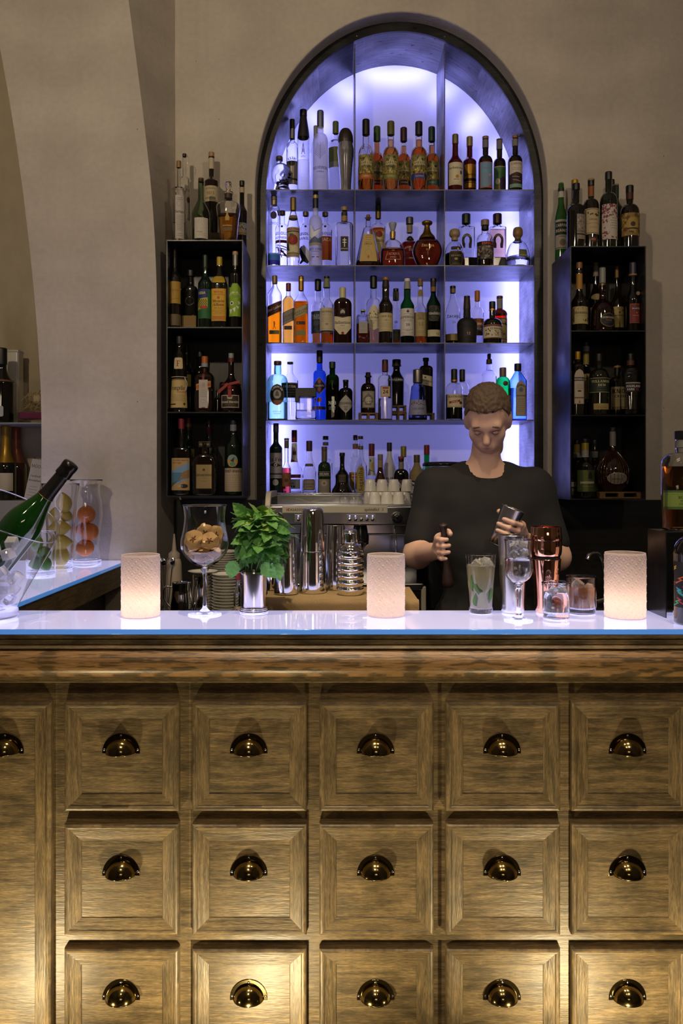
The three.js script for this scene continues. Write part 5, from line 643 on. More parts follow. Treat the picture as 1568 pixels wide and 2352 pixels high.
put('O', S5, 4.2, 'liqueur_bottle', 'clear bottle with gold foil cap, behind the black ring-label bottle', { px: 862, top: 445, w: 210, sh: 800, ns: 640, nk: 0.38, kind: 'slope', g: 'clear', cap: [615, '#8c8238', 1.14, 0.5], group: gO });
put('O', S5, 4.08, 'coconut_drink_bottle', 'bottle wrapped in tan straw with cream and black label', { px: 1070, top: 580, w: 238, sh: 900, ns: 700, nk: 0.38, kind: 'slope', g: '#8a7650', m: plain('#8a7a58', 0.85), cap: [700, '#5c5028', 1.1, 0.3], lab: [{ y: [1180, 985], f: 0.85, s: 'rect', bg: '#bdb8a8', d: [['b', 0, 0.42, '#1c1c1c'], TX('PITUCHA', 0.24, 0.2, '#b8ac7c', 'sa'), ['c', 0.5, 0.75, 0.2, '#2c2018'], ['c', 0.5, 0.75, 0.09, '#a8342c']] }], group: gO });
put('O', S5, 4.17, 'liqueur_bottle', 'green liqueur bottle with red cap, behind the coffee grinder', { px: 1225, top: 425, w: 176, sh: 860, ns: 700, nk: 0.48, kind: 'slope', g: '~#3cc880', cap: [578, '#7a2018', 1.06], group: gO });

// --- left box shelf
const UF = 3.665, UB = 3.79, gP = 'grappa bottles on top of the left box shelf', L0 = LU[0] + 0.0004;
put('P', L0, 3.67, 'grappa_bottle', 'clear flat-shouldered grappa bottle with cork and tall white label, next to the pier', { px: 265, top: 200, w: 206, sh: 640, ns: 600, nk: 0.3, kind: 'flat', g: 'clear', liq: ['#e8e4d4', 1130, 0.2], cap: [300, '#8a6a3c', 1.2], bands: [], lab: [{ y: [1360, 705], f: 0.62, dx: 0.35, bg: '#b9b2a6', d: [['l', 2, 0.06, 0.1, '#4a4238'], ['e', 0.4, 0.2, 0.2, 0.06, '#8a6a58', 0.02], TX('Barrique', 0.38, 0.08), ['l', 12, 0.46, 0.8, '#6a6258', 0.1, 0.9], ['l', 2, 0.88, 0.92, '#6a6258']] }], group: gP });
put('P', L0, 3.8, 'grappa_bottle', 'tall clear swing-top grappa bottle with red lettering, at the back', { px: 350, top: 90, w: 200, sh: 520, ns: 440, nk: 0.3, kind: 'round', g: 'clear', cap: [140, '#3c1a16', 1.0], lab: [{ y: [1080, 555], f: 0.9, bg: '#b7afa0', d: [TX('GRAPPA', 0.14, 0.1, '#5c2a24'), ['c', 0.85, 0.42, 0.12, '#6a2c18', 1.6], ['l', 2, 0.6, 0.7, '#6a6258']] }], extra: (g, h, r) => part(g, 'wire_bail', tube([[0.012, h * 0.99, 0], [0.02, h * 0.95, 0], [0.013, h * 0.9, 0]], 0.0012, 10, 5), brushed), group: gP });
put('P', L0, 3.64, 'olive_bottle', 'green-tinted sloping bottle with cork and white speckled label', { px: 598, top: 455, w: 272, sh: 1000, ns: 740, nk: 0.32, kind: 'slope', g: '~#b8c8b0', liq: ['#707828', 1240, 0.05], cap: [515, '#8a6c40', 0.95], lab: [{ y: [1355, 1042], f: 0.72, dx: 0.2, bg: '#c2bba8', d: [['n', 26, ['#3a342c'], 0.014, 0.05, 0.6], TX('Grappa', 0.68, 0.08, INK, 'n', 0.4), ['l', 2, 0.76, 0.84, '#4a4238', 0.25, 0.9]] }], group: gP });
single('wooden_box', 'brown wooden box carrying the tall dark grappa bottle', 'box', boxUV(rbox(0.13, PY(526, 3.72) - L0, 0.1, 0.003)), woodDark, [PX(482, 3.81), L0 + (PY(526, 3.72) - L0) / 2, -3.82]);
put('P', PY(526, 3.72) + 0.0004, 3.82, 'grappa_bottle', 'tall dark grappa bottle with cream label, standing on a wooden box', { px: 754, top: 68, w: 218, sh: 520, ns: 430, nk: 0.36, kind: 'slope', g: '#1a0d08', cap: [135, '#a8825c', 1.12], bands: [[325, 160, '#c0b494', 1.04], [158, 135, '#1c1412', 1.1]], lab: [{ y: [800, 562], f: 0.97, bg: '#b8ab88', d: [['b', 0.02, 0.03, '#8a7a50'], TX('LA GRAPPA', 0.18, 0.11), TX('903', 0.48, 0.3, '#8a6a3c'), TX('BARRIQUE', 0.78, 0.13)] }], group: gP });
put('P', L0, 3.65, 'grappa_decanter', 'wide tapering decanter of amber grappa with faceted crystal stopper', { px: 1008, top: 510, w: 366, g: 'clear', sq: 2.4, dep: 0.7, liq: ['#d8a048', 1010, 0.05], pts: [[0.62, 0], [0.68, 0.02], [0.86, 1100], [1, 900], [0.92, 850], [0.5, 810], [0.3, 770], [0.29, 700]], cap: [660, '#d8e0e8', 1.35], stopper: Object.assign([[0.35, 0], [0.4, 0.15], [0.7, 0.7], [0.6, 0.96], [0, 1]], { m: solidGlass }), bands: [[765, 690, '#3c2c20', 1.08], [685, 665, '#8c7850', 1.3, 0.4]], lab: [{ y: [1330, 920], f: 0.5, bg: null, d: [['q', '#b0904a', [[0.3, 0.4], [0.5, 0.0], [0.7, 0.4]]], ['c', 0.5, 0.3, 0.2, '#b0904a'], TX('Gran Riserva', 0.58, 0.08, '#c8b078'), ['b', 0.66, 0.76, '#7c6434'], TX('BARRICATA', 0.71, 0.08, '#241c10'), ['l', 2, 0.86, 0.92, '#a89468']] }], group: gP });
put('P', L0, 3.79, 'grappa_bottle', 'slim black bottle with small white and gold label, at the shelf end', { px: 1212, top: 497, w: 150, sh: 960, ns: 850, nk: 0.48, ne: 0.46, kind: 'slope', g: '#120c0a', cap: [570, '#161414', 1.1], bands: [[680, 598, '#a89c78', 1.04]], lab: [{ y: [1300, 1120], f: 0.9, bg: '#b8b4a4', d: [['n', 24, ['#4a4438'], 0.06, 0.05, 0.7], ['b', 0.8, 0.95, '#a88434']] }], group: gP });
const gQ = 'mezcal and pisco bottles in the left box shelf', L1 = LU[1] + 0.0004, L2 = LU[2] + 0.0004, L3 = LU[3] + 0.0004;
put('Q', L1, UF, 'pisco_bottle', 'slim dark bottle with long neck and ochre label', { px: 207, top: 74, w: 184, sh: 600, ns: 440, nk: 0.4, ne: 0.3, kind: 'slope', g: '#1a1814', cap: [100, '#3c3828', 1.15], lab: [{ y: [960, 628], f: 0.95, bg: '#b08a34', d: [['g', '#6c5420', [[0.45, 0.3], [0.45, 0.6]], 0.02], TX('NONINO', 0.4, 0.1, '#5c4a20', 'n'), ['g', '#5c4a20', [[0.2, 0.85], [0.85, 0.75]], 0.02]] }, { y: [1290, 1120], f: 0.9, bg: '#6a5c40', d: [] }], group: gQ });
single('cork_block', 'light cork block raising the black snake flask', 'block', rbox(0.067, PY(723, 3.68) - L1, 0.07, 0.002), plain('#8f7448', 0.85), [PX(437, 3.73), L1 + (PY(723, 3.68) - L1) / 2, -3.73]);
put('Q', PY(723, 3.68) + 0.0004, 3.73, 'mezcal_flask', 'squat black flask with raised ring of a coiled snake', { px: 442, top: 470, w: 232, sh: 790, ns: 700, nk: 0.32, kind: 'round', sq: 2.8, dep: 0.6, g: '#14130f', cap: [560, '#121212', 1.7], extra: (g, h, r) => part(g, 'snake_relief', new THREE.TorusGeometry(r * 0.55, 0.0035, 8, 30).translate(0, h * 0.32, r * 0.58), darkGlass('#2c2a22')), group: gQ });
put('Q', L1, UF, 'mezcal_bottle', 'dark green bottle with bright green and yellow woven-pattern label', { px: 662, top: 235, w: 216, sh: 680, ns: 520, nk: 0.38, kind: 'slope', g: '#12241a', cap: [430, '#17281c', 1.06], lab: [{ y: [1185, 745], f: 0.98, bg: '#2c6a34', d: [['b', 0, 0.3, '#2c2f6c', 0, 0.68], ['q', '#b8a83c', [[0, 0.5], [0.3, 0.32], [0.68, 0.28], [0.68, 0.62], [0, 0.72]]], ...Array.from({ length: 18 }, (_, i) => ['g', '#1c1c18', [[0.05 + (i % 6) * 0.1, 0.35 + Math.floor(i / 6) * 0.09], [0.13 + (i % 6) * 0.1, 0.44 + Math.floor(i / 6) * 0.09]], 0.03]), ['b', 0.58, 0.66, '#b8382c', 0.28, 0.66], TX('VIDA', 0.13, 0.12, '#c8cc60', 'sa', 0.36), ['l', 5, 0.74, 0.94, '#1c4a24']] }], group: gQ });
put('Q', L1, 3.66, 'mezcal_bottle', 'square bottle with large bright yellow label and yellow cap', { px: 876, top: 268, w: 242, sh: 700, ns: 420, nk: 0.3, kind: 'slope', sq: 3.6, g: '#1a1a12', cap: [400, '#b89c20', 1.2], lab: [{ y: [1225, 738], f: 0.86, bg: '#d8a828', d: [['o', '#c8881c', 0.03, 0.05], TX('MEZCAL', 0.1, 0.075, '#a82418', 'sa'), TX('CON GUSANO', 0.165, 0.045, '#8c3c14', 'sa'), ['b', 0.2, 0.205, '#3a2810', 0.06, 0.94], ['c', 0.5, 0.28, 0.1, '#b8582c'], TX('Monte', 0.39, 0.11, '#2c1c10'), TX('Alban', 0.5, 0.11, '#2c1c10'), TX('100% AGAVE', 0.6, 0.045), ['l', 4, 0.66, 0.78, '#3c2810', 0.1, 0.9], ['b', 0.84, 0.96, '#c88430', 0.07, 0.93], ['l', 3, 0.86, 0.93, '#8c3c14', 0.1, 0.9]] }, { y: [648, 545], f: 0.85, s: 'oct', bg: '#b89820', d: [['l', 2, 0.4, 0.6, '#5c4810']] }], group: gQ });
put('Q', L1, 3.67, 'pisco_bottle', 'dark bottle with lime green monster-teeth label and cork', { px: 1114, top: 187, w: 210, sh: 550, ns: 510, nk: 0.38, kind: 'flat', g: '#181612', cap: [240, '#b89468', 1.14], bands: [[400, 242, '#7c7c78', 1.04, 0.4]], lab: [{ y: [1155, 660], f: 0.8, bg: '#8fb430', d: [['q', '#181612', [[0, 0], [0.35, 0], [0.2, 0.12], [0, 0.1]]], ['q', '#181612', [[0.7, 0], [1, 0], [1, 0.14]]], ['a', 'MACCHU PISCO', 0.27, 0.075, '#e6ecd8', 0.55], ['b', 0.2, 0.2, '#000'], ['c', 0.28, 0.6, 0.15, '#e6ecd8'], ['c', 0.28, 0.6, 0.08, '#20241a'], ['q', '#e6ecd8', [[0.05, 0.78], [0.3, 0.78], [0.2, 0.95]]], ['q', '#e6ecd8', [[0.34, 0.76], [0.58, 0.72], [0.52, 0.88]]], ['q', '#e6ecd8', [[0.6, 0.68], [0.85, 0.7], [0.78, 0.78]]], ['q', '#e6ecd8', [[0.75, 0.52], [0.98, 0.58], [0.8, 0.66]]], ['l', 2, 0.38, 0.42, '#3c4c14', 0.3, 0.8]] }], group: gQ });
const gR = 'liqueur bottles in the left box shelf';
put('R', L2, 3.65, 'hazelnut_liqueur_bottle', 'robe-shaped dark bottle with cream label and white cord at its waist', { px: 275, top: 150, w: 274, g: '#17110a', pts: [[1, 0], [1, 0.03], [0.9, 0.3], [0.8, 760], [0.75, 600], [0.6, 420], [0.34, 330], [0.3, 250], [0.3, 190]], cap: [262, '#2c2824', 1.14], lab: [{ y: [1218, 780], f: 0.92, bg: '#c0a768', d: [['b', 0, 0.05, '#7c6434'], TX('Frangelico', 0.32, 0.18, '#1c140c'), TX('LIQUEUR', 0.46, 0.07, '#8c3020', 's', 0.68), ['l', 5, 0.56, 0.76, '#5c4a28', 0.06, 0.94], ['b', 0.86, 0.9, '#2c2010', 0.06, 0.4], ['c', 0.82, 0.87, 0.06, '#3c3018']] }, { y: [632, 460], f: 0.62, s: 'oct', bg: '#c8b684', d: [TX('F', 0.52, 0.7, '#7c2424')] }], extra: (g, h, r, out) => { const y = h * 0.46, q = radiusAt(out, y) + 0.002; part(g, 'waist_cord', merge([new THREE.TorusGeometry(q, 0.002, 6, 40).rotateX(Math.PI / 2).translate(0, y, 0), tube([[q * 0.8, y, q * 0.7], [q * 0.95, y - 0.03, q * 0.75], [q * 0.9, y - 0.065, q * 0.8]], 0.0018, 16, 6), tube([[q * 0.8, y, q * 0.7], [q * 1.08, y - 0.028, q * 0.6], [q * 1.0, y - 0.06, q * 0.7]], 0.0018, 16, 6)]), plain('#c0b498', 0.8)); }, group: gR });
put('R', L2, 3.81, 'liqueur_bottle', 'dark bottle with yellow tag, behind the robe-shaped one', { px: 385, top: 290, w: 176, sh: 700, ns: 560, nk: 0.36, kind: 'slope', g: '#100e0a', cap: [420, '#1c1812', 1.1], lab: [{ y: [900, 720], f: 0.8, bg: '#8c7c24', d: [] }], group: gR });
put('R', L2, 3.655, 'orange_liqueur_bottle', 'square brown bottle with orange banner label and orange cap', { px: 655, top: 450, w: 280, sh: 780, ns: 690, nk: 0.3, kind: 'round', sq: 4, g: '#1c1008', cap: [612, '#b46420', 1.14], bands: [[612, 555, '#8d9098', 1.18]], lab: [{ y: [1225, 800], f: 0.46, bg: '#b9b0a0', d: [['l', 6, 0.35, 0.6, '#5c5448', 0.08, 0.92], ['e', 0.5, 0.76, 0.3, 0.06, '#6a6254', 0.02], ['b', 0.97, 1, '#8c2420', 0.3, 0.7]] }, { y: [935, 840], f: 0.76, sl: 0.03, name: 'banner_label', bg: '#c07424', d: [['o', '#e0a050', 0.02, 0.02], TX('COINTREAU', 0.52, 0.62, '#24141c', 'sa')] }, { y: [800, 615], f: 0.12, name: 'red_ribbon', bg: '#7c2420', d: [] }], group: gR });
put('R', L2, 3.81, 'liqueur_bottle', 'tall black bottle rising behind the orange-banner bottle', { px: 585, top: 375, w: 206, sh: 720, ns: 630, nk: 0.5, kind: 'round', g: '#0f0e0d', cap: [460, '#141312', 1.06], group: gR });
put('R', L2, 3.66, 'orange_liqueur_bottle', 'bell-shaped brown bottle with red ribbon bow and black label', { px: 1050, top: 405, w: 320, g: '#1c0f08', pts: [[0.95, 0], [1, 0.03], [1, 1000], [0.85, 890], [0.55, 820], [0.32, 760], [0.26, 620], [0.28, 510]], cap: [500, '#8c9490', 0.9], bands: [[540, 480, '#5c1c18', 1.1]], lab: [{ y: [1218, 1028], f: 0.78, bg: '#3a2c20', d: [['o', '#c0b49c', 0.04, 0.02], TX('Grand Marnier', 0.55, 0.24, '#d8ccb0'), ['q', '#b8a878', [[0.35, 0.1], [0.65, 0.1], [0.6, 0.32], [0.4, 0.32]]], ['l', 1, 0.75, 0.75, '#a89878']] }], extra: (g, h, r, out) => { const m = plain('#8c2420', 0.6), y = h * 0.47, q = radiusAt(out, y); part(g, 'ribbon_bow', merge([new THREE.TorusGeometry(q + 0.002, 0.004, 6, 30).rotateX(Math.PI / 2).translate(0, y, 0), box(0.05, 0.012, 0.003).rotateZ(0.25).translate(0.02, y + 0.004, q + 0.006), box(0.06, 0.013, 0.003).rotateZ(0.75).translate(-0.03, y - 0.02, q + 0.012), new THREE.SphereGeometry(0.012, 10, 8).translate(0, y - 0.018, q + 0.008), box(0.016, 0.05, 0.003).translate(0, y - 0.035, q + 0.013)]), m); }, group: gR });
put('R', L2, 3.74, 'miniature_bottle', 'tiny clear miniature bottle between the orange liqueurs', { px: 845, top: 958, w: 92, sh: 1100, ns: 1040, nk: 0.5, kind: 'slope', g: 'clear', cap: [990, '#2a2a2a', 1.05], group: gR });
const gS = 'amaro bottles in the left box shelf';
put('S', L3, 3.65, 'amaro_bottle', 'square bottle with seaside cliff label and red cap', { px: 305, top: 205, w: 284, sh: 700, ns: 640, nk: 0.32, ne: 0.3, kind: 'flat', sq: 3.8, dep: 0.7, g: '#14120e', cap: [365, '#7c2030', 1.05], lab: [{ y: [1282, 798], f: 0.93, bg: '#b4935a', d: [TX('Vecchio Amaro', 0.07, 0.06, '#5c2018'), TX('del Capo', 0.15, 0.06, '#5c2018', 's', 0.32), ['q', '#7c9cb4', [[0.02, 0.4], [0.98, 0.14], [0.98, 0.64], [0.02, 0.88]]], ['q', '#4c7c94', [[0.02, 0.45], [0.6, 0.45], [0.5, 0.7], [0.02, 0.82]]], ['q', '#94703c', [[0.98, 0.36], [0.7, 0.42], [0.5, 0.52], [0.6, 0.6], [0.3, 0.7], [0.98, 0.62]]], ['q', '#4c6034', [[0.02, 0.78], [0.4, 0.7], [0.02, 0.9]]], ['c', 0.72, 0.87, 0.2, '#1c1814', 0.6], TX('CAPO', 0.87, 0.06, '#d8ccb0')] }], group: gS });
put('S', L3, 3.775, 'amaro_bottle', 'green bottle with red and gold capsule, behind the cliff-label bottle', { px: 408, top: 188, w: 200, sh: 640, ns: 500, nk: 0.4, kind: 'slope', g: '#13221a', cap: [380, '#7a2028', 1.1], bands: [[335, 285, '#9a8838', 1.18, 0.4]], lab: [{ y: [1150, 660], f: 0.95, bg: '#5c5a2c', d: [] }], group: gS });
put('S', L3, 3.645, 'amaretto_bottle', 'square textured amaretto bottle with black block cap and gold label', { px: 658, top: 550, w: 352, sh: 850, ns: 735, nk: 0.36, kind: 'round', sq: 4.4, dep: 0.62, g: '#1a130c', cap: [720, '#5c4c28', 0.98, 0.4], lab: [{ y: [1258, 895], f: 0.66, foil: 1, bg: '#b09a66', d: [['o', '#6a5428', 0.02, 0.02], ['c', 0.5, 0.22, 0.08, '#7c4c1c'], TX('DISARONNO', 0.44, 0.13, '#2c2014'), ['l', 2, 0.56, 0.68, '#6a5830', 0.3, 0.7]] }], extra: (g, h, r) => { part(g, 'block_cap', rbox(r * 1.08, h * 0.12, r * 0.62, 0.003), plain('#121112', 0.35), [0, h * 0.945, 0]); decal(g, 'cap_print', r * 0.9, 0.016, '#121112', [TX('DISARONNO', 0.5, 0.7, '#b8963c', 'sa')], [0, h * 0.945, r * 0.311]); const pts = []; for (let i = 0; i < 60; i++) { const s = i % 2 ? 1 : -1; pts.push(new THREE.SphereGeometry(0.0024, 5, 4).translate(s * r * 0.9 + rnd(-0.002, 0.002), h * mix(0.05, 0.62, i / 60), r * 0.55)); } const st = part(g, 'hammered_relief', merge(pts), darkGlass('#3a3228')); st.userData.kind = 'stuff'; }, group: gS });
put('S', L3, 3.8, 'amaro_bottle', 'clear bottle with dark red ringed cap, behind the amaretto', { px: 716, top: 240, w: 222, sh: 680, ns: 500, nk: 0.38, kind: 'slope', g: 'clear', cap: [300, '#3c1416', 1.12], bands: [[430, 330, '#6a1c1c', 1.05]], group: gS });
put('S', L3, 3.67, 'amaro_bottle', 'dark green bitter bottle with oval eagle badge and wide cream label', { px: 1085, top: 225, w: 262, sh: 640, ns: 400, nk: 0.36, kind: 'slope', g: '#101c10', cap: [300, '#1c2430', 1.1], bands: [[392, 300, '#77797c', 1.06]], lab: [{ y: [1302, 950], f: 0.96, bg: '#b4a283', d: [TX('FERNET-BRANCA', 0.13, 0.16, '#24180f', 'sa'), ['l', 9, 0.3, 0.92, '#6a5638', 0.06, 0.94]] }, { y: [935, 745], f: 0.58, s: 'oval', bg: '#7c9c90', d: [['b', 0.4, 1, '#b8924c'], ['q', '#2c2c24', [[0.3, 0.5], [0.7, 0.18], [0.6, 0.6]]], ['c', 0.5, 0.75, 0.24, '#5c8c6c', 0.8]] }], group: gS });

// --- right box shelf
const gT = 'vermouth bottles on top of the right box shelf', R0 = RU[0] + 0.0004, R1 = RU[1] + 0.0004, R2 = RU[2] + 0.0004, R3 = RU[3] + 0.0004;
put('T', R0, 3.84, 'vermouth_bottle', 'light green vermouth bottle with dark green and white label, leftmost on the box shelf', { px: 290, top: 245, w: 172, sh: 760, ns: 480, nk: 0.46, kind: 'slope', g: '#1e5a14', cap: [320, '#7c6034', 0.85], bands: [[455, 370, '#b8b4ac', 1.04], [370, 320, '#1c2c16', 1.04]], lab: [{ y: [1155, 745], f: 0.95, bg: '#b0a898', d: [['b', 0.08, 0.52, '#1a2c1c'], TX('CARPANO', 0.2, 0.13, '#ddd4b4', 'sa'), TX('BIANCO', 0.38, 0.13, '#ddd4b4', 'sa'), TX('VERMUT', 0.58, 0.06), ['c', 0.5, 0.78, 0.2, '#7c6c4c', 1.1], ['b', 0.95, 0.97, '#2c2418']] }], group: gT });
put('T', R0, 3.66, 'vermouth_bottle', 'black vermouth bottle with faded picture label turned aside', { px: 497, top: 255, w: 250, sh: 660, ns: 540, nk: 0.36, kind: 'round', g: '#120f0e', cap: [345, '#1c1014', 1.12], lab: [{ y: [1018, 672], f: 0.6, dx: 0.45, bg: '#8d8576', d: [['e', 0.5, 0.4, 0.4, 0.3, '#6c655a', 0.03], ['n', 20, ['#6a6258', '#a8a090'], 0.08, 0.1, 0.65], TX('Vermouth', 0.68, 0.1, '#4a4238'), ['b', 0.78, 0.83, '#1c1814'], ['l', 1, 0.91, 0.91, '#8a3c2c']] }], group: gT });
put('T', R0, 3.83, 'vermouth_bottle', 'gold-capped bottle behind the black vermouth bottle', { px: 480, top: 205, w: 200, sh: 620, ns: 470, nk: 0.42, kind: 'slope', g: '#201c18', cap: [262, '#a8842c', 1.1, 0.5], bands: [[470, 262, '#5c5478', 1.04]], group: gT });
put('T', R0, 3.68, 'vermouth_bottle', 'olive dark vermouth bottle with framed cream label and orange neck strip', { px: 705, top: 190, w: 210, sh: 570, ns: 470, nk: 0.38, kind: 'round', g: '#1a1808', cap: [290, '#161412', 1.1], bands: [[440, 298, '#8a4c20', 1.03], [215, 190, '#a88858', 1.14]], lab: [{ y: [948, 590], f: 0.92, bg: '#b8a680', d: [['o', '#2c241c', 0.025, 0.06], ['n', 16, ['#3c342a'], 0.05, 0.12, 0.3], TX('COCCHI', 0.44, 0.08, '#241c14', 'sa'), ['l', 1, 0.58, 0.58, '#3c342a', 0.08, 0.92], TX('Torino', 0.74, 0.09, '#7c6c4c', 'n')] }, { y: [1060, 985], f: 0.35, s: 'oval', bg: '#6a2c20', d: [['b', 0.42, 0.55, '#b8a890', 0.1, 0.9]] }], group: gT });
put('T', R0, 3.665, 'vermouth_bottle', 'tall dark green vermouth bottle with white and crimson filigree label', { px: 947, top: 95, w: 236, sh: 520, ns: 385, nk: 0.38, kind: 'round', g: '#131d0e', cap: [205, '#191917', 1.06], lab: [{ y: [1020, 530], f: 0.9, bg: '#bdb2a6', d: [['n', 120, ['#7c3040', '#8c4450', '#c4bab0'], 0.06], ['n', 40, ['#7c3040'], 0.05, 0, 0.5], ['c', 0.66, 0.55, 0.34, '#c2b8a8', 1.2], ['l', 5, 0.4, 0.68, '#4a3028', 0.42, 0.92], TX('MARTINI', 0.24, 0.05, '#3c2420', 'sa', 0.7), ['c', 0.66, 0.84, 0.26, '#c2b8a8', 0.6]] }], group: gT });
put('T', R0, 3.83, 'vermouth_bottle', 'dark bottle hidden behind the crimson filigree bottle', { px: 992, top: 200, w: 180, sh: 560, ns: 440, nk: 0.4, kind: 'slope', g: '#12140e', cap: [300, '#141412', 1.06], group: gT });
put('T', R0, 3.775, 'vermouth_bottle', 'green vermouth bottle with gold-rimmed cap, between filigree and gold labels', { px: 1050, top: 265, w: 200, sh: 620, ns: 470, nk: 0.36, kind: 'slope', g: '#12241a', cap: [290, '#8a7c40', 1.12], bands: [[450, 300, '#1a3a2c', 1.04]], lab: [{ y: [1090, 700], f: 0.9, bg: '#5c6450', d: [['n', 40, ['#a8a890', '#2c3428'], 0.05]] }], group: gT });
put('T', R0, 3.67, 'vermouth_bottle', 'broad dark vermouth bottle with ornate gold label, last on the box shelf', { px: 1240, top: 285, w: 258, sh: 660, ns: 545, nk: 0.36, kind: 'round', g: '#14100a', cap: [385, '#141210', 1.12], bands: [[480, 385, '#4c1c18', 1.04]], lab: [{ y: [968, 652], f: 0.96, bg: '#8a7038', d: [['n', 50, ['#6a3c24', '#a89048', '#5c4820'], 0.07], ['c', 0.5, 0.5, 0.26, '#a88c44', 1.1], ['c', 0.5, 0.5, 0.1, '#3c2c18'], ['b', 0.66, 0.72, '#2c2014', 0.28, 0.72]] }], group: gT });
const gU = 'cognac bottles in the right box shelf';
put('U', R1, 3.655, 'cognac_bottle', 'cognac bottle with cork, yellow neck strip and vine-edged cream label', { px: 502, top: 210, w: 236, sh: 800, ns: 620, nk: 0.36, ne: 0.34, kind: 'slope', g: '#16120c', cap: [300, '#8a5c34', 1.1], bands: [[600, 375, '#b08030', 1.06], [370, 320, '#16141c', 1.1]], lab: [{ y: [1088, 838], f: 0.94, bg: '#b8a874', d: [['b', 0.1, 0.9, '#5c4c28', 0.06, 0.14], TX('Hennessy', 0.36, 0.2, '#241c10', 's', 0.56), ['l', 1, 0.53, 0.53, '#5c4c28'], ['n', 16, ['#4a3a1c'], 0.04, 0.62, 0.85], ['n', 6, ['#8c6428'], 0.04, 0.02, 0.2]] }], group: gU });
put('U', R1, 3.8, 'brandy_bottle', 'tall brandy bottle with small oval label, behind the bell-shaped cognac', { px: 738, top: 215, w: 208, sh: 760, ns: 520, nk: 0.34, kind: 'slope', g: '#100f0e', cap: [262, '#7c6444', 1.1], bands: [[412, 265, '#8c8074', 1.04]], lab: [{ y: [745, 650], f: 0.85, s: 'oval', bg: '#a0905c', d: [] }, { y: [1120, 850], f: 0.9, bg: '#9c8e68', d: [] }], group: gU });
put('U', R1, 3.655, 'cognac_bottle', 'bell-shaped cognac bottle with dark gold-ringed oval label', { px: 835, top: 285, w: 336, g: '#1c0a06', pts: [[0.95, 0], [1, 0.03], [0.98, 1000], [0.88, 860], [0.62, 790], [0.3, 740], [0.26, 620], [0.25, 530]], cap: [510, '#8b8c88', 1.1], bands: [[545, 518, '#7c6030', 1.12, 0.5]], lab: [{ y: [1132, 930], f: 0.68, dx: 0.25, s: 'egg', bg: '#14161e', d: [['e', 0.5, 0.5, 0.47, 0.47, '#a08038', 0.025], TX('COURVOISIER', 0.34, 0.18, '#d8ccb0'), TX('V.S.O.P', 0.53, 0.13, '#b89c58'), ['l', 1, 0.68, 0.68, '#a09070']] }], group: gU });
put('U', R1, 3.78, 'brandy_bottle', 'slim-necked brandy bottle with long cream label and paper seal', { px: 1042, top: 262, w: 190, g: '#180e08', pts: [[0.95, 0], [1, 0.03], [1, 820], [0.7, 720], [0.3, 620], [0.2, 480], [0.24, 300]], cap: [430, '#7c5c24', 1.2], lab: [{ y: [1142, 842], f: 0.92, bg: '#a8975c', d: [['n', 10, ['#5c4a20'], 0.05, 0.05, 0.3], TX('Cardenal', 0.42, 0.12), ['l', 5, 0.55, 0.8, '#4c3c1c']] }], group: gU });
put('U', R1, 3.67, 'cognac_bottle', 'cognac bottle with square paper-sealed cap, hanging tag and red label', { px: 1272, top: 210, w: 196, sh: 760, ns: 520, nk: 0.4, kind: 'slope', g: '#130f0e', cap: [410, '#3a3448', 1.3], bands: [[400, 380, '#a88838', 1.4]], lab: [{ y: [1078, 800], f: 0.8, dx: 0.15, bg: '#7c2a24', d: [['o', '#b89468', 0.02, 0.02], ['b', 0.18, 0.32, '#1c1c28', 0.2, 1], TX('MARTELL', 0.25, 0.11, '#ddd4c4', 's', 0.6), ['c', 0.55, 0.47, 0.06, '#b8963c'], TX('V.S.O.P', 0.62, 0.09, '#c8a890'), ['l', 2, 0.75, 0.85, '#b8886c']] }], extra: (g, h, r) => part(g, 'hanging_tag', cyl(0.009, 0.009, 0.002, 12).rotateX(Math.PI / 2), plain('#8a7450', 0.6), [0.014, h * 0.55, r * 0.82]), group: gU });
const gW = 'whiskey bottles in the right box shelf';
put('W', R2, 3.65, 'whiskey_bottle', 'square whiskey bottle with arched white label and gold cap', { px: 480, top: 300, w: 160, sh: 520, ns: 420, nk: 0.4, kind: 'slope', sq: 3.6, g: '#181610', cap: [415, '#a8842c', 1.16, 0.4], lab: [{ y: [1055, 548], f: 0.88, s: 'arch', bg: '#b9ac98', d: [['o', '#5c4428', 0.03, 0.02], ['b', 0.24, 0.34, '#17141a'], TX('BUSHMILLS', 0.29, 0.07, '#ddd4c4', 'sa'), ['l', 4, 0.44, 0.56, '#5c5040'], ['c', 0.5, 0.63, 0.2, '#3c2c18', 0.4], ['b', 0.8, 0.84, '#7c5c30'], ['q', '#a04438', [[0.4, 0.97], [0.5, 0.87], [0.6, 0.97]]]] }], group: gW });
put('W', R2, 3.81, 'whiskey_bottle', 'dark whiskey bottle with beige label, mostly behind the arched-label one', { px: 420, top: 440, w: 150, sh: 560, ns: 500, nk: 0.4, g: '#14110c', cap: [480, '#1c1814', 1.1], lab: [{ y: [900, 580], f: 0.95, bg: '#a09878', d: [] }], group: gW });
put('W', R2, 3.79, 'whiskey_bottle', 'tall green whiskey bottle with pale yellow label, second in its row', { px: 600, top: 160, w: 184, sh: 640, ns: 500, nk: 0.42, kind: 'slope', g: '#0f1c12', cap: [240, '#4c2028', 1.1], bands: [[305, 225, '#9a9a9c', 1.1], [490, 315, '#8a7c38', 1.04]], lab: [{ y: [1045, 620], f: 0.95, bg: '#b4ac6c', d: [TX('JAMESON', 0.16, 0.1), ['l', 2, 0.38, 0.44, '#3c3818'], ['c', 0.6, 0.5, 0.06, '#3c2c18'], ['b', 0.86, 1, '#2c2c1c'], TX('18', 0.93, 0.1, '#c8c080')] }], group: gW });
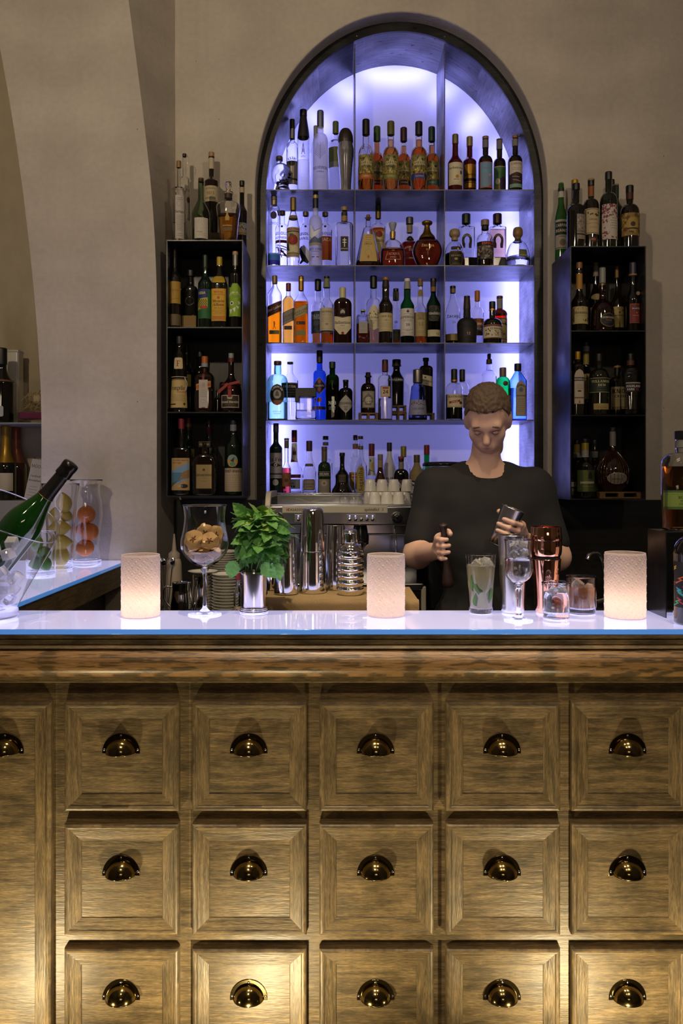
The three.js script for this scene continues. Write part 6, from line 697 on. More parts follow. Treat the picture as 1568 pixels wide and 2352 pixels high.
put('W', R2, 3.655, 'whiskey_bottle', 'round whiskey bottle with dark green label and lower cream strip', { px: 783, top: 330, w: 280, sh: 680, ns: 545, nk: 0.34, ne: 0.28, kind: 'round', g: '#1a1a0e', cap: [440, '#23241f', 1.1], lab: [{ y: [890, 672], f: 0.98, bg: '#1c2c20', d: [['b', 0.01, 0.04, '#b8a868'], ['b', 0.94, 0.97, '#b8a868'], TX('TULLAMORE', 0.25, 0.22, '#d6c894'), TX('DEW', 0.5, 0.22, '#d6c894'), ['l', 2, 0.66, 0.8, '#a8a070', 0.25, 0.75]] }, { y: [1132, 1045], f: 0.75, bg: '#a8935c', d: [['l', 1, 0.3, 0.3, '#5c4a28'], TX('Original', 0.62, 0.45, '#4a3a20', 'n')] }], group: gW });
put('W', R2, 3.78, 'whiskey_bottle', 'squat bourbon bottle with newspaper-style cream label and waxed neck', { px: 1050, top: 490, w: 236, sh: 740, ns: 670, nk: 0.34, kind: 'flat', sq: 3, g: '#160f08', cap: [655, '#17130f', 1.12], bands: [[535, 508, '#9a7c48', 1.2]], lab: [{ y: [1132, 805], f: 0.95, bg: '#b9a678', d: [TX('KNOB', 0.2, 0.26, '#1c1610', 'sa'), TX('CREEK', 0.42, 0.16, '#1c1610', 'sa'), ['l', 2, 0.56, 0.62, '#4a3c20'], TX('KENTUCKY', 0.93, 0.14, '#241c12', 'sa')] }], group: gW });
put('W', R2, 3.655, 'whiskey_bottle', 'broad clear embossed whisky bottle with black name plate, last in its row', { px: 1238, top: 330, w: 286, sh: 640, ns: 510, nk: 0.3, kind: 'round', g: 'clear', liq: ['#5c2c10', 1140, 0.03], cap: [430, '#1c1b1a', 1.05], bands: [[500, 430, '#5c3024', 1.2]], lab: [{ y: [882, 740], f: 0.72, bg: '#15131a', d: [['b', 0, 0.13, '#a89c90'], TX('HIGHLAND', 0.4, 0.32, '#ddd4cc', 'sa'), TX('PARK', 0.72, 0.3, '#ddd4cc', 'sa', 0.3), TX('12', 0.72, 0.3, '#b8442c', 'sa', 0.72)] }], group: gW });
const gX = 'port and armagnac bottles in the right box shelf';
put('X', R3, 3.7, 'port_bottle', 'tiny dark bottle with two beige labels at the shelf edge', { px: 318, top: 690, w: 62, sh: 790, ns: 750, nk: 0.4, g: '#14100c', cap: [720, '#1c1814', 1.1], lab: [{ y: [830, 775], f: 0.9, bg: '#a89c88', d: [] }, { y: [920, 840], f: 0.9, bg: '#3a2c24', d: [TX('15', 0.3, 0.4, '#b8ac98')] }], group: gX });
put('X', R3, 3.81, 'port_bottle', 'dark port bottle with gold foil neck, left of the caped-figure bottle', { px: 365, top: 300, w: 150, sh: 560, ns: 440, nk: 0.42, kind: 'slope', g: '#0e0d0c', cap: [350, '#1a1614', 1.1], bands: [[440, 350, '#8c7020', 1.1], [500, 442, '#8c8884', 1.06]], lab: [{ y: [800, 640], f: 0.9, bg: '#6a6658', d: [] }], group: gX });
put('X', R3, 3.66, 'port_bottle', 'dark port bottle with green label of a caped figure and gold neck', { px: 460, top: 285, w: 206, sh: 600, ns: 480, nk: 0.36, kind: 'slope', g: '#0e110d', cap: [335, '#17140f', 1.1], bands: [[415, 335, '#9a8428', 1.08, 0.3], [495, 415, '#8c8c84', 1.05]], lab: [{ y: [885, 640], f: 0.95, bg: '#3c4a22', d: [['b', 0, 1, '#5c6428', 0.3, 0.5], ['q', '#14160f', [[0.5, 0.4], [0.56, 0.08], [0.66, 0.08], [0.72, 0.42]]], TX('SANDEMAN', 0.58, 0.13, '#d4ccb0', 'sa'), ['l', 1, 0.74, 0.74, '#a8a080']] }], group: gX });
put('X', R3, 3.8, 'port_bottle', 'dark grey bottle with white-banded neck, behind the onion decanter', { px: 566, top: 300, w: 180, sh: 600, ns: 520, nk: 0.36, bulge: 0.2, kind: 'slope', g: '#1c1c1c', cap: [335, '#131313', 1.1], bands: [[500, 430, '#6a6a66', 1.06]], lab: [{ y: [870, 650], f: 0.9, bg: '#6a5c48', d: [['l', 4, 0.3, 0.8, '#3c3428']] }], group: gX });
const PR = pallet('miniature pine pallet under the onion-shaped decanter', PX(1250 + 572 / 4.931, 3.7), PX(1250 + 1050 / 4.931, 3.7), R3, 3.7, PY(950 + 885 / 4.931, 3.68) - R3, 0.13);
put('X', PR, 3.7, 'armagnac_decanter', 'onion-shaped fluted armagnac decanter with silver oval label', { px: 772, top: 160, w: 356, g: '#2a1408', pts: [[0.5, 0], [0.55, 0.02], [0.85, 0.1], [1, 700], [0.9, 590], [0.55, 490], [0.25, 420], [0.15, 340], [0.14, 220]], cap: [370, '#77746c', 1.2], bands: [[205, 165, '#141414', 1.5]], lab: [{ y: [800, 668], f: 0.62, s: 'oval', bg: '#7c7264', d: [['e', 0.5, 0.5, 0.48, 0.47, '#b8ac94', 0.02], TX('JANNEAU', 0.55, 0.22, '#2c241c')] }], extra: (g, h, r, out) => { const fl = []; for (let k = 0; k < 28; k++) { const t = k / 28 * 6.283, pts = []; for (let i = 0; i <= 8; i++) { const y = h * mix(0.12, 0.62, i / 8), q = radiusAt(out, y); pts.push([q * Math.sin(t), y, q * Math.cos(t)]); } fl.push(tube(pts, 0.0016, 12, 5)); } const m = part(g, 'fluting', merge(fl), darkGlass('#3a2010')); m.userData.kind = 'stuff'; }, group: gX });
// ---------------------------------------------------------------- lamps on the bar top
const flameMat = std(rgb(1, 0.8, 0.5), 0.5, 0, { emissive: rgb(1, 0.72, 0.36), emissiveIntensity: 3 });
const shadeMat = phys(rgb(0.74, 0.65, 0.61), 0.95, { transmission: 0.5, thickness: 0, specularIntensity: 0.5 });
const shadeGeo = (() => {   // frosted cylinder, pressed all over with a lattice of rings and crosses
  const R = 0.0522, H = 0.169, nu = 220, nv = 150, pos = [], uv = [], idx = [], cells = 15, ch = 2 * Math.PI * R / cells;
  const pts = []; for (let j = 0; j <= nv; j++) pts.push([j / nv * H, 0]);
  for (let j = 0; j <= nv + 4; j++) for (let i = 0; i <= nu; i++) {
    const y = Math.min(j / nv, 1) * H, t = i / nu * 2 * Math.PI; let r = R;
    const a = t * R / ch, b = y / ch, fa = a - Math.floor(a) - 0.5, fb = b - Math.floor(b) - 0.5;
    const d = Math.min(Math.abs(Math.hypot(fa, fb) - 0.5), Math.abs(Math.hypot(Math.abs(fa) - 0.5, Math.abs(fb) - 0.5) - 0.5));
    r += 0.0020 * sstep(0.02, 0.2, d) - 0.0006; if (y < 0.004) r -= (0.004 - y) * 0.5; if (y > H - 0.005) r = R - (y - (H - 0.005)) * 0.15;
    let yy = y; if (j > nv) { r = R - 0.0008 * (j - nv); yy = H + 0.0012 * Math.sin((j - nv) / 4 * Math.PI); }
    pos.push(r * Math.sin(t), yy, r * Math.cos(t)); uv.push(i / nu, j / nv);
  }
  for (let j = 0; j < nv + 4; j++) for (let i = 0; i < nu; i++) { const p = j * (nu + 1) + i, q = p + nu + 1; idx.push(p, p + 1, q, q, p + 1, q + 1); }
  const g = new THREE.BufferGeometry(); g.setAttribute('position', new THREE.Float32BufferAttribute(pos, 3)); g.setAttribute('uv', new THREE.Float32BufferAttribute(uv, 2)); g.setIndex(idx); g.computeVertexNormals(); return g;
})();
[[323, 2.2, 'frosted candle lamp next to the side counter, leftmost of three', 1], [886, 2.21, 'frosted candle lamp in the middle of the bar top, before the espresso machine', 1], [1435, 2.185, 'frosted candle lamp beside the steel display cube', 1.04]].forEach(([px, Z, label, s], i) => {
  const t = thing('candle_lamp', label, 'lamp', [PX(px, Z), TOP + 0.0006, -Z], 'frosted lamps on the bar top'); t.scale.setScalar(s);
  part(t, 'glass_shade', shadeGeo, shadeMat); part(t, 'shade_floor', cyl(0.05, 0.05, 0.003, 32), shadeMat, [0, 0.0005, 0]);
  part(t, 'tealight_cup', lathe([[0, 0], [0.019, 0], [0.0195, 0.014], [0.018, 0.014], [0.018, 0.012], [0, 0.012]], 20), brushed, [0, 0.0036, 0]);
  part(t, 'candle_flame', lathe(smooth([[0.0005, 0], [0.0065, 0.008], [0.005, 0.018], [0.0004, 0.03]], 4), 12), flameMat, [0, 0.024, 0]);
  const l = new THREE.PointLight(rgb(1, 0.75, 0.50), 0.022, 0, 2); l.name = 'candle_light'; l.position.set(0, 0.04, 0); l.castShadow = true; l.shadow.radius = 0.5; t.add(l);
});
// ---------------------------------------------------------------- glasses and tins on the bar top
const T0 = TOP + 0.0006;
const bowlShell = (pts, w) => { const o = smooth(pts, 4); return lathe([...o.slice().reverse(), ...o.map(([r, y]) => [Math.max(r - w, 0.0002), y + (r < 0.04 ? w * 0.8 : 0)])], 56); };
const shell = (pts, wall = 0.0015, base = 0.006) => { const inn = pts.filter((p) => p[1] > base * 0.9).map(([r, y]) => [Math.max(r - wall, 0.0006), y]).reverse(); return [[0, 0], ...pts, ...inn, [Math.max(inn[inn.length - 1][0] - 0.002, 0.0005), base], [0, base]]; };
{
  const Z = 2.225, t = thing('balloon_glass', 'large stemmed balloon glass filled with dried apple slices', 'glass', [PX(470, Z), T0, -Z]);
  part(t, 'bowl', bowlShell([[0.0604, 0.306], [0.0575, 0.29], [0.0558, 0.268], [0.0600, 0.235], [0.0665, 0.203], [0.0640, 0.180], [0.0500, 0.158], [0.0300, 0.141], [0.0080, 0.131], [0.0006, 0.1296]], 0.0013), solidGlass);
  part(t, 'rim', new THREE.TorusGeometry(0.0604, 0.0009, 6, 56).rotateX(Math.PI / 2), solidGlass, [0, 0.306, 0]);
  part(t, 'stem', lathe(smooth([[0.0005, 0.1285], [0.009, 0.128], [0.0125, 0.1285], [0.0085, 0.12], [0.0055, 0.105], [0.0045, 0.07], [0.005, 0.035], [0.0075, 0.018], [0.018, 0.009], [0.046, 0.0025], [0.047, 0.001], [0.046, 0], [0.0005, 0]].reverse(), 4), 40), solidGlass);
  const dry = [0.68, 0.44, 0.17];
  const sg = (k) => { const R = 0.027, pts = []; for (let i = 0; i <= 6; i++) pts.push([R * i / 6, -0.0014]); pts.push([R * 1.02, 0]); for (let i = 6; i >= 0; i--) pts.push([R * i / 6, 0.0014]); const g = lathe(pts.map(([a, y]) => [Math.max(a, 1e-5), y]), 30), p = g.attributes.position; for (let i = 0; i < p.count; i++) { const x = p.getX(i), z = p.getZ(i), r = Math.hypot(x, z) / R, a = Math.atan2(z, x), w = 0.0032 * r * r * Math.sin(a * 2 + k) + 0.0016 * r * r * Math.sin(a * 5 + k * 2), q = 1 + 0.05 * r * Math.sin(a * 7 + k); p.setXYZ(i, x * q, p.getY(i) + w, z * q); } g.computeVertexNormals(); return g; };
  const st = (() => { const g = new THREE.CylinderGeometry(0.0016, 0.0016, 0.0034, 5); return merge(Array.from({ length: 5 }, (_, i) => g.clone().scale(1.6, 1, 4).translate(0, 0, 0.006).rotateY(i / 5 * 6.283))); })();
  const flesh = phys(rgb(...dry), 0.75, { transmission: 0.25, thickness: 0 }), core = plain('#6a3c14', 0.8);
  [[-0.026, 0.212, 0.030, 1.15, 0.3, 'upright in front, on the stem side'], [0.018, 0.208, 0.034, 1.2, -0.35, 'upright in front, on the mint side'], [0.0, 0.226, 0.0, 1.0, 0.9, 'standing in the middle'], [0.03, 0.22, -0.01, 0.9, -0.8, 'leaning at the mint side'], [-0.02, 0.176, 0.018, 0.35, 0.2, 'lying low, second layer'], [0.022, 0.178, 0.016, 0.45, -0.3, 'lying low on the mint side'], [0, 0.160, 0.012, 0.2, 0.1, 'lowest in front'], [0.002, 0.165, -0.02, -0.4, 0.2, 'lowest at the back'], [-0.03, 0.196, -0.018, -0.6, 0.4, 'at the back, on the lamp side'], [0.012, 0.196, -0.03, -0.7, -0.3, 'at the back']].forEach(([x, y, z, rx, rz, w], i) => {
    const s = thing('dried_apple_slice', 'dried apple slice in the balloon glass, ' + w, 'apple slice', [PX(470, Z) + x, T0 + y, -Z + z], 'dried apple slices in the balloon glass'); s.rotation.set(rx, i * 1.3, rz); part(s, 'flesh', sg(i * 1.7), flesh); part(s, 'core_marks', st, core);
  });
}
{ // julep cup with mint
  const Z = 2.27, X = PX(583, Z), cup = thing('julep_cup', 'polished silver cup holding the mint bunch', 'cup', [X, T0, -Z]);
  const silver = std(rgb(0.78, 0.76, 0.78), 0.16, 1);
  part(cup, 'cup_body', lathe(shell([[0.036, 0.006], [0.0345, 0.012], [0.034, 0.02], [0.0352, 0.06], [0.0365, 0.105], [0.0372, 0.108], [0.0368, 0.1155]], 0.0012, 0.008), 48), silver);
  for (const [r, y] of [[0.0385, 0.003], [0.0372, 0.008], [0.0358, 0.012]]) part(cup, 'foot_ring', new THREE.TorusGeometry(r, 0.0026, 8, 48).rotateX(Math.PI / 2), silver, [0, y, 0]);
  const vein = (() => { const c = document.createElement('canvas'); c.width = c.height = 128; const g = c.getContext('2d'); g.fillStyle = '#999'; g.fillRect(0, 0, 128, 128); g.strokeStyle = '#222'; g.lineWidth = 4; g.beginPath(); g.moveTo(64, 0); g.lineTo(64, 128); g.stroke(); g.lineWidth = 2.5; for (let i = 0; i < 8; i++) for (const s of [-1, 1]) { g.beginPath(); g.moveTo(64, 120 - i * 15); g.quadraticCurveTo(64 + s * 30, 108 - i * 15, 64 + s * 62, 86 - i * 15); g.stroke(); } for (let i = 0; i < 500; i++) { g.fillStyle = rnd() > 0.5 ? '#b4b4b4' : '#7c7c7c'; g.fillRect(rnd(128), rnd(128), 3, 3); } const t = new THREE.CanvasTexture(c); t.magFilter = THREE.LinearFilter; return t; })();
  const leafGeo = (len, wid, curl, fold) => {
    const nu = 8, nv = 10, pos = [], uv = [], idx = [];
    for (let j = 0; j <= nv; j++) for (let i = 0; i <= nu; i++) {
      const v = j / nv, u = i / nu * 2 - 1, w = wid * Math.sin(Math.PI * Math.min(1, v * 0.96 + 0.04) ** 0.75) * (1 + (Math.abs(u) > 0.99 ? 0.09 * (j % 2 ? 1 : -1) : 0)), puff = 0.0016 * Math.sin(v * 22 - Math.abs(u) * 4) * (1 - u * u);
      pos.push(u * w, len * v - len * curl * 0.3 * v * v, fold * Math.abs(u) * w - curl * len * v * v * 0.6 + puff); uv.push(i / nu, v);
    }
    for (let j = 0; j < nv; j++) for (let i = 0; i < nu; i++) { const a = j * (nu + 1) + i, b = a + nu + 1; idx.push(a, a + 1, b, b, a + 1, b + 1); }
    const g = new THREE.BufferGeometry(); g.setAttribute('position', new THREE.Float32BufferAttribute(pos, 3)); g.setAttribute('uv', new THREE.Float32BufferAttribute(uv, 2)); g.setIndex(idx); g.computeVertexNormals(); return g;
  };
  const geos = [leafGeo(0.05, 0.0165, 0.35, 0.3), leafGeo(0.044, 0.015, 0.6, 0.4), leafGeo(0.056, 0.019, 0.2, 0.25), leafGeo(0.034, 0.012, 0.5, 0.5)];
  const gm = [[0.09, 0.30, 0.05], [0.13, 0.37, 0.06], [0.07, 0.23, 0.05], [0.24, 0.42, 0.07]].map((c) => phys(rgb(...c), 0.62, { transmission: 0.22, thickness: 0, bumpMap: vein, bumpScale: 0.0012 }));
  const m = thing('mint_bunch', 'bushy bunch of fresh green mint in the silver cup', 'mint', [X, T0 + 0.0085, -Z]);
  const c = V(0.016, 0.202, -0.004), rx = 0.082, ry = 0.09;
  for (let i = 0; i < 14; i++) { const a = i * 2.4, r = 0.055 * Math.sqrt((i + 1) / 14); part(m, 'stem', tube([[0.014 * Math.cos(a), 0.002, 0.014 * Math.sin(a)], [0.022 * Math.cos(a), 0.1, 0.022 * Math.sin(a)], [c.x + r * Math.cos(a), 0.16 + 0.08 * (1 - r / 0.06), r * Math.sin(a)]], 0.0014, 12, 5), gm[1]); }
  const q = new THREE.Quaternion(), up = V(0, 1, 0), fw = V(0, 0, 1);
  for (let i = 0; i < 230; i++) {
    const y = 1 - 2 * (i + 0.5) / 230, a = i * 2.39996, rr = Math.sqrt(1 - y * y), n = V(rr * Math.cos(a), y * 0.97, rr * Math.sin(a)), k = rnd(0.7, 1.0);
    if (y < -0.82 || n.x < -0.86) continue;
    const p = V(c.x + n.x * rx * k, c.y + n.y * ry * k, n.z * rx * k);
    const dir = n.clone().add(V(rnd(-0.7, 0.7), rnd(-0.9, 0.35), rnd(-0.7, 0.7))).normalize(), nor = n.clone().multiplyScalar(1).add(V(0, 0.5, 0)); nor.addScaledVector(dir, -nor.dot(dir)).normalize();
    const side = new THREE.Vector3().crossVectors(dir, nor), L = part(m, 'mint_leaf', geos[i % 4], gm[y > 0.35 ? (i % 3 ? 1 : 3) : i % 3]);
    L.position.copy(p).addScaledVector(dir, -0.018); L.quaternion.setFromRotationMatrix(new THREE.Matrix4().makeBasis(side, dir, nor)); const s = rnd(0.8, 1.12); L.scale.set(s, s, s);
  }
  for (const [x, y, z, rz, k] of [[-0.052, 0.14, 0.03, 2.9, 2], [0.03, 0.135, 0.052, -2.5, 2], [0.062, 0.135, 0.035, -2.9, 2], [-0.02, 0.27, 0.02, 0.9, 0], [0.058, 0.24, 0.02, -1.7, 0]]) { const L = part(m, 'mint_leaf', geos[k], gm[1], [x, y, z], [0.25, 0, rz]); L.scale.setScalar(1.12); }
}
// ice
const iceGeo = [0, 1, 2].map((k) => { const g = new THREE.IcosahedronGeometry(1, 2), p = g.attributes.position; for (let i = 0; i < p.count; i++) { const v = V(p.getX(i), p.getY(i), p.getZ(i)).normalize(), m = Math.max(Math.abs(v.x), Math.abs(v.y), Math.abs(v.z)); v.multiplyScalar(mix(1, 0.78 / m, 0.75)).multiplyScalar(1 + 0.05 * noise.noise(v.x * 2.5 + k * 5, v.y * 2.5, v.z * 2.5)); p.setXYZ(i, v.x, v.y, v.z); } g.computeVertexNormals(); return g; });
const iceMat = phys(rgb(0.95, 0.96, 1), 0.12, { transmission: 0.85, ior: 1.31, thickness: 0.02, specularIntensity: 1 });
const cloudy = phys(rgb(0.86, 0.87, 0.95), 0.3, { transmission: 0.55, ior: 1.31, thickness: 0.02 });
function ice(label, group, x, y, z, s, k) { const o = single('ice_cube', label, 'ice', iceGeo[k % 3], k % 4 === 3 ? iceMat : cloudy, [x, y, z], group); o.scale.setScalar(s); o.rotation.set(k * 1.7, k * 2.3, k * 0.9); return o; }
{ // highball with mint
  const Z = 2.26, X = PX(1104, Z), t = thing('highball_glass', 'tall glass of cloudy mint drink with crushed ice', 'glass', [X, T0, -Z]), P = [[0.031, 0], [0.0328, 0.003], [0.034, 0.014], [0.0385, 0.085], [0.0436, 0.1645], [0.043, 0.1655]];
  part(t, 'glass_wall', lathe(shell(P, 0.0018, 0.014), 44), solidGlass);
  part(t, 'drink', lathe([[0, 0.0146], [0.0312, 0.0146], [0.0362, 0.085], [0.0396, 0.134], [0, 0.134]], 40), phys(rgb(0.80, 0.76, 0.52), 0.3, { transmission: 0.6, ior: 1.34, thickness: 0.03, attenuationColor: rgb(0.78, 0.76, 0.5), attenuationDistance: 0.05 }));
  const gl = phys(rgb(0.08, 0.19, 0.045), 0.5, { transmission: 0.25, thickness: 0 });
  const lf = (x, y, z, r, s) => { const g = new THREE.CircleGeometry(0.02, 24), p = g.attributes.position; for (let i = 0; i < p.count; i++) { const yy = p.getY(i) / 0.02; p.setXY(i, p.getX(i) * 0.6 * (1 - 0.35 * yy), p.getY(i) * 1.2); } for (let i = 0; i < p.count; i++) p.setZ(i, -18 * p.getX(i) ** 2 - 6 * p.getY(i) ** 2); g.computeVertexNormals(); const o = part(t, 'mint_leaf', g, gl, [x, y, z], [0, 0, r]); o.scale.setScalar(s); };
  lf(-0.0225, 0.085, 0.0275, 0.3, 1.1); lf(-0.004, 0.066, 0.0352, 0.9, 1.2); lf(0.013, 0.05, 0.0322, -0.5, 1.1); lf(-0.014, 0.045, 0.031, -0.2, 1.0);
  [[-0.016, 0.138, 0.012], [0.012, 0.143, 0.008], [0.0, 0.139, -0.018], [0.02, 0.136, 0.016]].forEach(([x, y, z], i) => ice('chunk of ice heaped on the mint drink', 'ice on the mint drink', X + x, T0 + y, -Z + z, 0.0145, i * 4 + 3));
}
{ // steel tin
  const Z = 2.262, t = thing('shaker_tin', 'plain steel shaker tin standing between the mint drink and the goblet', 'shaker', [PX(1177, Z), T0, -Z]);
  part(t, 'tin_body', lathe(shell([[0.029, 0], [0.0315, 0.003], [0.0325, 0.01], [0.0365, 0.1], [0.0412, 0.2165], [0.0425, 0.218], [0.0418, 0.2195]], 0.001, 0.004), 48), brushed);
}
{ // goblet
  const Z = 2.134, X = PX(1190, Z), t = thing('goblet', 'cut-glass stemmed goblet heaped with ice', 'glass', [X, T0, -Z]);
  part(t, 'bowl', bowlShell([[0.0367, 0.216], [0.0352, 0.2], [0.0345, 0.178], [0.0365, 0.15], [0.0372, 0.135], [0.031, 0.115], [0.015, 0.102], [0.0006, 0.1]], 0.0014), solidGlass);
  part(t, 'rim', new THREE.TorusGeometry(0.0367, 0.0009, 6, 48).rotateX(Math.PI / 2), solidGlass, [0, 0.216, 0]);
  part(t, 'stem', lathe(smooth([[0.0005, 0], [0.0375, 0], [0.0385, 0.002], [0.02, 0.006], [0.009, 0.012], [0.0095, 0.02], [0.0055, 0.03], [0.0065, 0.06], [0.0085, 0.08], [0.006, 0.088], [0.012, 0.097], [0.0005, 0.0985]], 4), 36), solidGlass);
  const cut = []; for (let i = 0; i < 12; i++) for (const s of [-1, 1]) { const pts = []; for (let j = 0; j <= 6; j++) { const a = i / 12 * 6.283 + s * j / 6 * 0.4, y = mix(0.108, 0.148, j / 6), r = mix(0.024, 0.0372, sstep(0, 0.7, j / 6)); pts.push([r * Math.sin(a), y, r * Math.cos(a)]); } cut.push(tube(pts, 0.0009, 8, 4)); }
  part(t, 'cut_pattern', merge(cut), thinGlass).userData.kind = 'stuff';
  part(t, 'drink', lathe([[0, 0.103], [0.0135, 0.104], [0.03, 0.117], [0.036, 0.135], [0.0355, 0.16], [0.0355, 0.166], [0, 0.166]], 40), liquid('#e6e8ff', 0.2));
  [[-0.013, 0.178, 0.01], [0.012, 0.181, 0.008], [0, 0.183, -0.016], [-0.01, 0.198, 0.0], [0.014, 0.2, -0.004], [0.0, 0.204, 0.012]].forEach(([x, y, z], i) => ice('chunk of ice in the cut-glass goblet', 'ice in the goblet', X + x, T0 + y, -Z + z, 0.013, i * 4 + 3));
}
{ // copper shaker
  const Z = 2.265, t = thing('copper_shaker', 'polished copper two-piece cocktail shaker with cup upside on top', 'shaker', [PX(1254, Z), T0, -Z]);
  part(t, 'lower_tin', lathe(shell([[0.027, 0], [0.0295, 0.003], [0.031, 0.012], [0.035, 0.07], [0.0405, 0.147], [0.0418, 0.149], [0.041, 0.152]], 0.001, 0.004), 48), copper);
  part(t, 'inner_collar', cyl(0.0385, 0.0385, 0.012, 40), blackSteel, [0, 0.146, 0]);
  part(t, 'upper_cup', lathe(smooth([[0.036, 0.158], [0.0405, 0.162], [0.0435, 0.178], [0.0432, 0.2], [0.0415, 0.24], [0.0412, 0.2425], [0.0402, 0.2425], [0.042, 0.2], [0.0005, 0.19]], 4), 48), copper);
}
function rocks(label, px, Z, R, H, drinkMat, lev, name, extra) {
  const X = PX(px, Z), t = thing('rocks_glass', label, 'glass', [X, T0, -Z]);
  part(t, 'glass_wall', lathe(shell([[R * 0.9, 0], [R * 0.96, 0.003], [R * 0.97, 0.02], [R, H * 0.96], [R - 0.0006, H]], 0.002, 0.014), 44), solidGlass);
  part(t, 'drink', lathe([[0, 0.0148], [R * 0.96 - 0.003, 0.0148], [R - 0.0027, lev], [0, lev]], 40), drinkMat); extra?.(t, X, Z); return t;
}
rocks('low glass of clear drink with black salted rim', 1277, 2.17, 0.0372, 0.0985, liquid('#f0f2ff', 0.3), 0.07, '', (t, X, Z) => {
  const b = []; for (let i = 0; i < 260; i++) { const a = rnd(6.283), y = 0.0975 - Math.abs(rnd(-1, 1) * rnd()) * 0.016, s = rnd(0.0008, 0.0017); b.push(new THREE.BoxGeometry(s, s, s).rotateX(rnd(3)).rotateY(rnd(3)).translate(0.0382 * Math.sin(a), y, 0.0382 * Math.cos(a))); }
  part(t, 'black_salt_rim', merge(b), plain('#17161a', 0.5)).userData.kind = 'stuff';
  [[-0.012, 0.074, 0.01], [0.013, 0.077, 0.004], [0, 0.07, -0.014]].forEach(([x, y, z], i) => ice('ice cube in the black-rimmed glass', 'ice in the black-rimmed glass', X + x, T0 + y, -Z + z, 0.0135, i * 4 + 3));
});
rocks('low cut-crystal glass of amber drink with large ice', 1334, 2.25, 0.0415, 0.104, phys(rgb(0.75, 0.42, 0.26), 0.05, { transmission: 0.72, ior: 1.35, thickness: 0.03, attenuationColor: rgb(0.85, 0.5, 0.3), attenuationDistance: 0.05 }), 0.074, '', (t, X, Z) => {
  const c = []; for (let i = 0; i < 8; i++) for (let k = -3; k <= 3; k++) { const pts = []; for (let j = 0; j <= 4; j++) { const a = (i + 0.5) / 8 * 6.283 + k * 0.1 * j / 4, y = mix(0.018, 0.066 - Math.abs(k) * 0.004, j / 4); pts.push([0.0412 * Math.sin(a), y, 0.0412 * Math.cos(a)]); } c.push(tube(pts, 0.0008, 6, 4)); }
  part(t, 'cut_pattern', merge(c), thinGlass).userData.kind = 'stuff';
  ice('large clear ice lump rising from the amber drink', null, X - 0.01, T0 + 0.079, -Z, 0.018, 3); ice('smaller ice lump in the amber drink', null, X + 0.02, T0 + 0.072, -Z + 0.006, 0.0125, 7);
});
{ // steel display cube with two bottles
  const x0 = PX(1528, 2.167), Zf = 2.167, D = 0.125, h = 0.232, w = 0.30, k = 0.003, t = thing('display_cube', 'dark open steel display cube at the end of the bar top', 'display stand', [x0 + w / 2, T0, -Zf - D / 2]);
  const sm = std(rgb(0.20, 0.196, 0.192), 0.42, 0.7, { map: steelTex, roughnessMap: steelRough });
  for (const s of [-1, 1]) part(t, 'side_plate', boxUV(box(k, h, D), 'y'), sm, [s * (w - k) / 2, h / 2, 0]);
  part(t, 'top_plate', boxUV(box(w, k, D)), sm, [0, h + k / 2, 0]); part(t, 'base_strip', box(w - 2 * k, k, 0.03), sm, [0, k / 2, -D / 2 + 0.02]);
  const yT = T0 + h + k + 0.0004, Z = 2.235;
  bottle('rye_bottle', 'flask-shaped amber whiskey bottle with green label on the steel cube', { px: 1571, top: 990, w: 102, z: Z, y: yT, sh: 0.66, ns: 0.78, nk: 0.38, kind: 'round', sq: 2.6, dep: 0.55, g: 'clear', liq: ['#ffc878', 0.64, 0.06], cap: [0.915, '#141414', 1.1], bands: [[0.83, 0.9, '#8a8a80', 1.02]], lab: [{ y: [0.21, 0.4], f: 0.99, res: 3200, bg: '#7c9440', d: [['b', 0, 0.12, '#4a6230'], ['b', 0.86, 1, '#4a6230'], ['l', 1, 0.2, 0.2, '#2c3a18', 0.02, 0.98], TX('BULLEIT 95', 0.38, 0.2, '#20280f'), TX('FRONTIER WHISKEY', 0.55, 0.1, '#20280f', 'sa'), ['b', 0.62, 0.63, '#2c3a18', 0.3, 0.7], TX('STRAIGHT AMERICAN RYE', 0.72, 0.09, '#20280f', 'sa'), ['l', 1, 0.81, 0.81, '#2c3a18']] }, { y: [0.43, 0.6], f: 0.85, bg: null, d: [TX('RYE', 0.25, 0.24, 'rgba(250,225,170,0.35)', 'na'), ['b', 0.45, 0.47, 'rgba(250,225,170,0.35)', 0.3, 0.7], TX('FRONTIER', 0.62, 0.17, 'rgba(250,225,170,0.35)', 'na'), TX('WHISKEY', 0.85, 0.2, 'rgba(250,225,170,0.35)', 'na')] }] });
  const cols = ['#d8304c', '#3cb0dc', '#e0c020', '#38b060', '#c03c9c', '#e06c28'], zig = [];
  for (let i = 0; i < 26; i++) { const a = rnd(0.02, 0.9), b = rnd(0.05, 0.9), c = cols[i % 6], d = rnd(0.08, 0.16), s = rnd() > 0.5 ? 1 : -1; zig.push(['g', c, [[a, b], [a + d * 0.6 * s, b + d * 0.3], [a + d * 0.2 * s, b + d * 0.5], [a + d * s, b + d]], 0.02], ['q', c, [[a + d * s, b + d + 0.02], [a + d * s - 0.04 * s, b + d - 0.01], [a + d * s + 0.02 * s, b + d - 0.03]]]); }
  bottle('beer_bottle', 'black bottle printed with bright zigzag arrows, in front of the steel cube', { px: 1592, top: 1175, w: 88, z: 2.075, y: T0, sh: 0.62, ns: 0.78, nk: 0.36, kind: 'round', g: '#0d0b0b', cap: [0.93, '#141212', 1.1], lab: [{ y: [0.16, 0.56], f: 1, res: 3200, bg: '#0d0b0b', d: [...zig, ['c', 0.62, 0.5, 0.16, '#b8b4b0', 1], ['c', 0.62, 0.5, 0.13, '#0d0b0b', 1]] }] });
}
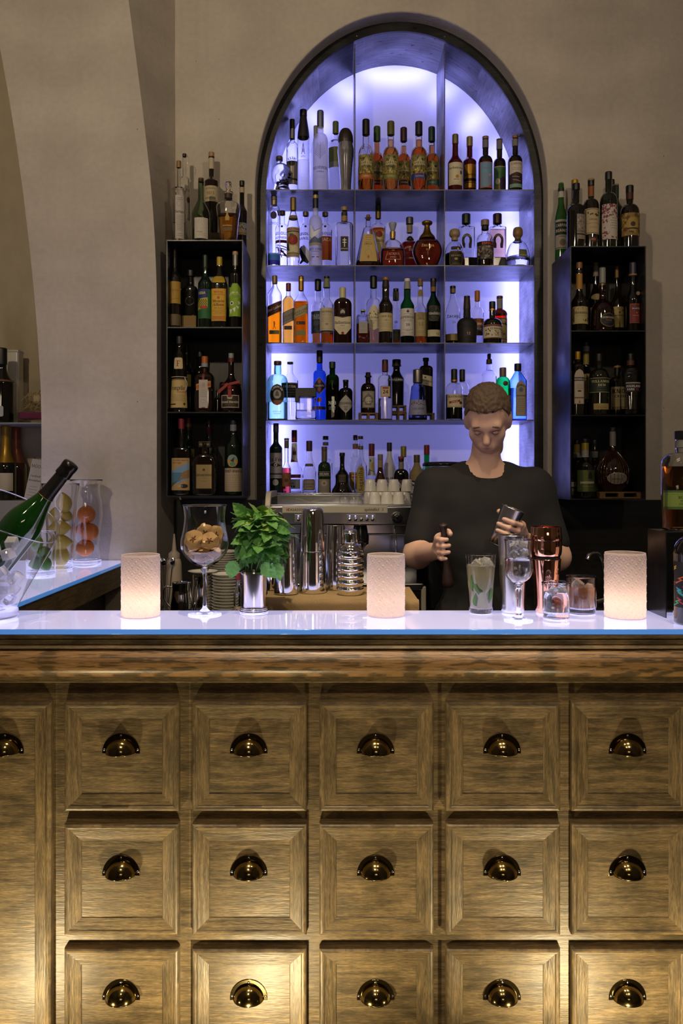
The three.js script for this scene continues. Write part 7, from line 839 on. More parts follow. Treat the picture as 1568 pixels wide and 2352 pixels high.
// ---------------------------------------------------------------- champagne in its cooler, fruit jars on the side counter
{
  const Z = 2.165, X = PX(-16, Z), t = thing('wine_cooler', 'clear slanted acrylic wine cooler full of ice on the bar top', 'wine cooler', [X, T0, -Z]);
  const nu = 64, nv = 14, pos = [], uv = [], idx = [];
  const Hr = (a) => 0.205 + 0.165 * (1 - Math.cos(a)) / 2 + 0.035 * Math.max(0, -Math.sin(a));
  for (let j = 0; j <= nv; j++) for (let i = 0; i <= nu; i++) { const a = i / nu * 2 * Math.PI, y = mix(0.03, Hr(a), j / nv), r = 0.062 + (y - 0.03) * 0.57 * (1 - 0.25 * clamp((y - 0.2) / 0.2)); pos.push(r * Math.cos(a), y, r * Math.sin(a)); uv.push(i / nu, y); }
  for (let j = 0; j < nv; j++) for (let i = 0; i < nu; i++) { const a = j * (nu + 1) + i, b = a + nu + 1; idx.push(a, b, a + 1, b, b + 1, a + 1); }
  const g = new THREE.BufferGeometry(); g.setAttribute('position', new THREE.Float32BufferAttribute(pos, 3)); g.setAttribute('uv', new THREE.Float32BufferAttribute(uv, 2)); g.setIndex(idx); g.computeVertexNormals(); part(t, 'acrylic_wall', g, thinGlass);
  const rim = []; for (let i = 0; i < 64; i++) { const a = i / 64 * 2 * Math.PI, y = Hr(a), r = 0.062 + (y - 0.03) * 0.57 * (1 - 0.25 * clamp((y - 0.2) / 0.2)); rim.push([r * Math.cos(a), y, r * Math.sin(a)]); } part(t, 'acrylic_rim', tube(rim, 0.0016, 120, 6, true), solidGlass);
  part(t, 'thick_foot', lathe(smooth([[0.0005, 0], [0.055, 0], [0.064, 0.004], [0.066, 0.015], [0.062, 0.028], [0.05, 0.033], [0.0005, 0.034]], 4), 40), phys(rgb(0.9, 0.9, 0.98), 0.2, { transmission: 0.9, ior: 1.49, thickness: 0.03 }));
  // ice in layers
  let k = 0; const levels = [[0.052, 0.05, 5], [0.078, 0.066, 7], [0.105, 0.08, 9], [0.132, 0.092, 10], [0.160, 0.1, 11], [0.186, 0.098, 10]];
  for (const [y, R, n] of levels) for (let i = 0; i < n; i++) { const a = i / n * 6.283 + y * 40, r = (i % 3 === 2 ? 0.45 : 0.8) * R; const yy = y + rnd(-0.006, 0.006) + (y > 0.15 ? 0.02 * Math.cos(a) : 0), ax = r * Math.cos(a), az = r * Math.sin(a); if (y > 0.1 && az < 0.028 && az > -0.07 && ax < 0.06 + (y - 0.1) * 0.5) continue; ice('ice cube in the slanted wine cooler', 'ice cubes in the wine cooler', X + ax, T0 + yy, -Z + az, rnd(0.0155, 0.019), k++); }
  // tilted champagne bottle
  const tip = V(PX(167, 2.19), PY(1062, 2.19), -2.19), base = V(PX(-18, 2.185), PY(1292, 2.185), -2.185), dir = tip.clone().sub(base), L = dir.length(), c = thing('champagne_bottle', 'green champagne bottle with black foil, tilted in the ice', 'bottle', base.toArray()); c.quaternion.setFromUnitVectors(V(0, 1, 0), dir.normalize());
  const o = outline({ sh: 0.36, ns: 0.74, nk: 0.36, ne: 0.31, kind: 'slope' }, L, 0.052);
  part(c, 'glass_body', loft([...o, [0, o[o.length - 1][1]]], { seg: 40 }), darkGlass('#0e3a0c'));
  const fy = Array.from({ length: 10 }, (_, i) => L * mix(0.66, 0.985, i / 9)); part(c, 'neck_foil', loft(fy.map((y) => [radiusAt(o, y) + 0.0012, y]), { seg: 30 }), std(rgb(0.02, 0.018, 0.016), 0.3, 0.4));
  const wr = lathe(smooth([[0.018, L * 0.865], [0.0215, L * 0.87], [0.021, L * 0.93], [0.0225, L * 0.96], [0.02, L * 0.99], [0.0005, L]], 4), 30), wp = wr.attributes.position; for (let i = 0; i < wp.count; i++) { const n = 1 + 0.05 * noise.noise(wp.getX(i) * 260, wp.getY(i) * 200, wp.getZ(i) * 260); wp.setX(i, wp.getX(i) * n); wp.setZ(i, wp.getZ(i) * n); } wr.computeVertexNormals();
  part(c, 'crinkled_foil_cap', wr, std(rgb(0.03, 0.027, 0.024), 0.22, 0.7)); part(c, 'gold_line', new THREE.TorusGeometry(radiusAt(o, L * 0.66) + 0.001, 0.0009, 6, 36).rotateX(Math.PI / 2), plain('#8a7040', 0.4, 0.5), [0, L * 0.66, 0]);
}
const citrus = (r, k, nip) => { const g = new THREE.SphereGeometry(r, 28, 20), p = g.attributes.position; for (let i = 0; i < p.count; i++) { let x = p.getX(i), y = p.getY(i), z = p.getZ(i); const t = x / r; const f = 1 + nip * 0.28 * Math.abs(t) ** 8; const s = nip ? (1 - 0.10 * t ** 6) : 1, n = 1 + 0.012 * noise.noise(x * 90 + k, y * 90, z * 90); p.setXYZ(i, x * f * (nip ? 1.18 : 1) * n, y * s * n * (nip ? 1 : 0.95), z * s * n); } g.computeVertexNormals(); return g; };
const peel = dataTex(128, (u, v) => { const k = clamp(0.5 + fbm(u * 40, v * 40, 3, 2) * 1.1) * 255; return [k, k, k]; }, false); peel.repeat.set(2, 2);
const fruitMat = (c) => phys(rgb(...c), 0.42, { bumpMap: peel, bumpScale: 0.0009, clearcoat: 0.2, clearcoatRoughness: 0.4 });
function jar(name, label, px, Z, prof, y = SIDE + 0.0006) { const t = thing(name, label, 'jar', [PX(px, Z), y, -Z]); { const o = smooth(prof, 4); part(t, 'jar_wall', lathe([...o, ...o.map(([r, y]) => [r - 0.0025, Math.max(y, 0.015)]).reverse()], 56), solidGlass); } part(t, 'jar_foot', lathe([[0.0005, 0], [prof[0][0] - 0.001, 0], [prof[0][0], 0.003], [prof[0][0], 0.012], [prof[0][0] - 0.004, 0.014], [0.0005, 0.014]], 44), solidGlass); part(t, 'jar_rim', new THREE.TorusGeometry(prof[prof.length - 1][0], 0.0013, 6, 48).rotateX(Math.PI / 2), solidGlass, [0, prof[prof.length - 1][1], 0]); return t; }
function fruit(name, kind, labels, px, Z, r, m, nip, spots) {
  spots.forEach(([x, y, z, rot, k = 1], i) => { const o = thing(name, labels[i], kind, [PX(px, Z) + x, SIDE + 0.0006 + y, -Z + z], name + 's in their glass jar'); o.rotation.set(rot * 0.7, rot, rot * 0.4); part(o, 'peel', citrus(r * k * (1 + 0.03 * Math.sin(i * 3)), i * 9, nip), m); part(o, 'stem_end', new THREE.SphereGeometry(r * 0.1, 8, 6).scale(0.5, 1, 1), plain('#4a4a20', 0.8), [-r * k * (nip ? 1.36 : 0.99), 0, 0]); });
}
jar('lime_jar', 'short clear glass jar of limes behind the wine cooler', 94, 3.09, [[0.0545, 0.0], [0.0545, 0.08], [0.0545, 0.162]]);
fruit('lime', 'lime', ['lime lying deepest in the short jar', 'lime at the bottom front of the short jar', 'largest green lime, in the middle of the short jar', 'lime topping the short jar'], 94, 3.09, 0.0245, fruitMat([0.10, 0.26, 0.03]), 0.6, [[-0.018, 0.04, -0.01, 0.4], [0.02, 0.041, 0.012, 1.9], [0.012, 0.082, 0.0, 2.6], [-0.014, 0.118, 0.006, 4]]);
jar('lemon_jar', 'tall flared clear glass vase stacked with lemons', 139, 3.285, [[0.0485, 0.0], [0.051, 0.08], [0.058, 0.2], [0.068, 0.3], [0.0755, 0.348]]);
fruit('lemon', 'lemon', ['lemon at the very bottom of the tall vase', 'pale lemon lying second in the tall vase', 'lemon with pointed tip, third in the tall vase', 'small lemon behind, high in the tall vase', 'topmost yellow lemon in the tall vase', 'greenish lemon at the wall of the tall vase'], 139, 3.285, 0.032, fruitMat([0.66, 0.50, 0.09]), 1, [[0.004, 0.047, 0.0, 1.4], [0.002, 0.106, 0.005, 0.1], [-0.001, 0.166, 0.008, 0.05], [0.018, 0.214, -0.016, 2.3, 0.72], [0.016, 0.268, 0.004, 1.7], [-0.022, 0.216, 0.01, 1.45, 0.74]]);
jar('orange_vase', 'curvy clear glass vase of oranges nearest the pier', 198, 3.49, [[0.064, 0.0], [0.06, 0.04], [0.0555, 0.085], [0.062, 0.14], [0.0695, 0.21], [0.066, 0.27], [0.0595, 0.315], [0.061, 0.34], [0.0705, 0.364]]);
fruit('orange', 'orange', ['lowest orange in the curvy vase', 'orange on the pier side, second in the curvy vase', 'orange pressed to the lemon side of the curvy vase', 'topmost orange in the curvy vase'], 198, 3.49, 0.039, fruitMat([0.85, 0.24, 0.03]), 0, [[-0.004, 0.066, 0.003, 0.4], [0.017, 0.136, 0.008, 2.2], [-0.026, 0.146, -0.022, 4.4, 0.7], [0.002, 0.212, 0.004, 5.2]]);

// ---------------------------------------------------------------- alcove shelf on the far left
{
  const Z = 3.72, ys = PY(970, Z), y2 = PY(1150, Z), sm = std(rgb(0.28, 0.28, 0.26), 0.6, 0.3);
  const X0 = -2.3, X1 = -1.35;
  single('alcove_shelf', 'thin grey alcove shelf carrying the straw-filled glass box', 'shelf', box(X1 - X0, 0.006, 0.33), sm, [(X0 + X1) / 2, ys - 0.003, -3.895]);
  single('alcove_ledge', 'lower alcove ledge behind the wine cooler', 'shelf', box(X1 - X0, y2, 0.33), plain('#8a8676', 0.8), [(X0 + X1) / 2, y2 / 2, -3.895]);
  const put2 = (px, top, w, y, z, name, label, o) => bottle(name, label, { px, top, w, z, y: y + 0.0004, ...o });
  put2(4, 800, 54, ys, 3.80, 'sparkling_bottle', 'black sparkling wine bottle beside the straw-filled glass box', { sh: 0.52, ns: 0.74, nk: 0.4, ne: 0.36, kind: 'slope', g: '#0c0d0a', cap: [0.78, '#14140f', 1.12], bands: [[0.545, 0.57, '#6a4c34', 1.02]], lab: [{ y: [0.08, 0.22], f: 0.5, s: 'oct', bg: '#a8a49c', d: [] }] });
  { const tin = thing('tea_canister', 'rounded pale metal canister behind the black sparkling bottle', 'canister', [PX(30, 3.98), ys + 0.0004, -3.97]); const hh = PY(806, 3.98) - ys; part(tin, 'canister_body', rbox(0.09, hh, 0.07, 0.012, 4), std(rgb(0.55, 0.53, 0.45), 0.4, 0.3), [0, hh / 2, 0]); part(tin, 'canister_lid', rbox(0.094, 0.02, 0.074, 0.01, 4), std(rgb(0.5, 0.48, 0.42), 0.4, 0.3), [0, hh - 0.008, 0]); }
  { // glass box with straw, wax and a small gourd
    const x0 = PX(38, 3.77), w = 0.15, D = 0.13, hb = PY(872, 3.77) - ys, gx = x0 + w / 2, gz = -3.77 - D / 2, t = thing('glass_box', 'square glass vase layered with purple wax and straw', 'vase', [gx, ys + 0.0004, gz]);
    for (const s of [-1, 1]) { part(t, 'glass_side', box(0.004, hb, D), thinGlass, [s * w / 2, hb / 2, 0]); part(t, 'glass_face', box(w - 0.005, hb, 0.004), thinGlass, [0, hb / 2, s * (D / 2 - 0.002)]); }
    part(t, 'glass_floor', box(w - 0.006, 0.014, D - 0.01), solidGlass, [0, 0.0075, 0]);
    part(t, 'purple_wax', rbox(w - 0.012, 0.034, D - 0.014, 0.006), phys(rgb(0.16, 0.02, 0.07), 0.2, { clearcoat: 0.6 }), [0, 0.036, 0]);
    const st = []; for (let i = 0; i < 150; i++) { const L = rnd(0.03, 0.07); st.push(box(L, 0.0022, 0.0016).rotateZ(rnd(-1.3, 1.3)).rotateY(rnd(3)).translate(rnd(-w / 2 + 0.035, w / 2 - 0.035), rnd(0.075, 0.135), rnd(-0.02, 0.045))); } const sw = part(t, 'straw', merge(st), plain('#a8925c', 0.8)); sw.userData.kind = 'stuff';
    const gd = thing('gourd', 'small cream gourd with curved stem nested in the straw', 'gourd', [gx + 0.012, ys + 0.0004 + 0.118, gz + 0.012]); const gg = new THREE.SphereGeometry(0.034, 36, 18), p = gg.attributes.position; for (let i = 0; i < p.count; i++) { const a = Math.atan2(p.getZ(i), p.getX(i)), k = 1 + 0.05 * Math.cos(a * 9); p.setXYZ(i, p.getX(i) * k, p.getY(i) * 0.82, p.getZ(i) * k); } gg.computeVertexNormals(); part(gd, 'gourd_body', gg, plain('#b8a272', 0.6)); part(gd, 'gourd_stem', tube([[0, 0.024, 0], [0.001, 0.034, 0], [0.006, 0.042, 0]], 0.003, 8, 6), plain('#7c6a40', 0.8));
  }
  put2(13, 978, 46, y2, 3.86, 'sparkling_bottle', 'champagne bottle with gold foil neck in the alcove', { sh: 0.42, ns: 0.7, nk: 0.4, ne: 0.36, kind: 'slope', g: '#10130c', cap: [0.83, '#9a7c30', 1.16, 0.6, 0.35], bands: [[0.5, 0.83, '#a8822c', 1.03, 0.6]], lab: [{ y: [0.12, 0.36], f: 0.9, bg: '#b8ac8c', d: [] }] });
  put2(37, 981, 46, y2, 3.98, 'sparkling_bottle', 'champagne bottle with copper-rose foil neck in the alcove', { sh: 0.42, ns: 0.7, nk: 0.4, ne: 0.36, kind: 'slope', g: '#3a2414', cap: [0.83, '#8a4c34', 1.16, 0.6, 0.35], bands: [[0.5, 0.83, '#9a6040', 1.03, 0.6]] });
  { const Zc = 3.7, h = PY(1056, Zc) - y2, w = 0.062, t = thing('menu_card', 'leaning printed card headed MOOD in front of the champagne bottles', 'card', [PX(70, Zc), y2 + 0.0006, -Zc]); t.rotation.set(-0.16, 0.1, -0.14); part(t, 'card', box(w, h, 0.0012), plain('#a8a292', 0.7), [0, h / 2 + 0.006, 0]); decal(t, 'card_print', w - 0.002, h - 0.002, '#a8a292', [TX('MOOD', 0.17, 0.11, '#2c2a26', 'na'), ['l', 1, 0.27, 0.27, '#5c584e', 0.4, 0.6], TX('Cocktail', 0.42, 0.06), TX('Breakfast', 0.53, 0.06), ['l', 4, 0.68, 0.9, '#4a463e']], [0, h / 2 + 0.006, 0.0008]); }
}
// ---------------------------------------------------------------- mat and shakers behind the bar top
{
  const Z = 2.5, w = 0.455, D = 0.26, y = 1.1764, xc = PX(782, Z), weave = dataTex(256, (u, v) => { const k = 0.62 + 0.25 * Math.sin(u * 256 * 0.75) * Math.sin(v * 256 * 0.7) + fbm(u * 20, v * 90, 2, 3) * 0.35; return [clamp(k) * 235, clamp(k) * 200, clamp(k) * 138]; }); weave.repeat.set(9, 9);
  const m = std(rgb(1, 0.95, 0.9), 0.85, 0, { map: weave, bumpMap: weave, bumpScale: 0.001 }), pos = [], uv = [], idx = [], P = [];
  for (let i = 0; i <= 40; i++) { const s = i / 40; if (s < 0.62) P.push([mix(-D, 0, s / 0.62), 0]); else { const a = Math.min(1, (s - 0.62) / 0.14) * Math.PI / 2; P.push([0.016 * Math.sin(a), -0.016 * (1 - Math.cos(a)) - Math.max(0, s - 0.76) * 0.26]); } }
  for (let i = 0; i <= 40; i++) for (let j = 0; j <= 30; j++) { const x = (j / 30 - 0.5) * w + (i > 25 ? 0.004 * Math.sin(j * 1.3) : 0); pos.push(x, P[i][1] + 0.003 + (i > 25 ? 0.001 * Math.sin(j * 0.8) : 0), P[i][0] + (i > 26 ? 0.003 * Math.sin(j * 0.9) : 0)); uv.push(x, i * 0.0115); }
  for (let i = 0; i < 40; i++) for (let j = 0; j < 30; j++) { const a = i * 31 + j, b = a + 31; idx.push(a, b, a + 1, b, b + 1, a + 1); }
  const g = new THREE.BufferGeometry(); g.setAttribute('position', new THREE.Float32BufferAttribute(pos, 3)); g.setAttribute('uv', new THREE.Float32BufferAttribute(uv, 2)); g.setIndex(idx); g.computeVertexNormals();
  single('bar_mat', 'woven straw-coloured mat draped over the service shelf, under the shakers', 'mat', g, m, [xc, y, -2.372]);
  const Y = y + 0.0036;
  const tin = (label, px, Z2, r0, r1, h) => { const t = thing('shaker_tin', label, 'shaker', [PX(px, Z2), Y, -Z2], 'steel tins on the woven mat'); part(t, 'tin_body', lathe(shell([[r0 * 0.94, 0], [r0, 0.003], [mix(r0, r1, 0.3), h * 0.3], [mix(r0, r1, 0.6), h * 0.6], [r1, h * 0.985], [r1 + 0.0012, h * 0.99], [r1, h]], 0.001, 0.004), 48), chrome); return t; };
  { const Z2 = 2.5, t = thing('boston_shaker', 'tall two-piece steel shaker, tallest on the woven mat', 'shaker', [PX(718, Z2), Y, -Z2]); part(t, 'bottom_tin', lathe(smooth([[0.0005, 0], [0.041, 0], [0.0425, 0.004], [0.0415, 0.06], [0.0395, 0.128], [0.0385, 0.13]], 3), 48), chrome); part(t, 'top_tin', lathe(smooth([[0.0375, 0.128], [0.0382, 0.131], [0.0372, 0.18], [0.035, 0.225], [0.0335, 0.252], [0.031, 0.261], [0.024, 0.2645], [0.0005, 0.265]], 3), 48), chrome); }
  tin('steel tin beside the silver mint cup, half hidden by leaves', 657, 2.47, 0.038, 0.030, 0.18); tin('small steel tin at the mat edge behind the mint', 622, 2.56, 0.028, 0.033, 0.11); tin('inverted steel tin between the tall shaker and the ringed shaker', 771, 2.57, 0.037, 0.029, 0.208);
  { const Z2 = 2.46, t = thing('cobbler_shaker', 'ringed steel cobbler shaker with domed cap', 'shaker', [PX(804, Z2), Y, -Z2]); const pr = [[0.0005, 0], [0.036, 0], [0.038, 0.004]]; for (let k = 0; k < 5; k++) pr.push([0.0415, 0.012 + k * 0.021], [0.0418, 0.02 + k * 0.021], [0.0385, 0.0265 + k * 0.021]); pr.push([0.0415, 0.118], [0.0405, 0.13], [0.039, 0.131]);
    part(t, 'ringed_body', lathe(smooth(pr, 4), 48), chrome); part(t, 'strainer_dome', lathe(smooth([[0.038, 0.131], [0.0395, 0.133], [0.038, 0.141], [0.031, 0.152], [0.022, 0.158], [0.0195, 0.162]], 4), 44), chrome); part(t, 'cap', lathe(smooth([[0.0215, 0.159], [0.0222, 0.161], [0.022, 0.185], [0.0215, 0.189], [0.0225, 0.191], [0.018, 0.199], [0.0005, 0.203]], 3), 40), chrome); }
}
// ---------------------------------------------------------------- espresso machine
{
  const Z = 3.3, W = 0.676, X = PX(796, Z), yb = WORK + 0.0004, t = thing('espresso_machine', 'two-group chrome espresso machine with cream cheeks under the arch', 'coffee machine', [X, yb, -Z]);
  const Y = (py) => PY(py, Z) - yb, xx = (px) => PX(px, Z) - X, p1 = Y(1162), p0 = Y(1207), ss = std(rgb(0.60, 0.61, 0.63), 0.16, 1), cream = plain('#b8b0a0', 0.45), blk = blackGloss;
  part(t, 'front_panel', rbox(W - 0.03, p1 - p0, 0.05, 0.008, 3), ss, [0, (p0 + p1) / 2, -0.025]);
  part(t, 'boiler_housing', rbox(W - 0.04, p1 - p0 + 0.05, 0.34, 0.01), ss, [0, (p0 + p1) / 2 - 0.02, -0.225]);
  part(t, 'splash_panel', box(W - 0.06, p0 - 0.1, 0.02), ss, [0, 0.1 + (p0 - 0.1) / 2, -0.2]);
  part(t, 'lower_body', rbox(W - 0.05, 0.1, 0.38, 0.008), blackSteel, [0, 0.065, -0.2]);
  part(t, 'drip_tray', rbox(W - 0.04, 0.028, 0.21, 0.006), ss, [0, 0.11, -0.095]);
  for (const s of [-1, 1]) for (const z of [-0.05, -0.35]) part(t, 'foot', cyl(0.02, 0.016, 0.016, 16), blk, [s * 0.27, 0, z]);
  for (const s of [-1, 1]) {
    const sh = new THREE.Shape(); sh.moveTo(-0.005, p0 - 0.004); sh.lineTo(0.012, p0 - 0.004); sh.lineTo(0.012, p1 + 0.002); sh.quadraticCurveTo(-0.01, p1 + 0.05, -0.05, p1 + 0.056); sh.lineTo(-0.36, p1 + 0.056); sh.lineTo(-0.36, p1 + 0.036); sh.lineTo(-0.06, p1 + 0.036); sh.quadraticCurveTo(-0.03, p1 + 0.03, -0.012, p1 - 0.004); sh.lineTo(-0.012, p0 + 0.02); sh.closePath();
    part(t, 'side_cheek', new THREE.ExtrudeGeometry(sh, { depth: 0.016, bevelEnabled: true, bevelSize: 0.003, bevelThickness: 0.003, bevelSegments: 2 }).rotateY(-Math.PI / 2).translate(0.008, 0, 0), cream, [s * (W / 2 - 0.012), 0, 0]);
    part(t, 'tray_foot_bracket', rbox(0.02, 0.1, 0.03, 0.004), cream, [s * (W / 2 - 0.02), 0.06, -0.005]);
  }
  part(t, 'cup_tray', rbox(W - 0.04, 0.006, 0.33, 0.002), ss, [0, p1 + 0.002, -0.19]);
  for (const y of [0.038, 0.046]) part(t, 'cup_rail', new THREE.CylinderGeometry(0.003, 0.003, W - 0.05, 10).rotateZ(Math.PI / 2), chrome, [0, p1 + y, -0.34]);
  part(t, 'rear_guard', box(W - 0.05, 0.04, 0.004), ss, [0, p1 + 0.02, -0.35]);
  // badge strip
  const bw = PX(890, Z) - PX(648, Z), bc = (PX(890, Z) + PX(648, Z)) / 2 - X, bh = 0.03;
  part(t, 'badge_strip', rbox(bw, bh, 0.006, 0.003), plain('#b4ae9c', 0.4), [bc, Y(1170.5), 0.002]);
  decal(t, 'badge_print', bw - 0.012, bh - 0.008, '#b4ae9c', [TX('W', 0.5, 0.75, '#a04030', 'sa', 0.04), TX('CASADIO', 0.54, 0.68, '#33302c', 'sa', 0.115), TX('quindici', 0.5, 0.72, '#2c2a28', 'sa', 0.86), TX('2', 0.5, 0.7, '#5c5a54', 'sa', 0.965)], [bc, Y(1170.5), 0.0056]);
  // button plates
  const btn = (px0, px1, n) => { const a = xx(px0), b = xx(px1), c = (a + b) / 2; part(t, 'button_plate', rbox(b - a, 0.034, 0.004, 0.002), plain('#8f8d88', 0.3, 0.6), [c, Y(1190.5), 0.001]); for (let i = 0; i < n; i++) { const x = mix(a + 0.014, b - 0.014, n > 1 ? i / (n - 1) : 0.5); part(t, 'button', new THREE.SphereGeometry(0.0085, 14, 10).scale(1, 1, 0.6), chrome, [x, Y(1192.5), 0.004]); if (i !== 2) part(t, 'led_light', new THREE.SphereGeometry(0.0028, 8, 6), std(rgb(0.3, 0.35, 1), 0.4, 0, { emissive: rgb(0.25, 0.3, 1), emissiveIntensity: 3 }), [x, Y(1185), 0.005]); } };
  btn(795, 863, 5); btn(676, 694, 1);
  for (const px of [637, 911, 957]) { part(t, 'steam_knob', lathe(smooth([[0.0005, 0.036], [0.012, 0.035], [0.022, 0.03], [0.023, 0.012], [0.021, 0]], 3), 28).rotateX(Math.PI / 2), blk, [xx(px), Y(1189), 0]); part(t, 'knob_cap', cyl(0.007, 0.006, 0.003, 16).rotateX(Math.PI / 2), chrome, [xx(px), Y(1189), 0.035]); }
  for (const px of [705, 828]) { part(t, 'group_head', lathe(smooth([[0.0005, 0], [0.034, 0], [0.037, 0.012], [0.034, 0.05], [0.03, 0.075]], 3), 32), blk, [xx(px), p0 - 0.072, -0.07]); part(t, 'portafilter', merge([lathe([[0, -0.02], [0.012, -0.02], [0.03, 0], [0.036, 0.002], [0.036, 0.014], [0, 0.014]], 28), new THREE.CylinderGeometry(0.011, 0.013, 0.11, 14).rotateX(Math.PI / 2 + 0.2).translate(0, -0.01, 0.09)]), chrome, [xx(px), p0 - 0.084, -0.07]); }
  for (const px of [645, 908, 955]) part(t, 'steam_wand', tube([[0, 0, 0], [0, -0.03, 0.01], [0.004, -0.09, 0.02], [0.006, -0.14, 0.024]], 0.0045, 20, 8), chrome, [xx(px), p0 + 0.004, -0.04]);
  part(t, 'pressure_gauge', merge([new THREE.TorusGeometry(0.024, 0.004, 8, 28), cyl(0.022, 0.022, 0.004, 24).rotateX(Math.PI / 2)]), ss, [xx(931), 0.19, -0.18]);
  // cups, tumblers and a napkin on the tray
  const cupY = yb + p1 + 0.0056, cupGeo = lathe(smooth([[0.0005, 0.052], [0.014, 0.052], [0.0175, 0.0515], [0.02, 0.046], [0.0235, 0.028], [0.026, 0.003], [0.0262, 0], [0.024, 0.0005], [0.0215, 0.028], [0.017, 0.044], [0.0005, 0.046]], 3), 32), earGeo = new THREE.TorusGeometry(0.0125, 0.0032, 8, 18, Math.PI * 1.15).rotateZ(-Math.PI * 0.57);
  const cup = (label, px, z, y, turn, tilt = 0) => { const c = thing('espresso_cup', label, 'cup', [PX(px, z), y, -z], 'espresso cups on the machine'); c.rotation.set(0, turn, tilt); part(c, 'cup_body', cupGeo, whitePlate); part(c, 'cup_handle', earGeo, whitePlate, [0.0235, 0.024, 0]); };
  [860, 888, 915].forEach((px, i) => cup(['upturned white cup in the front row, nearest the tumblers', 'upturned white cup in the middle of the front row', 'upturned white cup in the front row, farthest from the tumblers'][i], px, 3.385, cupY, 0.5));
  [847, 874, 901, 930].forEach((px, i) => cup('lower white cup hidden in the rear row of the cup stack', px, 3.46, cupY, 0.4));
  [850, 877, 904, 934].forEach((px, i) => cup(['first upper cup of the rear row, beside the tumblers', 'second upper cup of the rear row', 'third upper cup of the rear row', 'last upper cup of the rear row, handle showing'][i], px, 3.462, cupY + 0.0526, i === 3 ? 0.2 : 0.6));
  [792, 812, 833].forEach((px, i) => { const g = thing('shot_tumbler', ['upturned clear tumbler nearest the napkin', 'upturned clear tumbler in the middle of the tray', 'upturned clear tumbler next to the white cups'][i], 'glass', [PX(px, 3.4), cupY, -3.4], 'tumblers on the machine'); part(g, 'glass_wall', lathe(shell([[0.022, 0], [0.0235, 0.001], [0.0225, 0.02], [0.02, 0.044], [0.018, 0.047]], 0.0015, 0.001).map(([r, y]) => [r, y]), 28), thinGlass); });
  const nap = new THREE.PlaneGeometry(0.17, 0.1, 20, 8).rotateX(-Math.PI / 2), np = nap.attributes.position; for (let i = 0; i < np.count; i++) np.setY(i, 0.006 + 0.018 * Math.abs(Math.sin(np.getX(i) * 22 + 0.6)) * (0.6 + 0.4 * Math.cos(np.getZ(i) * 12))); nap.computeVertexNormals(); single('napkin', 'crumpled beige cloth napkin on the machine tray', 'napkin', nap, plain('#b09c88', 0.9), [PX(725, 3.42), cupY, -3.42]);
}
{ // grinder
  const Z = 3.46, t = thing('coffee_grinder', 'black coffee grinder with bean hopper behind the bartender', 'coffee grinder', [PX(1018, Z), WORK + 0.0004, -Z]), Y = (py) => PY(py, Z) - WORK;
  part(t, 'grinder_body', rbox(0.15, Y(1150), 0.22, 0.02, 3), blackGloss, [0, Y(1150) / 2, 0]); part(t, 'hopper_collar', cyl(0.05, 0.05, 0.03, 32), blackGloss, [0, Y(1150), 0]);
  part(t, 'bean_hopper', lathe(smooth([[0.045, Y(1146)], [0.06, Y(1125)], [0.08, Y(1095)], [0.086, Y(1075)], [0.086, Y(1071)]], 3), 44), thinGlass);
  part(t, 'hopper_lid', lathe([[0, Y(1071)], [0.09, Y(1071)], [0.091, Y(1066)], [0.084, Y(1062)], [0, Y(1060)]], 44), blackGloss);
  const bn = new THREE.InstancedMesh(new THREE.SphereGeometry(0.0055, 6, 5).scale(0.7, 0.55, 1), plain('#1c0f09', 0.4), 700); bn.name = 'coffee_beans'; bn.userData.kind = 'stuff'; const M = new THREE.Matrix4(), q = new THREE.Quaternion(), e = new THREE.Euler();
  for (let i = 0; i < 700; i++) { const v = rnd(), y = mix(Y(1140), Y(1084), v) + rnd(-0.003, 0.003), R = mix(0.048, 0.079, v) * 0.97, a = rnd(6.283), r = R * (rnd() < 0.75 || v < 0.9 ? Math.sqrt(rnd(0.8, 1)) : Math.sqrt(rnd())); q.setFromEuler(e.set(rnd(3), rnd(3), rnd(3))); M.compose(V(r * Math.cos(a), y, r * Math.sin(a)), q, V(1, 1, 1)); bn.setMatrixAt(i, M); } t.add(bn);
  part(t, 'portafilter_fork', rbox(0.05, 0.02, 0.06, 0.004), blackGloss, [0, 0.2, 0.13]); part(t, 'display_light', box(0.022, 0.006, 0.002), std(rgb(0.3, 0.4, 1), 0.4, 0, { emissive: rgb(0.3, 0.4, 1), emissiveIntensity: 2 }), [-0.045, Y(1202), 0.111]);  // small blue reflection put in as a glowing bar, not a display
}
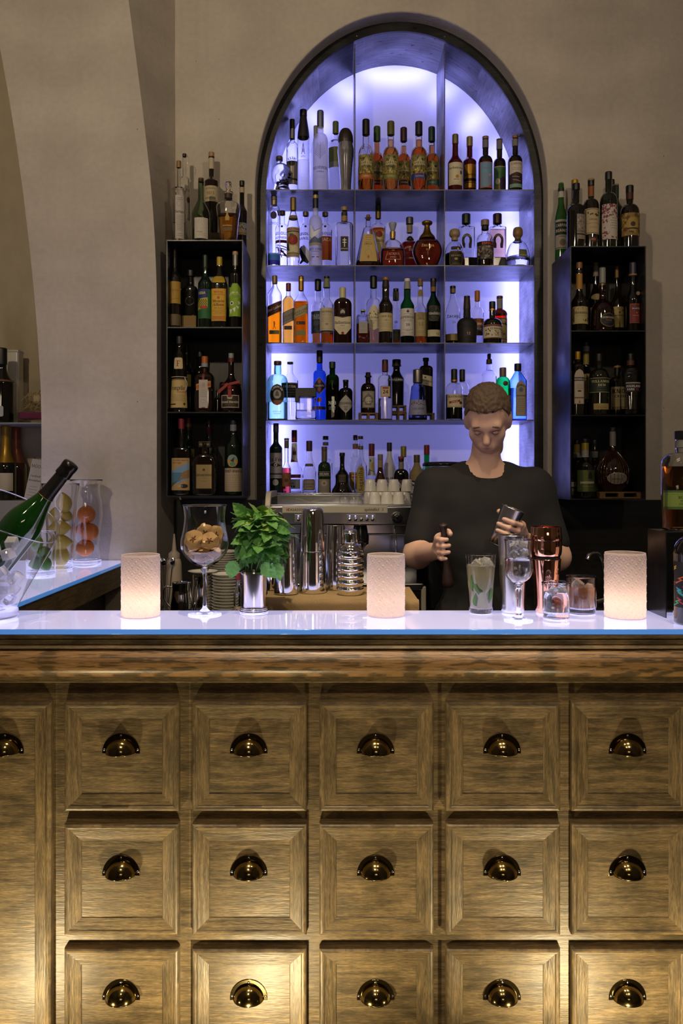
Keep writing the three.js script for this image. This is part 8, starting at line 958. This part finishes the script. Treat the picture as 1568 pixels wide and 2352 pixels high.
// ---------------------------------------------------------------- crockery on the back counter
{
  const yb = WORK + 0.0004, plate = (label, px, Z, y, r, g) => { const o = thing('saucer', label, 'saucer', [PX(px, Z), y, -Z], g); part(o, 'plate', memo('pl' + r, () => lathe(smooth([[0.0005, 0.002], [r * 0.45, 0.001], [r * 0.5, 0], [r * 0.55, 0.002], [r, 0.013], [r * 1.005, 0.0145], [r * 0.98, 0.0145], [r * 0.55, 0.005], [0.0005, 0.0045]], 3), 36)), whitePlate); return o; };
  for (let i = 0; i < 13; i++) plate(i === 12 ? 'top saucer of the stack beside the silver cup' : 'white saucer in the stack beside the silver cup', 521, 3.3, yb + i * 0.0125 , 0.062, 'saucers stacked in front');
  for (let i = 0; i < 24; i++) plate(i === 23 ? 'top saucer of the rear stack behind the glass stem' : 'white saucer in the rear stack behind the glass stem', 514, 3.5, yb + i * 0.0098, 0.066, 'saucers stacked at the rear');
  const jug = (label, px, Z, r, h) => { const t = thing('milk_jug', label, 'jug', [PX(px, Z), yb, -Z], 'steel milk jugs'); t.rotation.y = px < 430 ? Math.PI : -0.3; part(t, 'jug_body', lathe(shell(smooth([[r * 0.9, 0], [r, 0.004], [r * 1.02, h * 0.3], [r * 0.86, h * 0.75], [r * 0.88, h]], 3), 0.0012, 0.004), 40), chrome); part(t, 'jug_handle', tube([[r * 0.9, h * 0.85, 0], [r * 1.5, h * 0.85, 0], [r * 1.6, h * 0.5, 0], [r * 1.0, h * 0.2, 0]], 0.004, 20, 8), chrome); };
  jug('steel milk jug nearest the candle lamp', 417, 3.28, 0.045, 0.13); jug('larger steel milk jug under the single saucer', 466, 3.34, 0.05, 0.155);
  plate('single saucer lying on the larger milk jug', 466, 3.34, yb + 0.1565, 0.062, null);
  { const Z = 3.4, t = thing('squeeze_bottle', 'pale plastic squeeze bottle behind the balloon glass', 'bottle', [PX(400, Z), yb, -Z]), h = PY(1226, Z) - yb; part(t, 'bottle_body', lathe(smooth([[0.0005, 0], [0.03, 0], [0.032, 0.006], [0.031, h * 0.6], [0.026, h * 0.66], [0.022, h * 0.68]], 3), 28), phys(rgb(0.5, 0.42, 0.34), 0.5, { transmission: 0.2, thickness: 0 })); part(t, 'nozzle', lathe([[0.024, h * 0.67], [0.024, h * 0.74], [0.01, h * 0.78], [0.003, h], [0, h]], 20), plain('#9a8c80', 0.5)); }
  { const Z = 3.36, X = PX(381, Z), t = thing('spoon_glass', 'tumbler of bar spoons beside the pier', 'glass', [X, yb, -Z]); part(t, 'glass_wall', lathe([[0.026, 0], [0.03, 0.14]], 28), thinGlass); part(t, 'glass_floor', cyl(0.026, 0.026, 0.008, 24), solidGlass); for (let i = 0; i < 4; i++) { const a = i * 1.7, s = thing('spoon', ['dark spoon leaning left in the spoon tumbler', 'dark spoon leaning forward in the spoon tumbler', 'dark spoon leaning right in the spoon tumbler', 'dark spoon leaning back in the spoon tumbler'][i], 'spoon', [X + 0.008 * Math.cos(a), yb + 0.009, -Z + 0.008 * Math.sin(a)], 'spoons in the tumbler'); s.rotation.set(0.1 * Math.sin(a), 0, -0.1 * Math.cos(a)); part(s, 'handle', cyl(0.0018, 0.0022, 0.19, 8), chrome); part(s, 'bowl', new THREE.SphereGeometry(0.011, 12, 8).scale(1, 1.5, 0.35), chrome, [0, 0.2, 0]); } }
  bottle('syrup_bottle', 'small clear bottle with red cap and picture label beside the silver cup', { px: 547, top: 1316, w: 21, z: 2.44, y: 0.8604 + 0, sh: 0.84, ns: 0.9, nk: 0.5, kind: 'slope', g: 'clear', liq: ['#f4e8c8', 0.6, 0.2], cap: [0.945, '#8c2430', 1.15], lab: [{ y: [0.45, 0.74], f: 0.9, bg: '#b8ac94', d: [['n', 14, ['#8c2430', '#4a6a3c'], 0.08, 0.05, 0.6], ['l', 3, 0.7, 0.9, '#3c342c']] }] });
  { const Z = 3.45, X = PX(1362, Z), t = thing('sink_tap', 'curved chrome sink tap on the back counter', 'tap', [X, yb, -Z]), h = PY(1268, Z) - yb; part(t, 'tap_base', cyl(0.022, 0.02, 0.03, 24), chrome); part(t, 'spout', tube([[0.05, 0.02, 0], [0.05, h * 0.55, 0], [0.02, h * 0.95, 0.02], [-0.03, h * 0.98, 0.05], [-0.045, h * 0.88, 0.06]], 0.009, 30, 10), chrome); part(t, 'lever', rbox(0.012, 0.07, 0.008, 0.003), chrome, [0.06, h * 0.8, 0], [0, 0, -0.5]); part(t, 'tap_bridge', cyl(0.014, 0.012, 0.05, 16).rotateZ(-1.3), chrome, [0.0, 0.02, 0]); }
}
// ---------------------------------------------------------------- bartender
{
  const Z = 2.93, X = PX(1112, Z), t = thing('person', 'bartender in a black shirt working behind the bar, head bowed', 'person', [X, 0, -Z]);
  const skin = phys(rgb(0.62, 0.39, 0.29), 0.5), shirt = std(rgb(0.006, 0.006, 0.0065), 0.85), trousers = std(rgb(0.02, 0.02, 0.024), 0.8), hair = std(rgb(0.10, 0.062, 0.036), 0.75);
  // joints, person faces the camera (+z)
  const shR = [-0.185, 1.50, 0.0], elR = [-0.255, 1.265, 0.08], wrR = [-0.205, 1.30, 0.30], shL = [0.185, 1.50, 0.0], elL = [0.25, 1.255, 0.06], wrL = [0.085, 1.335, 0.235], hd = [0.0, 1.742, 0.065], tilt = 0.62;
  const torso = [[[-0.07, 0.98, 0], [0.07, 0.98, 0], 0.12, 0.12], [[0, 1.0, 0], [0, 1.25, 0.01], 0.135, 0.13], [[-0.075, 1.30, 0], [0.075, 1.30, 0], 0.115, 0.115], [[-0.09, 1.42, -0.005], [0.09, 1.42, -0.005], 0.105, 0.105], [[-0.165, 1.495, -0.005], [0.165, 1.495, -0.005], 0.066, 0.066], [[-0.06, 1.53, -0.01], [0.06, 1.53, -0.01], 0.055, 0.055]];
  // body
  const legs = [[[-0.09, 0.95, 0], [-0.1, 0.5, 0.02], 0.095, 0.062], [[-0.1, 0.5, 0.02], [-0.1, 0.1, -0.01], 0.06, 0.042], [[0.09, 0.95, 0], [0.1, 0.5, 0.02], 0.095, 0.062], [[0.1, 0.5, 0.02], [0.1, 0.1, -0.01], 0.06, 0.042], [[-0.1, 0.045, -0.03], [-0.11, 0.04, 0.13], 0.045, 0.04], [[0.1, 0.045, -0.03], [0.11, 0.04, 0.13], 0.045, 0.04]];
  const neck = [[0, 1.53, 0.0], [0, 1.655, 0.035], 0.058, 0.052];
  const arms = [[shR, elR, 0.05, 0.041], [elR, wrR, 0.041, 0.027], [shL, elL, 0.05, 0.041], [elL, wrL, 0.041, 0.027]];
  const bodyGeo = surfaceNet(field([...torso, ...legs, neck, ...arms], 0.05), [-0.36, -0.01, -0.2], [0.36, 1.69, 0.36], 0.013);
  // head in its own tilted frame
  const hf = field([[[0, 0.03, -0.012], [0.076, 0.096, 0.094]], [[0, -0.045, 0.026], [0.058, 0.066, 0.06]], [[0, -0.085, 0.052], [0.026, 0.022, 0.024]], [[0, 0.012, 0.078], [0, -0.024, 0.102], 0.009, 0.0125], [[-0.036, 0.024, 0.072], [0.036, 0.024, 0.072], 0.014, 0.014], [[-0.038, -0.022, 0.052], [0.022, 0.02, 0.018]], [[0.038, -0.022, 0.052], [0.022, 0.02, 0.018]], [[-0.077, 0.0, -0.005], [0.008, 0.026, 0.016]], [[0.077, 0.0, -0.005], [0.008, 0.026, 0.016]], [[-0.018, -0.056, 0.083], [0.018, -0.056, 0.083], 0.008, 0.008], [[0, -0.09, -0.02], [0, -0.13, -0.035], 0.052, 0.05]], 0.022);
  const face = (x, y, z) => { let d = hf(x, y, z); for (const s of [-1, 1]) d = -smin(-d, ell(x, y, z, [s * 0.031, 0.004, 0.091], [0.014, 0.008, 0.012]), 0.012); d = -smin(-d, ell(x, y, z, [0, -0.0565, 0.094], [0.02, 0.0016, 0.008]), 0.003); return d; };
  const headGeo = surfaceNet(face, [-0.1, -0.15, -0.12], [0.1, 0.14, 0.13], 0.004);
  const place = (g) => { g.rotateX(tilt); g.rotateY(-0.25); g.translate(...hd); return g; };
  place(headGeo);
  // hands: palm and five curled fingers round a rod with the given axis
  function hand(w, c, axis, R, side) {
    const ax = V(...axis).normalize(), W = V(...w), C = V(...c), toW = W.clone().sub(C); toW.addScaledVector(ax, -toW.dot(ax)).normalize(); const sd = new THREE.Vector3().crossVectors(ax, toW).multiplyScalar(side), P = [];
    const at = (ang, h, rr) => C.clone().addScaledVector(ax, h).addScaledVector(toW, Math.cos(ang) * rr).addScaledVector(sd, Math.sin(ang) * rr).toArray();
    for (const [h, k, ln] of [[0.031, 0.95, 0.9], [0.010, 1, 1], [-0.011, 0.97, 0.95], [-0.031, 0.85, 0.78]]) { const r = R + 0.0085; let prev = at(0.35, h, r + 0.006); [1.25, 2.2, 3.05].forEach((a, i) => { const p = at(0.35 + (a - 0.35) * ln * (R < 0.02 ? 1.2 : 1), h, r); P.push([prev, p, 0.0092 * k - i * 0.0006, 0.0088 * k - i * 0.0008]); prev = p; }); }
    const th0 = at(-0.1, 0.034, R + 0.016), th1 = at(-0.9, 0.046, R + 0.012), th2 = at(-1.7, 0.044, R + 0.009); P.push([th0, th1, 0.0125, 0.0105], [th1, th2, 0.0105, 0.009]);
    const pa = at(0.3, 0.026, R + 0.017), pb = at(0.3, -0.024, R + 0.017); P.push([pa, pb, 0.016, 0.014], [pa, w, 0.017, 0.026], [pb, w, 0.015, 0.025]);
    const lo = c.map((v, i) => Math.min(v, w[i]) - 0.095), hi = c.map((v, i) => Math.max(v, w[i]) + 0.095); return surfaceNet(field(P, 0.007), lo, hi, 0.0035);
  }
  const rodC = [-0.195, 1.315, 0.375], tinC = [0.012, 1.372, 0.30], tinAx = [0.35, 0.9, 0.1], rodAx = [-0.1, 1, 0.15];
  const handR = hand(wrR, rodC, rodAx, 0.011, 1), handL = hand(wrL, tinC, tinAx, 0.036, -1);
  part(t, 'body', merge([bodyGeo, headGeo, handR, handL].map((g) => { g.deleteAttribute('uv'); return g; })), skin);
  // clothes and hair
  const off = (L, d) => L.map((p) => (p.length === 2 ? [p[0], p[1].map((v) => v + d)] : [p[0], p[1], p[2] + d, p[3] + d]));
  const mid = (a, b, k) => a.map((v, i) => mix(v, b[i], k));
  const sh = field([...off(torso, 0.014), [shR, mid(shR, elR, 0.78), 0.066, 0.062], [shL, mid(shL, elL, 0.78), 0.066, 0.062]], 0.05), fold = (x, y, z) => 0.003 * noise.noise(x * 14, y * 18, z * 14);
  part(t, 'shirt', surfaceNet((x, y, z) => Math.max(sh(x, y, z) + fold(x, y, z), -(Math.hypot(x, z - 0.02) - 0.068) * (y > 1.54 ? 1 : -1) > 0 && y > 1.54 ? 0.068 - Math.hypot(x, z - 0.02) : -1, 0.93 - y), [-0.38, 0.9, -0.24], [0.38, 1.66, 0.36], 0.0095), shirt);
  part(t, 'trousers', surfaceNet(field(off([torso[0], ...legs.slice(0, 4)], 0.012), 0.05), [-0.3, 0.02, -0.2], [0.3, 1.12, 0.2], 0.015), trousers);
  const hr = (x, y, z) => { const cap = ell(x, y, z, [0, 0.036, -0.016], [0.083, 0.104, 0.101]) + 0.0035 * noise.noise(x * 110, y * 60, z * 110) + 0.003 * noise.noise(x * 30, y * 30, z * 30); const L = z > 0.045 ? 0.078 : z > 0.005 ? mix(0.012, 0.078, sstep(0.005, 0.045, z)) : mix(-0.062, 0.012, sstep(-0.035, 0.005, z)); return Math.max(cap, L + 0.009 * noise.noise(x * 90, z * 60, 3) - y); };
  part(t, 'hair', place(surfaceNet(hr, [-0.1, -0.08, -0.13], [0.1, 0.16, 0.11], 0.0045)), hair);
  const brow = (s) => new THREE.CapsuleGeometry(0.0035, 0.02, 4, 8).rotateZ(Math.PI / 2 - s * 0.15).translate(s * 0.032, 0.029, 0.0855); part(t, 'eyebrows', place(merge([brow(-1), brow(1)])), hair);
  part(t, 'eyelids', place(merge([-1, 1].map((s) => new THREE.SphereGeometry(0.0105, 16, 12).scale(1.15, 0.62, 0.7).translate(s * 0.031, 0.0035, 0.0775)))), std(rgb(0.52, 0.32, 0.24), 0.5));
  part(t, 'eyelashes', place(merge([-1, 1].map((s) => tube([[s * 0.031 - 0.0115, 0.001, 0.0795], [s * 0.031, -0.0025, 0.0855], [s * 0.031 + 0.0115, 0.001, 0.0795]], 0.0009, 10, 5)))), hair);
  part(t, 'lips', place(merge([0.0022, -0.0026].map((d) => tube([[-0.019, -0.056, 0.0855], [0, -0.0555 + d, 0.0915], [0.019, -0.056, 0.0855]], 0.0026, 12, 6)))), std(rgb(0.46, 0.22, 0.18), 0.45));
  // what the hands hold
  { const r = thing('muddler', 'dark wooden muddler in the hand of the bartender', 'muddler', [X + rodC[0], rodC[1], -Z + rodC[2]]); r.quaternion.setFromUnitVectors(V(0, 1, 0), V(...rodAx).normalize()); part(r, 'shaft', lathe(smooth([[0.0005, -0.13], [0.016, -0.128], [0.016, -0.09], [0.0105, -0.06], [0.0105, 0.06], [0.014, 0.075], [0.0005, 0.082]], 4), 20), plain('#2c1a10', 0.5)); }
  { const r = thing('shaker_tin', 'tilted steel tin held by the bartender', 'shaker', [X + tinC[0], tinC[1], -Z + tinC[2]]); r.quaternion.setFromUnitVectors(V(0, 1, 0), V(...tinAx).normalize()); part(r, 'tin_body', lathe(shell([[0.029, 0], [0.031, 0.003], [0.0355, 0.06], [0.039, 0.13], [0.0402, 0.131], [0.0394, 0.133]], 0.001, 0.004), 40).translate(0, -0.06, 0), brushed); }
}
renderer.render(scene, camera);
